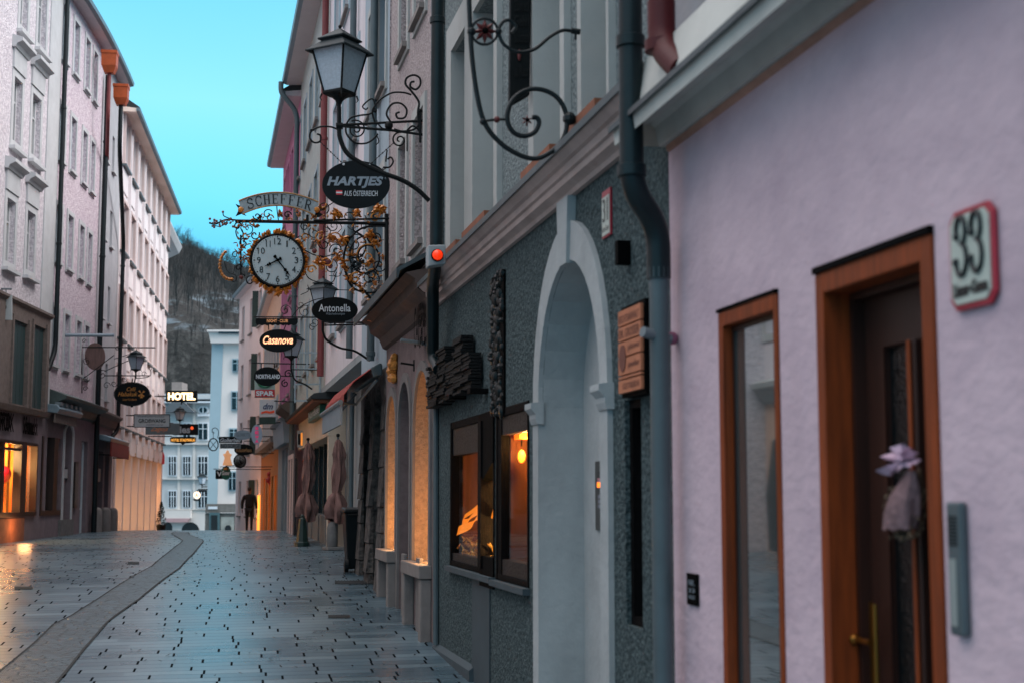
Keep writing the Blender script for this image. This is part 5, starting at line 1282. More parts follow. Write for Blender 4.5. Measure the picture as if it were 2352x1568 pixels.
MB().lathe(PH.pt(789, 378, .0), [(.015, 0), (.012, .02)], 8, axis=-PH.t).build('rivet', 'letter_white', hj); MB().lathe(PH.pt(848, 380, .0), [(.015, 0), (.012, .02)], 8, axis=-PH.t).build('rivet', 'letter_white', hj)
# little bracket with a terracotta bird-like shield behind
sk = R.s(905, 350); Pk = R.perp(sk); mb = MB(); ptube(mb, Pk, bez([(880, 385), (895, 384), (903, 372), (898, 362), (890, 366)], 6), .012); ptube(mb, Pk, [(889, 345), (886, 372)], .01)
o = mb.build('small_hook_bracket', 'iron', None, smooth=True); tag(o, 'small curled iron hook right behind the dark oval sign', 'hook')

# ---------------------------------------------------------------- gilded clock sign
sC = R.s(890, 600, .05); PC = R.perp(sC); kC = PC.scale(640, 600)
ck = root('clock_sign', PC.pt(888, 600), 'ornate gilded shop clock on a wrought iron bracket with a curved name banner', 'clock')
mb = MB(); T = lambda pts, r=.009, off=0: ptube(mb, PC, pts, r, off, 6)
T([(888, 492), (888, 748)], .026); T([(540, 508), (600, 509), (893, 514)], .022); T([(893, 503), (720, 508)], .014, .03)
mb.build('bracket_bar', 'iron', ck, smooth=True)
mb = MB(); rnd = random.Random(11)
# large scroll by the wall
T(spiral(842, 590, 46, 10, 60, 700, sq=1.1), .012); T(bez([(888, 650), (870, 668), (840, 672), (810, 660), (795, 630), (790, 590), (800, 555), (822, 530), (850, 520), (886, 520)], 8), .014)
T(bez([(792, 610), (800, 640), (830, 662), (855, 690), (872, 715), (884, 745)], 8), .016)
T(bez([(812, 530), (835, 545), (840, 570), (828, 590), (806, 592)], 8), .011)
for (x, y, r0, a0, a1) in ((815, 560, 24, 20, 500), (862, 545, 20, 150, 620), (850, 640, 22, -30, 430), (820, 628, 16, 90, 560), (870, 610, 17, 0, -480), (838, 520, 12, 0, 420), (765, 520, 13, 180, 640), (745, 560, 18, 40, 520), (772, 575, 16, 200, -300), (735, 600, 14, 0, 430), (760, 612, 18, 90, -380), (700, 520, 12, 0, 500), (722, 535, 14, 120, 560), (690, 548, 10, 0, -420), (800, 500, 14, 0, 380), (850, 495, 12, 180, 560), (742, 478, 15, -60, 380), (720, 480, 10, 90, 500), (660, 495, 9, 0, 400), (590, 497, 9, 180, 560), (615, 492, 12, 30, 420), (570, 525, 16, 180, 620), (546, 520, 10, 0, 420), (585, 540, 12, 30, -360), (560, 560, 12, 60, 480), (540, 585, 9, 0, 400), (548, 615, 8, 0, 360), (575, 645, 12, 60, 420), (535, 640, 10, 90, -330), (555, 635, 7, 0, 360)):
    T(spiral(x, y, r0, 2.5, a0, a1), rnd.uniform(.006, .009), rnd.uniform(-.03, .03))
for _ in range(26):
    x = rnd.uniform(700, 880); y = rnd.uniform(505, 660); t = rnd.uniform(0, 6.28); l = rnd.uniform(14, 34)
    T(bez([(x, y), (x + l * .5 * math.cos(t), y + l * .5 * math.sin(t)), (x + l * math.cos(t + .7), y + l * math.sin(t + .7))], 5), .005, rnd.uniform(-.03, .03))
# left outward tip: buds
T(bez([(560, 508), (520, 505), (495, 515), (480, 512)], 6), .011); T(bez([(535, 505), (515, 497), (512, 488)], 6), .007); T(bez([(525, 506), (508, 520), (490, 518)], 5), .006)
T([(553, 540), (553, 640)], .011); T(bez([(556, 515), (542, 530), (548, 550), (558, 540), (556, 528)], 6), .008)
T(bez([(515, 600), (522, 622), (535, 628), (540, 610)], 6), .005)
T(bez([(640, 510), (636, 478), (637, 448)], 5), .007); T([(597, 494), (597, 512)], .018); T([(706, 494), (706, 512)], .018)
T([(886, 388), (730, 490)], .007, .05)
T(bez([(700, 575), (720, 585), (742, 590), (770, 583)], 6), .008); T(bez([(695, 600), (710, 640), (760, 650), (773, 625)], 6), .007)
mb.build('scrollwork', 'iron', ck, smooth=True)
def leaf(mb, pl, x, y, ang, L_, w, off=0, curl=.3):
    """a bent acanthus-like leaf"""
    n = 5; u = V(math.cos(ang), -math.sin(ang)); v = V(-u.y, u.x); rows = []
    for i in range(n + 1):
        t = i / n; ww = w * math.sin(pi * (t * .85 + .1)) * (1 + .25 * (i % 2)); b = curl * L_ * t * t
        cx_, cy_ = x + u.x * L_ * t + v.x * b, y + u.y * L_ * t + v.y * b
        rows.append([pl.pt(cx_ + v.x * ww, cy_ + v.y * ww, off + .01 * math.sin(t * 4)), pl.pt(cx_, cy_, off + .03 + .02 * math.sin(pi * t)), pl.pt(cx_ - v.x * ww, cy_ - v.y * ww, off + .01), pl.pt(cx_, cy_, off - .012)])
    for a, b in zip(rows, rows[1:]):
        for k in range(4): mb.face([a[k], a[(k + 1) % 4], b[(k + 1) % 4], b[k]])
    mb.face(rows[0]); mb.face(rows[-1][::-1])
mb = MB()
for i in range(80):       # rim of leaves round the dial
    a = 2 * pi * i / 80 + rnd.uniform(-.05, .05); x = 637 + 60 * math.cos(a); y = 600 - 62 * math.sin(a)
    leaf(mb, PC, x, y, a + rnd.uniform(-.5, .5), rnd.uniform(8, 15), rnd.uniform(3, 5), rnd.uniform(-.02, .03), rnd.uniform(-.5, .5))
for (x, y, n_, L_) in ((637, 672, 9, 13), (620, 668, 6, 10), (655, 668, 6, 10), (637, 535, 9, 12), (615, 540, 6, 9), (660, 540, 6, 9)):
    for i in range(n_): leaf(mb, PC, x, y, rnd.uniform(0, 6.28), L_ * rnd.uniform(.7, 1.1), L_ * .28, rnd.uniform(0, .05), rnd.uniform(-.5, .5))
mb.build('gilded_rim', 'gold', ck, smooth=True)
mb = MB()
ACL = ((735, 605, 7, 14), (762, 545, 7, 13), (788, 552, 6, 15), (850, 540, 8, 14), (862, 560, 6, 12), (772, 492, 8, 14), (818, 492, 7, 12), (872, 480, 9, 17), (742, 478, 6, 10), (865, 728, 12, 17), (872, 745, 6, 12), (850, 600, 9, 11), (775, 590, 6, 11), (790, 605, 6, 12), (800, 640, 5, 10), (830, 660, 6, 9), (590, 520, 4, 9), (552, 568, 6, 8), (560, 595, 4, 7), (600, 500, 4, 7), (645, 492, 5, 8), (685, 490, 5, 8), (720, 500, 5, 8), (728, 555, 5, 8), (812, 585, 4, 8), (880, 590, 4, 8), (830, 635, 4, 8), (860, 650, 5, 8))
for (x, y, n_, L_) in ACL:
    for i in range(int(n_ * 2.2)): leaf(mb, PC, x + rnd.uniform(-6, 6), y + rnd.uniform(-6, 6), rnd.uniform(0, 6.28), L_ * rnd.uniform(.55, 1.05), L_ * .24, rnd.uniform(-.03, .04), rnd.uniform(-.6, .6))
for i in range(12):        # gilt edge of the long lower scroll
    t = i / 11; x = lerp(790, 860, t); y = lerp(600, 692, t); leaf(mb, PC, x - 3, y + 4, math.radians(210 + 20 * (i % 2)), 9, 3, 0, .4)
for a in range(10):
    t = math.radians(190 + a * 13); x = 530 + 28 * math.cos(t) * .75; y = 622 - 30 * math.sin(t) * .9 
for i in range(12):        # crescent at the far left
    t = math.radians(130 + i * 14); x = 530 + 25 * math.cos(t); y = 608 - 34 * math.sin(t); leaf(mb, PC, x, y, t - pi / 2, 9, 3.6, 0, .1)
for _ in range(95):        # small curled leaves along the scrolls
    x = rnd.uniform(700, 884); y = rnd.uniform(490, 690)
    if y > 640 and x < 790: continue
    leaf(mb, PC, x, y, rnd.uniform(0, 6.28), rnd.uniform(5, 10), rnd.uniform(1.6, 2.8), rnd.uniform(-.04, .04), rnd.uniform(-.8, .8))
for _ in range(40): leaf(mb, PC, rnd.uniform(543, 582), rnd.uniform(505, 600), rnd.uniform(0, 6.28), rnd.uniform(4, 8), rnd.uniform(1.3, 2.2), rnd.uniform(-.04, .04), rnd.uniform(-.8, .8))
for (x, y, r0, a0, a1) in ((842, 590, 30, 60, 520), (768, 548, 17, 0, 460), (735, 545, 12, 90, 540), (862, 548, 15, 180, 620), (855, 630, 15, 0, 420), (800, 575, 13, 200, 620), (750, 600, 13, 0, -420), (816, 640, 14, 60, 480), (775, 500, 12, 0, 420), (862, 500, 11, 90, 480), (700, 545, 10, 0, 400), (580, 512, 10, 0, 400), (566, 545, 9, 90, 480), (715, 620, 11, 0, 400), (620, 500, 9, 0, 400), (665, 505, 9, 180, 560)):
    ptube(mb, PC, spiral(x, y, r0, 2, a0, a1), rnd.uniform(.008, .012), rnd.uniform(-.04, .04), 6)
mb.build('gilded_leaves', 'gold', ck, smooth=True)
mb = MB()
for i in range(34):
    x = 478 + rnd.uniform(0, 60) ** 1.0; y = 512 + rnd.uniform(-9, 9) * (1 if x > 485 else .5); mb.ball(PC.pt(x, y, rnd.uniform(-.02, .02)), rnd.uniform(.008, .018), 6)
for (x, y) in ((482, 503), (512, 487), (497, 508), (505, 520), (492, 522), (555, 640)): mb.ball(PC.pt(x, y), .018, 6)
mb.build('copper_buds', mat('copper_bud', '#8c5a50', rough=.4, metal=.4, var=.4, scale=30), ck, smooth=True)
mb = MB(); [mb.ball(PC.pt(x, y, .02), r, 8, (1, .6, 1)) for x, y, r in ((752, 603, .05), (765, 548, .04), (722, 577, .035), (553, 637, .025), (850, 600, .03), (758, 613, .03))]; mb.build('red_rosettes', 'rust_red', ck)
mb = MB()
for _ in range(60): mb.ball(PC.pt(rnd.uniform(805, 835), rnd.uniform(585, 620), rnd.uniform(-.03, .04)), rnd.uniform(.012, .022), 6)
for _ in range(20): mb.ball(PC.pt(rnd.uniform(825, 850), rnd.uniform(612, 650), rnd.uniform(-.03, .04)), rnd.uniform(.010, .018), 6)
mb.build('grapes', 'iron_green', ck, smooth=True)
# dial
ax = -PC.t; c = PC.pt(637, 600)
MB().lathe(c - ax * .05, [(kC * 62, 0), (kC * 64, .02), (kC * 64, .10), (kC * 61, .125), (kC * 56, .11)], 48, axis=ax).build('dial_rim', 'iron', ck, smooth=True)
MB().lathe(c, [(kC * 57.5, .04), (kC * 57.5, .07), (kC * 20, .073)], 48, axis=ax).build('dial', 'dial_white', ck, smooth=False)
mb = MB()
for h_ in range(1, 13):
    a = math.radians(90 - 30 * h_ - 4 + 4); x = 637 + 43 * math.cos(a); y = 600 - 43 * math.sin(a); t = str(h_); w_ = {'1': 1.6, '11': 5.2, '10': 8, '12': 8}.get(t, 4.3)
    ptext(mb, PC, t, x - w_, y - 7.2, x + w_, y + 7.2, off=.078, th=.004)
mb.build('numerals', 'letter_dark', ck)
mb = MB()
for m_ in range(60):
    a = math.radians(6 * m_); r0 = 53.5 if m_ % 5 else 52
    p = (637 + r0 * math.cos(a), 600 - r0 * math.sin(a)); q = (637 + 55.3 * math.cos(a), 600 - 55.3 * math.sin(a)); ptube(mb, PC, [p, q], .003 if m_ % 5 else .008, .077, 4)
mb.build('minute_marks', 'letter_dark', ck)
def hand(mb, ang, L_, w):
    u = V(math.cos(ang), -math.sin(ang)); v = V(-u.y, u.x); P_ = []
    for t, ww in ((-.28, 0), (-.26, .9), (-.18, .9), (-.12, .35), (.5, .3), (.6, 1.0), (.68, .3), (.74, .75), (.82, .22), (1, 0)): P_.append((637 + u.x * L_ * t + v.x * w * ww, 600 + u.y * L_ * t + v.y * w * ww))
    for t, ww in ((.82, .22), (.74, .75), (.68, .3), (.6, 1.0), (.5, .3), (-.12, .35), (-.18, .9), (-.26, .9)): P_.append((637 + u.x * L_ * t - v.x * w * ww, 600 + u.y * L_ * t - v.y * w * ww))
    pplate(mb, PC, P_, .095, .01)
mb = MB(); hand(mb, math.radians(-52), 48, 4); mb.build('minute_hand', 'black_paint', ck)
mb = MB(); hand(mb, math.radians(206), 34, 4.5); MB(); mb.ball(PC.pt(637, 600, .1), .02, 8); mb.build('hour_hand', 'black_paint', ck)
# name banner, arched with folded tails
def arcx(u, v):               # u 0..1 along, v 0 bottom .. 1 top
    x = lerp(557, 722, u); t = (u - .46) / .54; yb = 487 - 17 * (1 - t * t) + (0 if u < .5 else 0); hgt = 31 
    sl = 2 * 17 * t / (.54 * 165) * .5
    yy = lerp(497 if False else 0, 0, 0)
    ybot = lerp(494, 497, u) - 21 * (1 - (2 * u - 1) ** 2); 
    d = (2 * u - 1); nx = d * 9 * v; return (x + nx * 1.0, ybot - 30 * v)
mb = MB(); N = 20; top = [arcx(i / N, 1) for i in range(N + 1)]; bot = [arcx(i / N, 0) for i in range(N + 1)]
pplate(mb, PC, bot + top[::-1], .06, .02); mb.build('name_banner', 'banner_white', ck)
mb = MB()
ptube(mb, PC, top, .010, .062, 6); ptube(mb, PC, bot, .010, .062, 6); mb.build('banner_edging', 'gold_pale', ck, smooth=True)
mb = MB(); pplate(mb, PC, [arcx(0, 0), (562, 478), (541, 470), (549, 482), (541, 498), (556, 492), (566, 497)], .03, .02); mb.build('banner_tail', 'iron', ck)
mb = MB(); pplate(mb, PC, [arcx(1, 0), (720, 468), (731, 470), (724, 482), (741, 494), (733, 500), (718, 499)], .03, .02); mb.build('banner_tail', 'iron', ck)
mb = MB(); 
for x, y in ((553, 484), (727, 484)): mb.ball(PC.pt(x, y, .05), .04, 8)
mb.build('tail_rosettes', 'gold', ck)
# serif capitals drawn stroke by stroke
GL = {
 'S': [('c', [(.84, .78), (.72, .93), (.5, 1.0), (.25, .93), (.16, .76), (.28, .6), (.5, .52), (.74, .42), (.86, .25), (.76, .07), (.5, 0), (.24, .06), (.13, .25)]), ('l', [(.84, .98), (.84, .72)], .04), ('l', [(.13, .02), (.13, .3)], .04)],
 'C': [('c', [(.88, .76), (.75, .94), (.52, 1.0), (.25, .88), (.12, .5), (.25, .12), (.52, 0), (.76, .06), (.9, .26)]), ('l', [(.88, .98), (.88, .7)], .04)],
 'H': [('l', [(.2, 0), (.2, 1)], .1), ('l', [(.8, 0), (.8, 1)], .1), ('l', [(.2, .5), (.8, .5)], .03), ('l', [(.04, .02), (.36, .02)], .03), ('l', [(.64, .02), (.96, .02)], .03), ('l', [(.04, .98), (.36, .98)], .03), ('l', [(.64, .98), (.96, .98)], .03)],
 'E': [('l', [(.25, 0), (.25, 1)], .1), ('l', [(.1, .02), (.88, .02)], .03), ('l', [(.1, .98), (.85, .98)], .03), ('l', [(.25, .5), (.65, .5)], .03), ('l', [(.88, 0), (.88, .25)], .03), ('l', [(.85, .76), (.85, 1)], .03), ('l', [(.65, .38), (.65, .62)], .03)],
 'F': [('l', [(.25, 0), (.25, 1)], .1), ('l', [(.1, .02), (.42, .02)], .03), ('l', [(.1, .98), (.85, .98)], .03), ('l', [(.25, .5), (.65, .5)], .03), ('l', [(.85, .74), (.85, 1)], .03), ('l', [(.65, .38), (.65, .62)], .03)],
 'R': [('l', [(.2, 0), (.2, 1)], .1), ('l', [(.05, .02), (.38, .02)], .03), ('l', [(.05, .98), (.5, .98)], .03), ('c', [(.3, .98), (.6, .97), (.76, .76), (.6, .54), (.3, .51)]), ('l', [(.48, .5), (.86, .03)], .1), ('l', [(.75, .02), (.98, .02)], .03)]}
mb = MB(); word = 'SCHEFFER'
for i, chh in enumerate(word):
    u0 = .08 + i * .109; du = .092
    for st in GL[chh]:
        pts = bez(st[1], 4) if st[0] == 'c' else st[1]; w_ = st[2] if len(st) > 2 else .065
        for p, q in zip(pts, pts[1:]):
            d = V(q[0] - p[0], q[1] - p[1]); 
            if d.length < 1e-4: continue
            e = V(-d.y, d.x).normalized() * w_; 
            quad = [(p[0] + e.x, p[1] + e.y * .8), (q[0] + e.x, q[1] + e.y * .8), (q[0] - e.x, q[1] - e.y * .8), (p[0] - e.x, p[1] - e.y * .8)]
            mb.face([PC.pt(*arcx(u0 + du * x, .14 + .72 * y), .066) for x, y in quad])
mb.build('lettering', 'letter_dark', ck)

# ---------------------------------------------------------------- second lantern and oval sign
s2_ = R.s(850, 800, .1); P2_ = R.perp(s2_); k2 = P2_.scale(745, 700) * .47
l2 = lantern('smaller street lantern behind the gilded clock, above the black oval sign', P2_, 741, 716, k2, .2)
mb = MB(); ptube(mb, P2_, [(741, 724), (741, 760)], .018, 0, 8); ptube(mb, P2_, bez([(741, 760), (750, 780), (780, 798), (815, 806), (850, 828)], 8), .016, 0, 8); ptube(mb, P2_, [(745, 747), (842, 745)], .011); ptube(mb, P2_, [(745, 743), (835, 739)], .008); ptube(mb, P2_, [(716, 665), (880, 668)], .006); ptube(mb, P2_, [(841, 741), (841, 749)], .012); mb.build('arm', 'iron', l2, smooth=True)
an_ = root('oval_hanging_sign', P2_.pt(768, 712, .25), 'black oval hanging sign with rounded white lettering below the second lantern', 'sign')
class Off:
    def __init__(self, pl, o): self.pl, self.o = pl, o
    def pt(self, x, y, off=0): return self.pl.pt(x, y, self.o + off) if not isinstance(self.pl, Perp) else self._p(x, y, off)
    def _p(self, x, y, off):
        d = ray(x, y); pl = self.pl; k = (pl.o - pl.t * self.o - CAM).dot(pl.t) / d.dot(pl.t); return CAM + d * k - pl.t * off
PA = Off(P2_, .3)
oval(an_, PA, 769, 712, 53, 29.5, 'sign_black', .03); words(an_, PA, [('Antonella', 732, 699, 805, 716, dict(bold=.01))], 'letter_white'); words(an_, PA, [('Wäscheboutique', 749, 718, 792, 725, dict(shear=.3))], 'letter_grey', name='small_lettering')
mb = MB(); ptube(mb, PA, bez([(745, 684), (720, 690), (690, 705), (670, 728)], 5), .006); ptube(mb, PA, [(740, 739), (842, 742)], .01); ptube(mb, PA, [(769, 741), (769, 748)], .012); mb.build('hanger', 'iron', an_)
# ---------------------------------------------------------------- night club sign
s3_ = R.s(741, 800, .05); P3_ = R.perp(s3_ - .3)
nc = root('night_club_sign', P3_.pt(640, 760), 'black bar sign reading night club over a lit script oval', 'sign')
mb = MB(); pplate(mb, P3_, [(587, 731), (684, 731), (684, 741)] + [(684 - 97 * (i + .5) / 16 , 745 + 2.5 * (i % 2)) for i in range(16)] + [(587, 741)], 0, .05); mb.build('bar_board', 'sign_black', nc)
words(nc, P3_, [('NIGHT · CLUB', 613, 733.5, 661, 740.5, dict(bold=.01))], mat('letter_amber', '#e0a070', rough=.5, emit='#e09a60', estr=.25))
oval(nc, P3_, 639, 782, 43, 26, 'sign_black', .06)
words(nc, P3_, [('Casanova', 604, 771, 673, 790, dict(shear=.35, bold=.02))], mat('letter_lit', '#ffc8a0', emit='#ffb080', estr=1.1), name='lit_script')
mb = MB(); T = lambda pts, r=.011: ptube(mb, P3_, pts, r)
T([(583, 728), (742, 729)], .014); T([(617, 745), (617, 758)]); T([(657, 745), (652, 758)]); 
for (x, y, r0, a0, a1) in ((655, 713, 14, 0, 500), (700, 716, 15, 60, 560), (690, 700, 10, 180, 600), (722, 740, 12, 200, 640), (735, 712, 9, 0, -400), (718, 752, 10, 40, 420)): T(spiral(x, y, r0, 2, a0, a1), .007)
mb.build('ironwork', 'iron', nc, smooth=True)
k3 = R.perp(s3_).scale(665, 800) * .40
l3 = lantern('small street lantern half hidden by the lit script oval', R.perp(s3_), 669, 824, k3, .2)
mb = MB(); P_ = R.perp(s3_); ptube(mb, P_, bez([(669, 832), (669, 850), (678, 872), (700, 882), (717, 893)], 6), .017, 0, 8); ptube(mb, P_, [(669, 848), (741, 849)], .010); mb.build('arm', 'iron', l3, smooth=True)
# ---------------------------------------------------------------- smaller signs down the right side
def rsign(name, label, s, x, y): 
    P_ = R.perp(s); return root(name, P_.pt(x, y), label, 'sign'), P_
def arm(lt, P_, pts, r=.014): mb = MB(); [ptube(mb, P_, p, r) for p in pts]; mb.build('arm', 'iron', lt, smooth=True)
wallx = lambda s: 1176 + 0
def wx(s):
    p = R.w(s, 0, 3); d = p - CAM; return CX + F * d.x / (d.y * cp + d.z * sp)
n_, P_ = rsign('oval_hanging_sign', 'small black oval sign with bold white capitals above the supermarket sign', 33, 614, 864)
oval(n_, P_, 614, 864, 31, 22); words(n_, P_, [('NORTHLAND', 588, 859, 643, 869, dict(bold=.03))], 'letter_white'); arm(n_, P_, [[(577, 833), (wx(33), 836)], [(600, 833), (600, 845)], [(630, 833), (630, 845)], spiral(662, 858, 10, 2, 0, 500), spiral(655, 880, 9, 2, 90, 560)])
n_, P_ = rsign('supermarket_sign', 'square sign with green ring above a red band of white capitals', 36, 607, 890)
board(n_, P_, 585, 862, 632, 912, mat('spar_pale', '#8fa39f', rough=.4), .1); board(n_, P_, 586, 894, 631, 911, mat('spar_red', '#b9232e', rough=.4), .01, .012, name='red_band'); words(n_, P_, [('SPAR', 588, 897, 629, 908.5, dict(bold=.04))], 'letter_white', off=.03)
mb = MB(); ptube(mb, P_, ell(608, 876, 15, 12, 24) + [(623, 876)], .03, .02); mb.build('green_ring', mat('spar_green', '#0e6b4f', rough=.4), n_); arm(n_, P_, [[(620, 862), (wx(36), 864)]])
n_, P_ = rsign('chemist_sign', 'white square sign with italic blue letters over a red orange wave', 38, 613, 940)
board(n_, P_, 596, 916, 633, 956, mat('dm_white', '#b3bac2', rough=.4), .1); board(n_, P_, 596, 957, 633, 973, 'shutter_green', .1, name='lower_board')
words(n_, P_, [('dm', 604, 925, 627, 939, dict(shear=.3, bold=.02))], mat('dm_blue', '#23315c', rough=.4)); mb = MB(); pplate(mb, P_, [(600, 945), (612, 942), (620, 944), (630, 941), (630, 947), (620, 949), (610, 947), (600, 950)], .012, .01); mb.build('wave', mat('dm_wave', '#e0502a', rough=.4), n_); arm(n_, P_, [[(630, 920), (wx(38), 922)]])
n_, P_ = rsign('upright_oval_sign', 'upright pale oval sign with pink letters stacked vertically', 42, 589, 998)
oval(n_, P_, 590, 997, 13, 23, mat('pale_oval', '#9db0c0', rough=.5), .04)
words(n_, P_, [(c, 586, y, 594, y + 7, dict(bold=.04)) for c, y in zip('SEWA', (979, 989, 999, 1009))], mat('pink_letter', '#d8336e', rough=.5, emit='#e02a6a', estr=.3)); arm(n_, P_, [[(590, 974), (wx(42), 968)]])
n_, P_ = rsign('oval_hanging_sign', 'faint pale oval sign with grey capitals beside the upright oval', 45, 557, 998)
oval(n_, P_, 558, 998, 21, 11, mat('pale_oval2', '#8b9ca6', rough=.5), .04); words(n_, P_, [('GLORIETTE', 543, 994, 574, 1001)], 'pipe_grey'); arm(n_, P_, [[(558, 987), (558, 983), (wx(45), 984)]])
n_, P_ = rsign('two_line_board', 'black over grey two line shop board hanging under the pale oval', 47, 530, 1016)
board(n_, P_, 503, 1003, 556, 1016, 'sign_black', .05); board(n_, P_, 505, 1017, 553, 1029, mat('greysign', '#727c80', rough=.6), .05, name='lower_board'); words(n_, P_, [('Gollerbau', 506, 1005, 553, 1014, dict(shear=.2, bold=.02))], 'letter_white'); words(n_, P_, [('NO SORGE', 508, 1019, 551, 1027)], 'sign_black', name='lower_lettering'); arm(n_, P_, [[(503, 1003), (wx(47), 1001)]])
n_, P_ = rsign('oval_hanging_sign', 'black oval sign with dull gold writing above the small pale clock', 48.5, 560, 1032)
oval(n_, P_, 560, 1032, 22, 13); words(n_, P_, [('Kräuterhaus', 543, 1028, 578, 1037, dict(bold=.02))], 'gold_pale'); arm(n_, P_, [[(560, 1019), (560, 1012), (wx(48.5), 1012)]])
n_ = root('small_round_clock', R.perp(50).pt(551, 1058), 'small pale round clock hanging below the black and gold oval', 'clock'); P_ = R.perp(50); oval(n_, P_, 551, 1058, 15, 16, 'iron', .06, 'rim'); oval(n_, P_, 551, 1058, 12.5, 13.5, 'dial_white', .07, 'dial'); mb = MB(); ptube(mb, P_, [(551, 1058), (556, 1064)], .015, .03); ptube(mb, P_, [(551, 1058), (551, 1048)], .012, .03); mb.build('hands', 'black_paint', n_)
n_.children[1].location = -P_.t * .02
arm(n_, P_, [[(551, 1042), (wx(50), 1040)]])
n_, P_ = rsign('bracket_emblem', 'lit angel-like emblem on an iron stand under the two line board', 51, 522, 1052)
mb = MB(); pplate(mb, P_, [(511, 1068), (516, 1050), (512, 1042), (518, 1040), (521, 1033), (525, 1033), (527, 1040), (533, 1042), (529, 1050), (534, 1068)], 0, .08); mb.build('figure', mat('lit_figure', '#d0a078', rough=.6, emit='#e0a070', estr=.35), n_, bevel=.02); arm(n_, P_, [[(505, 1071), (wx(51), 1071)], [(522, 1071), (522, 1082)]])
n_, P_ = rsign('black_square_sign', 'small black square sign with two white letters left of the green oval', 52, 505, 1088)
board(n_, P_, 495, 1078, 516, 1099, 'sign_black', .06); words(n_, P_, [('VI', 498, 1082, 512, 1093, dict(bold=.03))], 'letter_white'); arm(n_, P_, [[(490, 1076), (wx(52), 1077)]])
n_, P_ = rsign('green_beer_oval', 'upright green oval sign with white script and orange crest', 51.5, 519, 1085)
oval(n_, P_, 519, 1085, 11, 16, mat('beer_green', '#0f5c48', rough=.4), .06); words(n_, P_, [('Gosser', 510, 1080, 528, 1090, dict(shear=.2, bold=.03))], 'letter_white', off=.03); mb = MB(); pplate(mb, P_, [(513, 1078), (525, 1078), (523, 1073), (515, 1073)], .012, .01); mb.build('crest', 'gold', n_); arm(n_, P_, [[(519, 1069), (560, 1066)]])
n_, P_ = rsign('wreath_emblem', 'thin iron wreath ring hanging from a curled hook', 54, 490, 1020)
mb = MB(); ptube(mb, P_, ell(490, 1020, 11, 14, 30) + [(501, 1020)], .022); ptube(mb, P_, [(482, 1030), (498, 1010)], .012); ptube(mb, P_, [(482, 1010), (498, 1030)], .012); ptube(mb, P_, [(490, 1006), (490, 990)], .01); ptube(mb, P_, bez([(500, 1005), (502, 990), (496, 982), (488, 984), (488, 992), (493, 993)], 6), .014); ptube(mb, P_, [(501, 1006), (560, 1000)], .014); mb.build('ring', 'iron', n_)
# red and white sign on the orange wall
n_, P_ = rsign('red_hanging_figure', 'small red and white hanging sign before the orange wall', 52.5, 618, 1098); mb = MB()
for x, y, r in ((618, 1088, .09), (621, 1096, .11), (616, 1102, .1), (621, 1107, .09)): mb.ball(P_.pt(x, y), r, 8)
mb.build('figure', mat('redfig', '#b02a2a', rough=.5, var=.6, scale=9), n_, smooth=True); arm(n_, P_, [[(616, 1084), (630, 1084)]])
# ================================================================= left side of the street
mat('roughcast_lilac', '#d2ccd0', rough=.95, col2='#b5aeb5', spec=.2, scale=12, bump=.9, bscale=22, lo=.42, hi=.6, bdist=.04)
mat('roughcast_rose', '#cfc5ca', rough=.95, col2='#b3a3af', spec=.2, scale=12, bump=.9, bscale=22, lo=.42, hi=.6, bdist=.04)
mat('trim_pale', '#b9bbbd', rough=.9, var=.12, scale=3, stain=.15)
mat('grey_wall', '#a9abaf', rough=.92, var=.15, scale=3, bump=.2, bscale=20, stain=.2)
mat('rosy_white', '#dcd5d6', rough=.9, var=.06, scale=2, stain=.08)
mat('rosy_trim', '#cdbbb8', rough=.9, var=.1)
mat('brown_stone', '#736660', rough=.9, var=.3, scale=8, bump=.6, bscale=40)
mat('shop_mauve', '#7d6f74', rough=.9, var=.2, scale=5, bump=.3, bscale=40, stain=.3)
mat('shutter_teal', '#2a4546', rough=.6, var=.3, stretch=(6, 6, .5))
mat('copper_box', '#b4501f', rough=.5, var=.25, scale=6)
mat('frame_brown', '#241612', rough=.5, var=.3)
mat('lit_orange', '#d98a3a', rough=.8, var=.25, scale=4, bump=.3, bscale=30)
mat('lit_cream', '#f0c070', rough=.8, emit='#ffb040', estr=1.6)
mat('goods_red', '#b03020', rough=.6, var=.5, scale=8)
mat('awning_dark_red', '#7c1e18', rough=.8, var=.3)
mat('eave_rose', '#f0dacd', rough=.9, var=.05)
mat('colonnade', '#b9a08a', rough=.9, var=.1, scale=2, bump=.2, bscale=30)
s1 = 35.4; sL2 = L.s(213, 930); sL3 = L.s(259, 1000); sL4 = L.s(378, 900)
print('L', s1, sL2, sL3, sL4)
lx = lambda x, y=900, n=0: L.s(x, y, n)
lz = lambda x, y, n=0: L.z(x, y, n)
sg_ = .5
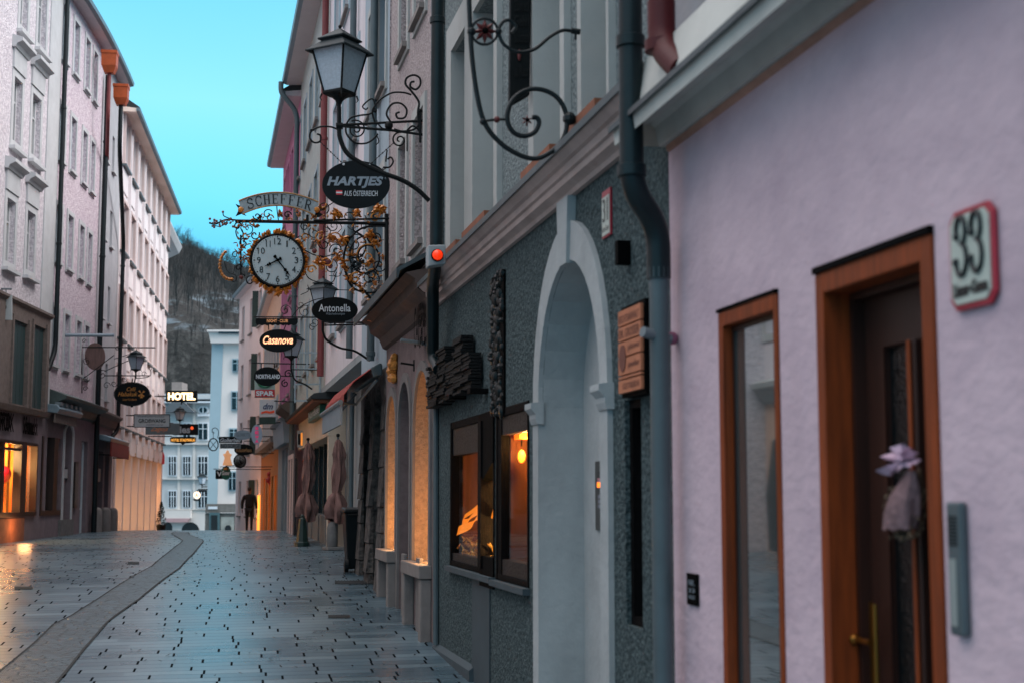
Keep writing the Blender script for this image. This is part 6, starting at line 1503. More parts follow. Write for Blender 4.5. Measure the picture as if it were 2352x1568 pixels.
# ---- L1
h1 = root('lilac_roughcast_house', L.w(33, 0, L.g(33)), 'pale lilac roughcast house with hooded windows over the lit corner shop', 'house')
zband = lz(100, 948); zbay0, zbay1 = zband, lz(60, 715)
win1 = [(20, 39, 162, 310, 100), (64, 84, 202, 342, 142), (14, 34, 452, 595, 380), (62, 80, 482, 615, 410), (27, 45, -120, 30, 0), (70, 89, -75, 75, 0)]
hs = []
for (x0, x1, y0, y1, yh) in win1: hs.append(H(lx(x0, 500), lx(x1, 500), lz(x0, y1 + 5), lz(x0, y0), .16))
mb = MB(); panel(mb, L, 25, s1, zband, 17, hs); mb.build('upper_wall', 'roughcast_lilac', h1)
mb = MB(); shell(mb, L, 25, s1, -.6, 17); mb.build('body', 'roughcast_lilac', h1)
for h, wv in zip(hs, win1):
    w = window(h1, L, h, frame='trim_pale', surround=('trim_pale', .16, .02), cols=2, rows=(.33,), pane=('curtain_pale' if wv[0] in (14, 64) else 'glass_dark') if wv[2] > 0 else 'glass_sky')
    a, b, d = h['a'], h['b'], h['d']
    if wv[4]:
        MB().fb(L, a - .17, b + .17, .0, .05, d + .165, d + .62).build('panel', 'trim_pale', w)
        MB().prof(L, a - .26, b + .26, [(0, d + .62), (.08, d + .62), (.12, d + .70), (.24, d + .76), (.24, d + .84), (0, d + .9)]).build('hood', 'trim_pale', w)
    MB().fb(L, a - .2, b + .2, .0, .14, h['c'] - .24, h['c'] - .165).build('sill', 'trim_pale', w)
MB().fb(L, lx(99, 500), s1 - .04, .0, .03, zband, 17).build('corner_strip', 'trim_pale', h1)
# bay of brown stone with teal shutters
mb = MB(); sb0, sb1 = 28.0, lx(101, 850); q_ = [(15, 50), (62, 92)]
ss_ = [H(lx(x0, 820), lx(x1, 820), lz(x0, 930 if x0 < 40 else 940), lz(x0, 730 if x0 < 40 else 742), .12) for x0, x1 in q_]
panel(mb, L, sb0, sb1, zbay0, zbay1, ss_, n=.12); mb.fb(L, sb0, sb1, .0, .119, zbay0, zbay0 + .05); 
mb.prof(L, sb0, sb1 + .04, [(0, zbay1), (.12, zbay1), (.2, zbay1 + .06), (.2, zbay1 + .12), (0, zbay1 + .16)]); mb.prof(L, sb0, sb1 + .04, [(0, zbay0 - .12), (.15, zbay0 - .12), (.2, zbay0 - .0), (.0, zbay0 - .0)])
mb.face([L.w(sb1, 0, zbay0), L.w(sb1, .12, zbay0), L.w(sb1, .12, zbay1), L.w(sb1, 0, zbay1)])
bay = mb.build('bay', 'brown_stone', h1)
for h in ss_:
    mb = MB(); n = 4
    for i in range(n): a_, b_ = lerp(h['a'], h['b'], i / n), lerp(h['a'], h['b'], (i + 1) / n); mb.fb(L, a_ + .01, b_ - .01, .02, .06, h['c'], h['d'])
    mb.build('shutter', 'shutter_teal', bay)
    mb = MB(); 
    for e0, e1 in ((h['a'] - .10, h['a'] - .001), (h['b'] + .001, h['b'] + .10)): mb.fb(L, e0, e1, .12, .16, h['c'] - .1, h['d'] + .1)
    mb.build('bay_frame', 'brown_stone', bay)
# shopfront
zs0, zs1 = lz(20, 1186), lz(40, 1012)
so = [H(lx(-60, 1100), lx(82, 1100), zs0, zs1, .25)]
mb = MB(); panel(mb, L, 25, s1, -.6, zband - .12, so); mb.build('shop_wall', 'shop_mauve', h1)
MB().fb(L, 25, lx(52, 1200), .001, .04, -.6, zs0 - .04).build('shop_plinth', mat('plinth_orange', '#8f5a3c', rough=.9, var=.3, scale=6, bump=.4, bscale=30), h1)
a, b = so[0]['a'], so[0]['b']
mb = MB(); mb.fb(L, a, b, -.12, .03, zs1 - .07, zs1); mb.fb(L, a, b, -.12, .05, zs0, zs0 + .10); mb.fb(L, lx(43, 1100), lx(55, 1100), -.14, .05, zs0 + .1, zs1 - .07); mb.fb(L, lx(80, 1100), b, -.12, .04, zs0 + .1, zs1 - .07); mb.fb(L, lx(0, 1100), lx(5, 1100), -.12, .04, zs0 + .1, zs1 - .07); mb.fb(L, a, lx(43, 1100), -.12, .02, zs1 - .22, zs1 - .17)
sf = mb.build('shop_window', 'frame_brown', h1)
for x0, x1 in ((-58, 43), (55, 80)):
    mb = MB(); mb.face([L.w(lx(x0, 1100), -.05, zs0 + .1), L.w(lx(x1, 1100), -.05, zs0 + .1), L.w(lx(x1, 1100), -.05, zs1 - .07), L.w(lx(x0, 1100), -.05, zs1 - .07)]); mb.build('pane', 'glass_clear', sf)
mb = MB(); A_, B_, z0_, z1_ = a, b, zs0, zs1 - .01
w = L.w
for q4 in ([w(A_, -2.2, z0_), w(B_, -2.2, z0_), w(B_, -2.2, z1_), w(A_, -2.2, z1_)], [w(B_, -.2, z0_), w(B_, -2.2, z0_), w(B_, -2.2, z1_), w(B_, -.2, z1_)], [w(A_, -.2, z0_), w(A_, -2.2, z0_), w(A_, -2.2, z1_), w(A_, -.2, z1_)], [w(A_, -.2, z0_), w(B_, -.2, z0_), w(B_, -2.2, z0_), w(A_, -2.2, z0_)], [w(A_, -.2, z1_), w(B_, -.2, z1_), w(B_, -2.2, z1_), w(A_, -2.2, z1_)]): mb.face(q4)
mb.build('shop_room', 'lit_orange', h1)
# partition, lit back wall and shelf goods
MB().fb(L, lx(46, 1100), lx(52, 1100), -1.6, -.3, zs0, zs1 - .05).build('partition', 'lit_orange', sf)
o = root('display_shelves', L.w(lx(20), -.8, zs0 + .1), 'lit display shelves with small boxes inside the left corner shop', 'shelf')
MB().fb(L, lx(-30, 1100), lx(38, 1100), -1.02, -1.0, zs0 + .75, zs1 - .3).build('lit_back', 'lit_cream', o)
mb = MB()
for i in range(14): s = lerp(lx(-30, 1100), lx(38, 1100), i / 13); mb.fb(L, s - .012, s + .012, -.99, -.97, zs0 + .75, zs1 - .3)
for i in range(9): z = lerp(zs0 + .75, zs1 - .3, i / 8); mb.fb(L, lx(-30, 1100), lx(38, 1100), -.968, -.95, z - .01, z + .01)
mb.build('wire_grid', 'goods_red', o)
for z in (zs0 + .62, zs0 + 1.25): MB().fb(L, lx(-30, 1100), lx(36, 1100), -.95, -.5, z - .03, z).build('shelf', mat('shelf_white', '#e8d8c0', rough=.5), o)
rnd = random.Random(6)
for z in (zs0 + .62, zs0 + 1.25, zs0 + .11):
    for i in range(6):
        s = lerp(lx(-20, 1100), lx(34, 1100), (i + rnd.uniform(.1, .6)) / 6); hgt = rnd.uniform(.1, .28); mb = MB(); mb.fb(L, s, s + rnd.uniform(.1, .2), -.85, -.6, z + .002, z + hgt); mb.build('boxed_goods', rnd.choice(['goods_red', 'lit_orange', 'shelf_white', 'brown_stone']), o, bevel=.01)
s, z = L.px(6, 1088, -.3); o = root('red_balloon_lamp', L.w(s, -.3, z), 'round red ball hanging in the lit corner shop window', 'ball'); MB().ball(L.w(s, -.3, z), .2, 14).build('ball', mat('redball', '#b81830', rough=.3), o, smooth=True); MB().tube([L.w(s, -.3, z + .2), L.w(s, -.3, zs1)], .006, 5).build('string', 'iron', o)
lamp_light('shop_lamp', L.w(lx(20, 1100), -.5, zs1 - .35), 170, (1, .6, .25), .1); lamp_light('shop_side_lamp', L.w(lx(66, 1100), -.5, zs1 - .5), 70, (1, .5, .16), .1); lamp_light('shop_low_lamp', L.w(lx(15, 1100), -.5, zs0 + .4), 25, (1, .4, .15), .05)
# point light without a fitting, added for the warm glow on the shop plinth
lamp_light('plinth_glow', L.w(lx(22, 1200), .35, zs0 - .2), 12, (1, .42, .16), .15)
# black letters on the fascia
q = SZ(L, lx(-30, 985, .03), lz(40, 994), .03)
for nm, x0, x1, t in (('ROK', 0, 27, 'ꭗOK'), ('Schmuck', 53, 82, 'Schmuck')):
    u0 = lx(x0, 985, .03) - lx(-30, 985, .03); u1 = lx(x1, 985, .03) - lx(-30, 985, .03)
    o = root('fascia_lettering', L.w(lx(x0, 985), .03, lz(40, 994)), {'ROK': 'short black letters at the left end of the fascia over the lit shop', 'Schmuck': 'black ornate letters over the right end of the lit shop window'}[nm], 'lettering')
    mb = MB(); ptext(mb, q, nm, u0, .42, u1, .0, off=.05, th=.05, bold=.03); mb.build('lettering', 'black_paint', o)
# hanging white sign at the frame edge
Pd = L.perp(31.2); o = root('white_hanging_sign', Pd.pt(10, 700), 'white hanging sign with a dark letter D cut by the left picture edge', 'sign')
board(o, Pd, -30, 678, 27, 735, mat('sign_pale', '#a9aeae', rough=.5), .05); words(o, Pd, [('D', 2, 698, 15, 714, dict(bold=.05)), ('A', -14, 698, -2, 714, dict(bold=.05))], 'letter_dark'); mb = MB(); ptube(mb, Pd, [(-60, 663), (27, 664)], .02); ptube(mb, Pd, [(5, 664), (5, 678)], .01); ptube(mb, Pd, [(14, 664), (14, 678)], .01); mb.build('rod', 'pipe_lightgrey', o)
# pipe 1
b = L.w(s1, .12, 0); c = P3(L, 113, 800, .12); downpipe(h1, bend([V(b.x, b.y, 17), V(b.x, b.y, c.z), V(b.x - .05, b.y - .35, c.z - .5)], 5, .3), .06, 'iron_green', [(b.x, b.y, 8), (b.x, b.y, 11.5)])
# ---- L2
h2 = root('rose_roughcast_house', L.w(38, 0, L.g(38)), 'rose roughcast house curving with the street, small windows in five rows', 'house')
zE2 = 14.7; zc2 = lz(160, 925)
c2 = [lx(x, 600) for x in (131, 158, 185, 204)]; c2 = [35.95, 36.95, 38.1, 39.05, 39.95]
c2 = [c for c in c2 if c < sL2 - .3]
zr0 = lz(158, 850); pit = (lz(158, 365) - lz(158, 612)) / 1.0; print('L2 rows', zr0, pit, c2, [lx(x, 600) for x in (131, 158, 185, 204)])
c2 = [lx(131, 600), lx(158, 600), lx(185, 600), lx(204, 600)]
hs = upper(h2, s1 + .004, sL2, zc2, zE2, 'roughcast_rose', c2, zr0, 2.62, 1.42, .58, rows=5, fr=L, frame='window_white', surround=('trim_pale', .12, .03), seg=.5, sill='trim_pale', pane='glass_dark', rw=(.25, .62))
mb = MB(); shell(mb, L, s1 + .01, sL2, -.6, zE2); mb.build('body', 'roughcast_rose', h2)
MB().prof(L, s1 + .05, sL2 + .1, [(0, zc2 - .35), (.10, zc2 - .3), (.16, zc2 - .12), (.42, zc2 - .02), (.44, zc2 + .05), (0, zc2 + .22)], .4).build('canopy_ledge', mat('ledge_green', '#44514f', rough=.6, var=.35, scale=6), h2)
zsh = lz(110, 1002)
go = [H(lx(93, 1100), lx(139, 1100), lz(115, 1182), zsh, .2), H(lx(144, 1100), lx(163, 1100), -.3, lz(153, 975), .18, spring=lz(153, 1000)), H(lx(185, 1100), lx(199, 1100), -.2, lz(190, 1012), .15)]
mb = MB(); panel(mb, L, s1 + .004, sL2, -.6, zc2 - .1, go, seg=.5); mb.build('ground_wall', 'shop_mauve', h2)
h = go[1]; mb = MB(); mb.face([L.w(h['a'], -.17, -.3), L.w(h['b'], -.17, -.3), L.w(h['b'], -.17, h['d']), L.w(h['a'], -.17, h['d'])]); mb.build('arched_door', 'trim_pale', h2)
mb = MB(); 
o_ = arc_pts(h['a'] - .1, h['b'] + .1, h['spring'], h['d'] + .1); n_ = arc_pts(h['a'], h['b'], h['spring'], h['d'])
for j in range(14): mb.hexa([L.w(s, .001, z) for s, z in (n_[j], n_[j + 1], o_[j + 1], o_[j])] + [L.w(s, .04, z) for s, z in (n_[j], n_[j + 1], o_[j + 1], o_[j])])
for e0, e1 in ((h['a'] - .1, h['a']), (h['b'], h['b'] + .1)): mb.fb(L, e0, e1, .001, .04, .5, h['spring'])
mb.build('door_trim', 'trim_pale', h2)
MB().fb(L, h['a'] - .35, h['b'] + .2, .002, .07, -.6, lz(153, 1192)).build('stone_foot', 'stone_base', h2)
h = go[2]; window(h2, L, h, frame='letter_white', pane='glass_sky', cols=2, rows=(.55,), name='glass_door')
h = go[0]; mb = MB(); a, b = h['a'], h['b']
mb.fb(L, a, b, -.12, .03, h['c'], h['c'] + .12); mb.fb(L, lx(118, 1100), lx(127, 1100), -.14, .05, h['c'] + .12, h['d']); mb.fb(L, lx(93, 1100), lx(96, 1100), -.12, .03, h['c'] + .12, h['d'])
sf2 = mb.build('shop_window', 'frame_brown', h2)
mb = MB(); mb.face([L.w(a, -.06, h['c']), L.w(b, -.06, h['c']), L.w(b, -.06, h['d']), L.w(a, -.06, h['d'])]); mb.build('pane', 'glass_clear', sf2)
mb = MB(); w = L.w; z0_, z1_ = h['c'], h['d']; A_, B_ = a, b
for q4 in ([w(A_, -1.2, z0_), w(B_, -1.2, z0_), w(B_, -1.2, z1_), w(A_, -1.2, z1_)], [w(B_, -.2, z0_), w(B_, -1.2, z0_), w(B_, -1.2, z1_), w(B_, -.2, z1_)], [w(A_, -.2, z0_), w(A_, -1.2, z0_), w(A_, -1.2, z1_), w(A_, -.2, z1_)], [w(A_, -.2, z0_), w(B_, -.2, z0_), w(B_, -1.2, z0_), w(A_, -1.2, z0_)], [w(A_, -.2, z1_), w(B_, -.2, z1_), w(B_, -1.2, z1_), w(A_, -1.2, z1_)]): mb.face(q4)
mb.build('shop_room', mat('room_rose', '#a06050', rough=.8, var=.3), h2)
s, z = L.px(106, 1050, -.4); o = root('pendant_lamp', L.w(s, -.4, z), 'glowing orange pendant lamp in the second shop window on the left', 'lamp'); MB().ball(L.w(s, -.4, z), .11, 12, (1, 1, 1.7)).build('bulb', 'bulb', o, smooth=True); MB().tube([L.w(s, -.4, z + .18), L.w(s, -.4, z1_)], .01, 5).build('cord', 'iron', o); lamp_light('pendant_glow', L.w(s, -.25, z), 28, (1, .35, .15), .1)
# rolled awning box
o = root('rolled_awning', L.w(lx(125, 940), .2, lz(125, 945)), 'rolled grey awning above the orange lit shop window', 'awning')
a_, b_ = lx(104, 940), lx(160, 940); z = lz(130, 943)
MB().prof(L, a_, b_, [(.01, z - .08), (.3, z - .12), (.36, z), (.28, z + .1), (.01, z + .12)], .5).build('cassette', 'gutter', o, bevel=.02)
mb = MB()
for i in range(5): s = lerp(a_, b_, (i + .5) / 5); mb.fb(L, s - .12, s + .12, .2, .34, z + .08, z + .17)
mb.build('covers', 'pipe_lightgrey', o)
MB().fb(L, a_ + .05, b_ - .2, .2, .24, z - .34, z - .10).build('valance', 'brown_stone', o)
o = root('notice_board', L.w(lx(173, 1050), .05, 2), 'tall dark framed notice board between the arched and glass doors', 'notice board'); s0_, s1_ = lx(169, 1050), lx(177, 1050); MB().fb(L, s0_, s1_, .002, .06, lz(173, 1165), lz(173, 1060)).build('frame', 'frame_brown', o); MB().fb(L, s0_ + .05, s1_ - .05, .061, .066, lz(173, 1160), lz(173, 1065)).build('sheet', 'brown_stone', o)
o = root('wall_frame_box', L.w(lx(150, 1100), .0, 1.7), 'small framed box inside the pale arched door', 'frame'); s0_, s1_ = lx(146, 1090, -.1), lx(156, 1090, -.1); z0_, z1_ = lz(150, 1100), lz(150, 1072); MB().fb(L, s0_, s1_, -.168, -.1, z0_, z1_).build('frame', 'iron', o); MB().fb(L, s0_ + .04, s1_ - .04, -.099, -.09, z0_ + .04, z1_ - .04).build('sheet', 'trim_pale', o)
# pipe 2
b = L.w(sL2, .14, 0); downpipe(h2, bend([V(b.x, b.y, zE2 - .7), V(b.x, b.y, -.2)], 4), .075, 'iron_green', [(b.x, b.y, z) for z in (4.0, 8.6, 12)])
# ---- L3
h3 = root('grey_narrow_house', L.w((sL2 + sL3) / 2, 0, L.g(42)), 'narrow grey house between two dark downpipes with orange pipe hoppers above', 'house')
zc3 = lz(240, 955)
upper(h3, sL2 + .004, sL3, zc3, zE2, 'grey_wall', [sL2 + 1.0, sL2 + 2.4], 4.6, 2.35, 1.1, .5, rows=5, fr=L, frame='trim_pale', surround=None, seg=.5, pane='glass_dark', sill='trim_pale', cw=1)
mb = MB(); shell(mb, L, sL2 + .01, sL3, -.6, zE2); mb.build('body', 'grey_wall', h3)
eave(h2, L, s1 - 1, sL3 - .6, zE2, .30, seg=.5, m='soffit')
MB().prof(L, sL2 + .05, sL3, [(0, zc3 - .35), (.10, zc3 - .3), (.16, zc3 - .1), (.30, zc3), (.3, zc3 + .06), (0, zc3 + .12)], .4).build('ledge', 'brown_stone', h3)
go = [H(lx(221, 1100), lx(236, 1100), -.3, lz(228, 1035), .3), H(lx(240, 1100), lx(249, 1100), -.3, lz(245, 1045), .3)]
mb = MB(); panel(mb, L, sL2 + .004, sL3, -.6, zc3 - .1, go, seg=.5); mb.build('ground_wall', 'shop_mauve', h3)
for h in go: MB().fb(L, h['a'], h['b'], -.3, -.24, -.3, h['d']).build('dark_door', 'shutter_green', h3)
o = root('red_awning', L.w(lx(235, 1020), .3, 3), 'dark red valance awning under a pale cover on the narrow grey house', 'awning')
a_, b_ = lx(216, 1010), lx(261, 1010); z = lz(238, 1008)
MB().prof(L, a_, b_, [(.01, z - .05), (.45, z - .14), (.5, z - .02), (.3, z + .06), (.01, z + .1)], .5).build('cassette', 'gutter', o, bevel=.02)
MB().fb(L, a_ + .05, b_ - .05, .46, .49, z - .55, z - .14, .5).build('valance', 'awning_dark_red', o)
mb = MB(); mb.tube([L.w(a_ + .1, 0, z - .5), L.w(a_ + .1, .48, z - .52)], .02, 5); mb.tube([L.w(b_ - .1, 0, z - .5), L.w(b_ - .1, .48, z - .52)], .02, 5); mb.build('arms', 'iron', o)
o = MB().fb(L, lx(219, 1080), lx(225, 1080), .002, .08, lz(222, 1105), lz(222, 1075)).build('letter_box', 'pipe_lightgrey', None, bevel=.01); tag(o, 'pale letter box on the dark front left of the red awning', 'letter box')
for x, lb in ((219, 'pale round topped guard stone nearest the dark downpipe'), (239, 'pale round topped guard stone in the middle of the row of three'), (256, 'grey round topped guard stone at the lit colonnade end')):
    s = lx(x, 1200, .15); p = L.w(s, .18, L.g(s) - .02); mb = MB(); mb.lathe(p, [(.16, 0), (.16, .45), (.15, .62), (.11, .70), (.04, .73)], 14); o = mb.build('guard_stone', 'stone_sill', None, smooth=True); tag(o, lb, 'guard stone', 'guard stones on the left')
# hoppers and third pipe
def hopper(par, x0, x1, y0, y1, n):
    s, z0 = L.px((x0 + x1) / 2, y1, n); z1 = L.z((x0 + x1) / 2, y0, n); wd_ = .30; A = At(L.w(s, n, 0), math.radians(8)); mb = MB(); sqring(mb, A, [(wd_ * .62, z0 - .14), (wd_ * .95, z0 + .05), (wd_ * .98, z1 - .1), (wd_ * 1.06, z1 - .08), (wd_ * 1.06, z1)], pi / 4); mb.build('hopper', 'copper_box', par); return V(A(0, 0, 0).x, A(0, 0, 0).y, z0 - .12)
p = hopper(h3, 241, 262, 118, 158, .45); q0 = L.w(sL2 + .3, .15, 0); 
z_a = lz(246, 270, .45); downpipe(h3, bend([p, V(p.x, p.y, z_a), V(b.x, b.y + .15, z_a - .75)], 5, .3), .055, 'pipe_rust')
p = hopper(h3, 266, 290, 195, 232, .45); b3 = L.w(sL3, .15, 0); z_a = lz(270, 340, .4); downpipe(h3, bend([p, V(p.x, p.y, z_a), V(b3.x, b3.y, z_a - 2.2), V(b3.x, b3.y, lz(258, 985, .1)), V(b3.x - .1, b3.y - .5, lz(258, 1005, .1))], 5, .4), .065, 'iron_green', [(b3.x, b3.y, 5.5), (b3.x, b3.y, 9)])
# ---- L4 white building with colonnade
h4 = root('rosy_white_building', L.w((sL3 + sL4) / 2, 0, L.g(50)), 'long rosy white building with rows of framed windows over a warm lit colonnade', 'building')
zc4 = 3.25; zE4 = 14.1
xs4 = [(276, 284), (292, 302), (310, 317), (328, 334), (343, 349), (357, 362), (370, 375)]
hs = []; nco = 8; cw4 = (sL4 - sL3) / nco; zr4 = [lz(295, 395) - 2.83 * k for k in range(4)]
print('L4 rows', zr4, lz(295, 395), lz(295, 305), cw4)
for k in range(4):
    for i in range(nco):
        c = sL3 + cw4 * (i + .5); hs.append(H(c - cw4 * .30, c + cw4 * .30, zr4[k], zr4[k] + 1.5, .22))
mb = MB(); panel(mb, L, sL3 + .004, sL4, zc4, zE4, hs, seg=1.0); mb.face([L.w(sL4, 0, -1), L.w(sL4, -6, -1), L.w(sL4, -6, zE4), L.w(sL4, 0, zE4)]); mb.build('upper_wall', 'rosy_white', h4)
mb = MB(); shell(mb, L, sL3 + .01, sL4 - .01, zc4, zE4, deep=-6); mb.build('body', 'rosy_white', h4)
for j, h in enumerate(hs):
    w = window(h4, L, h, frame='rosy_trim', pane=WRND.choice(['glass_dark', 'glass_dark', 'curtain_pale', 'glass_sky']), cols=2, rows=(), surround=('rosy_trim', .10, .09))
    c = h['c']
    mb = MB(); mb.fb(L, h['a'] - .1, h['b'] + .1, .002, .03, c - .95, c - .18)
    mb.build('spandrel', 'rosy_white', w, bevel=.01)
    MB().fb(L, h['a'] - .14, h['b'] + .14, .0, .14, c - .17, c - .105).build('sill', 'pipe_grey', w)
for k in range(1, nco): s = sL3 + cw4 * k; MB().fb(L, s - .10, s + .10, .002, .10, zc4 + .3, zE4 - .3).build('pier_strip', 'rosy_white', h4)
eave(h4, L, sL3 + .1, sL4 + .1, zE4, .42, m='eave_rose', seg=2)
# colonnade
mb = MB(); mb.fb(L, sL3, sL4, -1.6, -1.55, -1.5, zc4 - .01, 2); mb.build('back_wall', 'colonnade', h4)
MB().fb(L, sL3, sL4, -1.54, -.001, zc4 - .12, zc4 - .01, 2).build('ceiling', 'colonnade', h4)
MB().fb(L, sL3 + .005, sL3 + .25, -1.54, -.002, -.5, zc4 - .13).build('end_wall', 'rosy_white', h4)
for k in range(8):
    s = lerp(sL3 + .9, sL4 - .25, k / 7); mb = MB(); mb.fb(L, s - .15, s + .15, -.75, .0, -1.5, zc4 - .125); mb.build('column', 'rosy_white', h4, bevel=.01)
    if k < 7: lamp_light('colonnade_uplight', L.w(s + .9, -1.15, L.g(s + .8) + .35), 36, (1, .50, .2), .12)
lamp_light('colonnade_end_light', L.w(sL4 - .8, -.8, L.g(sL4) + 1.8), 22, (1, .42, .14), .1)
# ---- L5 set back
h5 = root('hidden_grey_house', L.w(68, -.8, L.g(68)), 'grey house end with a projecting eave just beyond the rosy white building', 'house')
MB().fb(L, sL4 + .1, 71, -6, -1.0, -3, 14.2).build('wall', 'grey_wall', h5)
MB().prof(L, sL4 + 1.2, 71, [(-1.2, 13.3), (-.25, 13.8), (-.1, 14.1), (-.2, 14.35), (-4, 15.5), (-4, 14)]).build('eave', 'trim_pale', h5)
# ================================================================= signs on the left
P_ = L.perp(lx(150, 770)); o = root('white_rod', P_.pt(150, 770), 'long pale horizontal rod projecting from the rose house', 'rod'); mb = MB(); ptube(mb, P_, [(138, 770), (262, 770)], .045, 0, 8); mb.build('tube', 'letter_grey', o, smooth=True)
P_ = L.perp(lx(187, 820)); o = root('round_blank_sign', P_.pt(190, 830), 'blank brown round disc sign in a scrolled iron bracket', 'sign')
MB_ = MB(); pplate(MB_, P_, ell(218, 818, 23.5, 31, 40), 0, .05); MB_.build('disc', mat('disc_brown', '#6e5450', rough=.8, var=.4, scale=5, stretch=(4, 4, .5)), o, bevel=.01)
mb = MB(); T = lambda pts, r=.012: ptube(mb, P_, pts, r)
T([(188, 797), (357, 798)], .016); T([(188, 790), (188, 902)], .014); T([(190, 870), (262, 815)], .012)
for (x, y, r0, a0, a1) in ((193, 783, 5, 0, 420), (200, 830, 9, 90, 560), (198, 868, 9, 0, -420), (235, 860, 12, 30, 520), (245, 885, 9, 0, 420), (262, 880, 8, 0, -420), (270, 800, 6, 0, 400), (196, 892, 6, 0, 420)): T(spiral(x, y, r0, 1.5, a0, a1), .009)
mb.build('scroll_bracket', 'iron', o, smooth=True)
sK = lx(240, 850); P_ = L.perp(sK)
l5 = lantern('street lantern on the left side above the black gilt cafe oval', P_, 312, 852, P_.scale(312, 850) * .30, .3)
mb = MB(); T = lambda pts, r=.016: ptube(mb, P_, pts, r, 0, 6)
T([(312, 856), (312, 868)], .025); T([(240, 862), (345, 862)]); T([(240, 852), (312, 820)], .012); T(bez([(312, 868), (335, 866), (346, 860), (346, 848)], 5), .012); T([(262, 824), (300, 812)], .01); T([(312, 862), (308, 880)], .02)
for (x, y, r0, a0, a1) in ((330, 858, 6, 0, 400), (285, 870, 7, 0, -400), (346, 846, 5, 0, 400)): T(spiral(x, y, r0, 1.5, a0, a1), .009)
mb.build('arm', 'iron', l5, smooth=True)
P2o = Off(P_, .15)
o = root('oval_cafe_sign', P2o.pt(303, 904), 'black oval cafe sign with gilt script and a small gilt windmill', 'sign'); oval(o, P2o, 303, 904, 40, 26, 'sign_black', .05)
words(o, P2o, [('Café', 291, 888, 312, 897, dict(shear=.4)), ('Habakuk', 271, 899, 316, 909, dict(shear=.4, bold=.01)), ('Linzer Konditorei', 282, 914, 314, 919)], 'gold')
mb = MB(); 
for t in (40, 130, 220, 310): a = math.radians(t); pplate(mb, P2o, [(325, 903), (325 + 9 * math.cos(a - .25), 903 - 9 * math.sin(a - .25)), (325 + 9 * math.cos(a + .25), 903 - 9 * math.sin(a + .25))], .01, .008)
pplate(mb, P2o, [(322, 913), (328, 913), (326, 903), (324, 903)], .012, .008); mb.build('gilt_windmill', 'gold', o)
mb = MB(); mb.ball(P2o.pt(344, 908), .06, 8).ball(P2o.pt(303, 931), .05, 8); ptube(mb, P2o, [(303, 878), (305, 868)], .02); ptube(mb, P2o, ell(303, 904, 41, 27, 40) + [(344, 904)], .012); mb.build('frame', 'iron', o)
def lwx(s, z=3):
    p = L.w(s, 0, z); d = p - CAM; return CX + F * d.x / (d.y * cp + d.z * sp)
def lsign(name, label, s, x, y): P_ = L.perp(s); return root(name, P_.pt(x, y), label, 'sign'), P_
s = 48.0; o, P_ = lsign('rectangular_sign', 'pale grey rectangular sign with dark capitals above two other signs', s, 348, 965)
board(o, P_, 308, 951, 390, 980, mat('sign_greyblue', '#a3aeb3', rough=.5), .08); mb = MB(); [ptube(mb, P_, [a, b], .012, .012) for a, b in (((308, 951), (390, 951)), ((390, 951), (390, 980)), ((390, 980), (308, 980)), ((308, 980), (308, 951)))]; mb.build('rim', 'sign_slate', o)
words(o, P_, [('GROẞWANG', 318, 961, 380, 970, dict(bold=.02))] if False else [('GROßWANG', 318, 961, 380, 970, dict(bold=.02))], 'sign_slate'); words(o, P_, [('Uhrenmacher Juwelier', 315, 954, 378, 958), ('DIADORO partner', 336, 973, 375, 977)], 'sign_slate', name='small_lettering'); arm(o, P_, [[(lwx(s) , 953), (308, 953)], [(lwx(s), 978), (308, 978)]], .02)
s = 51; o, P_ = lsign('rectangular_sign', 'dull slate rectangular sign with orange script partly behind the pale grey one', s, 375, 985)
board(o, P_, 334, 971, 412, 997, mat('slate_blue', '#4f5d64', rough=.5), .1); words(o, P_, [('Zagoja', 346, 979, 385, 992, dict(shear=.35))], mat('script_orange', '#b9703f', rough=.5)); arm(o, P_, [[(lwx(s), 974), (334, 974)]], .02)
s = 54; o, P_ = lsign('black_rectangular_sign', 'black sign with grey lower case letters and an orange dot', s, 435, 985)
board(o, P_, 398, 973, 455, 998, 'sign_black', .08); words(o, P_, [('ies', 413, 978, 437, 994, dict(bold=.03))], 'letter_grey'); mb = MB(); pplate(mb, P_, ell(441, 982, 3.6, 3.6, 16), .02, .02); mb.build('orange_dot', mat('dot', '#e8562a', rough=.4, emit='#ff5a20', estr=.6), o); arm(o, P_, [[(lwx(s), 971), (398, 971)]], .02)
s = 55; o, P_ = lsign('shaped_hanging_sign', 'dark scalloped hanging sign with small lit yellow capitals', s, 420, 1010)
mb = MB(); pplate(mb, P_, [(390, 1005), (396, 1002), (446, 1002), (450, 1005), (449, 1014), (440, 1016), (425, 1017), (420, 1021), (415, 1017), (400, 1016), (391, 1014)], 0, .08); mb.build('board', 'sign_black', o); words(o, P_, [('HOTEL STADTKRUG', 393, 1006.5, 448, 1012.5, dict(bold=.02))], mat('lit_yellow', '#ffc060', emit='#ffb050', estr=.8)); arm(o, P_, [[(lwx(s), 1001), (395, 1001)]], .02)
s = 59; P_ = L.perp(s); l6 = lantern('small far street lantern just under the lit capital letters', P_, 413, 966, P_.scale(413, 960) * .20, .2); mb = MB(); ptube(mb, P_, [(413, 970), (413, 974), (lwx(s), 976)], .02); ptube(mb, P_, [(418, 922), (430, 930)], .01); mb.build('arm', 'iron', l6)
s = 58; o, P_ = lsign('lit_hotel_sign', 'black box sign with glowing white capitals reading hotel', s, 417, 910); board(o, P_, 381, 896, 453, 922, 'sign_black', .25); words(o, P_, [('HOTEL', 386, 900.5, 449, 918, dict(bold=.05))], mat('hotel_lit', '#ffe0b8', emit='#ffd8a0', estr=2.2), name='lit_lettering', off=.03, th=.03); arm(o, P_, [[(lwx(s), 909), (381, 909)], [(417, 922), (417, 928)]], .03)
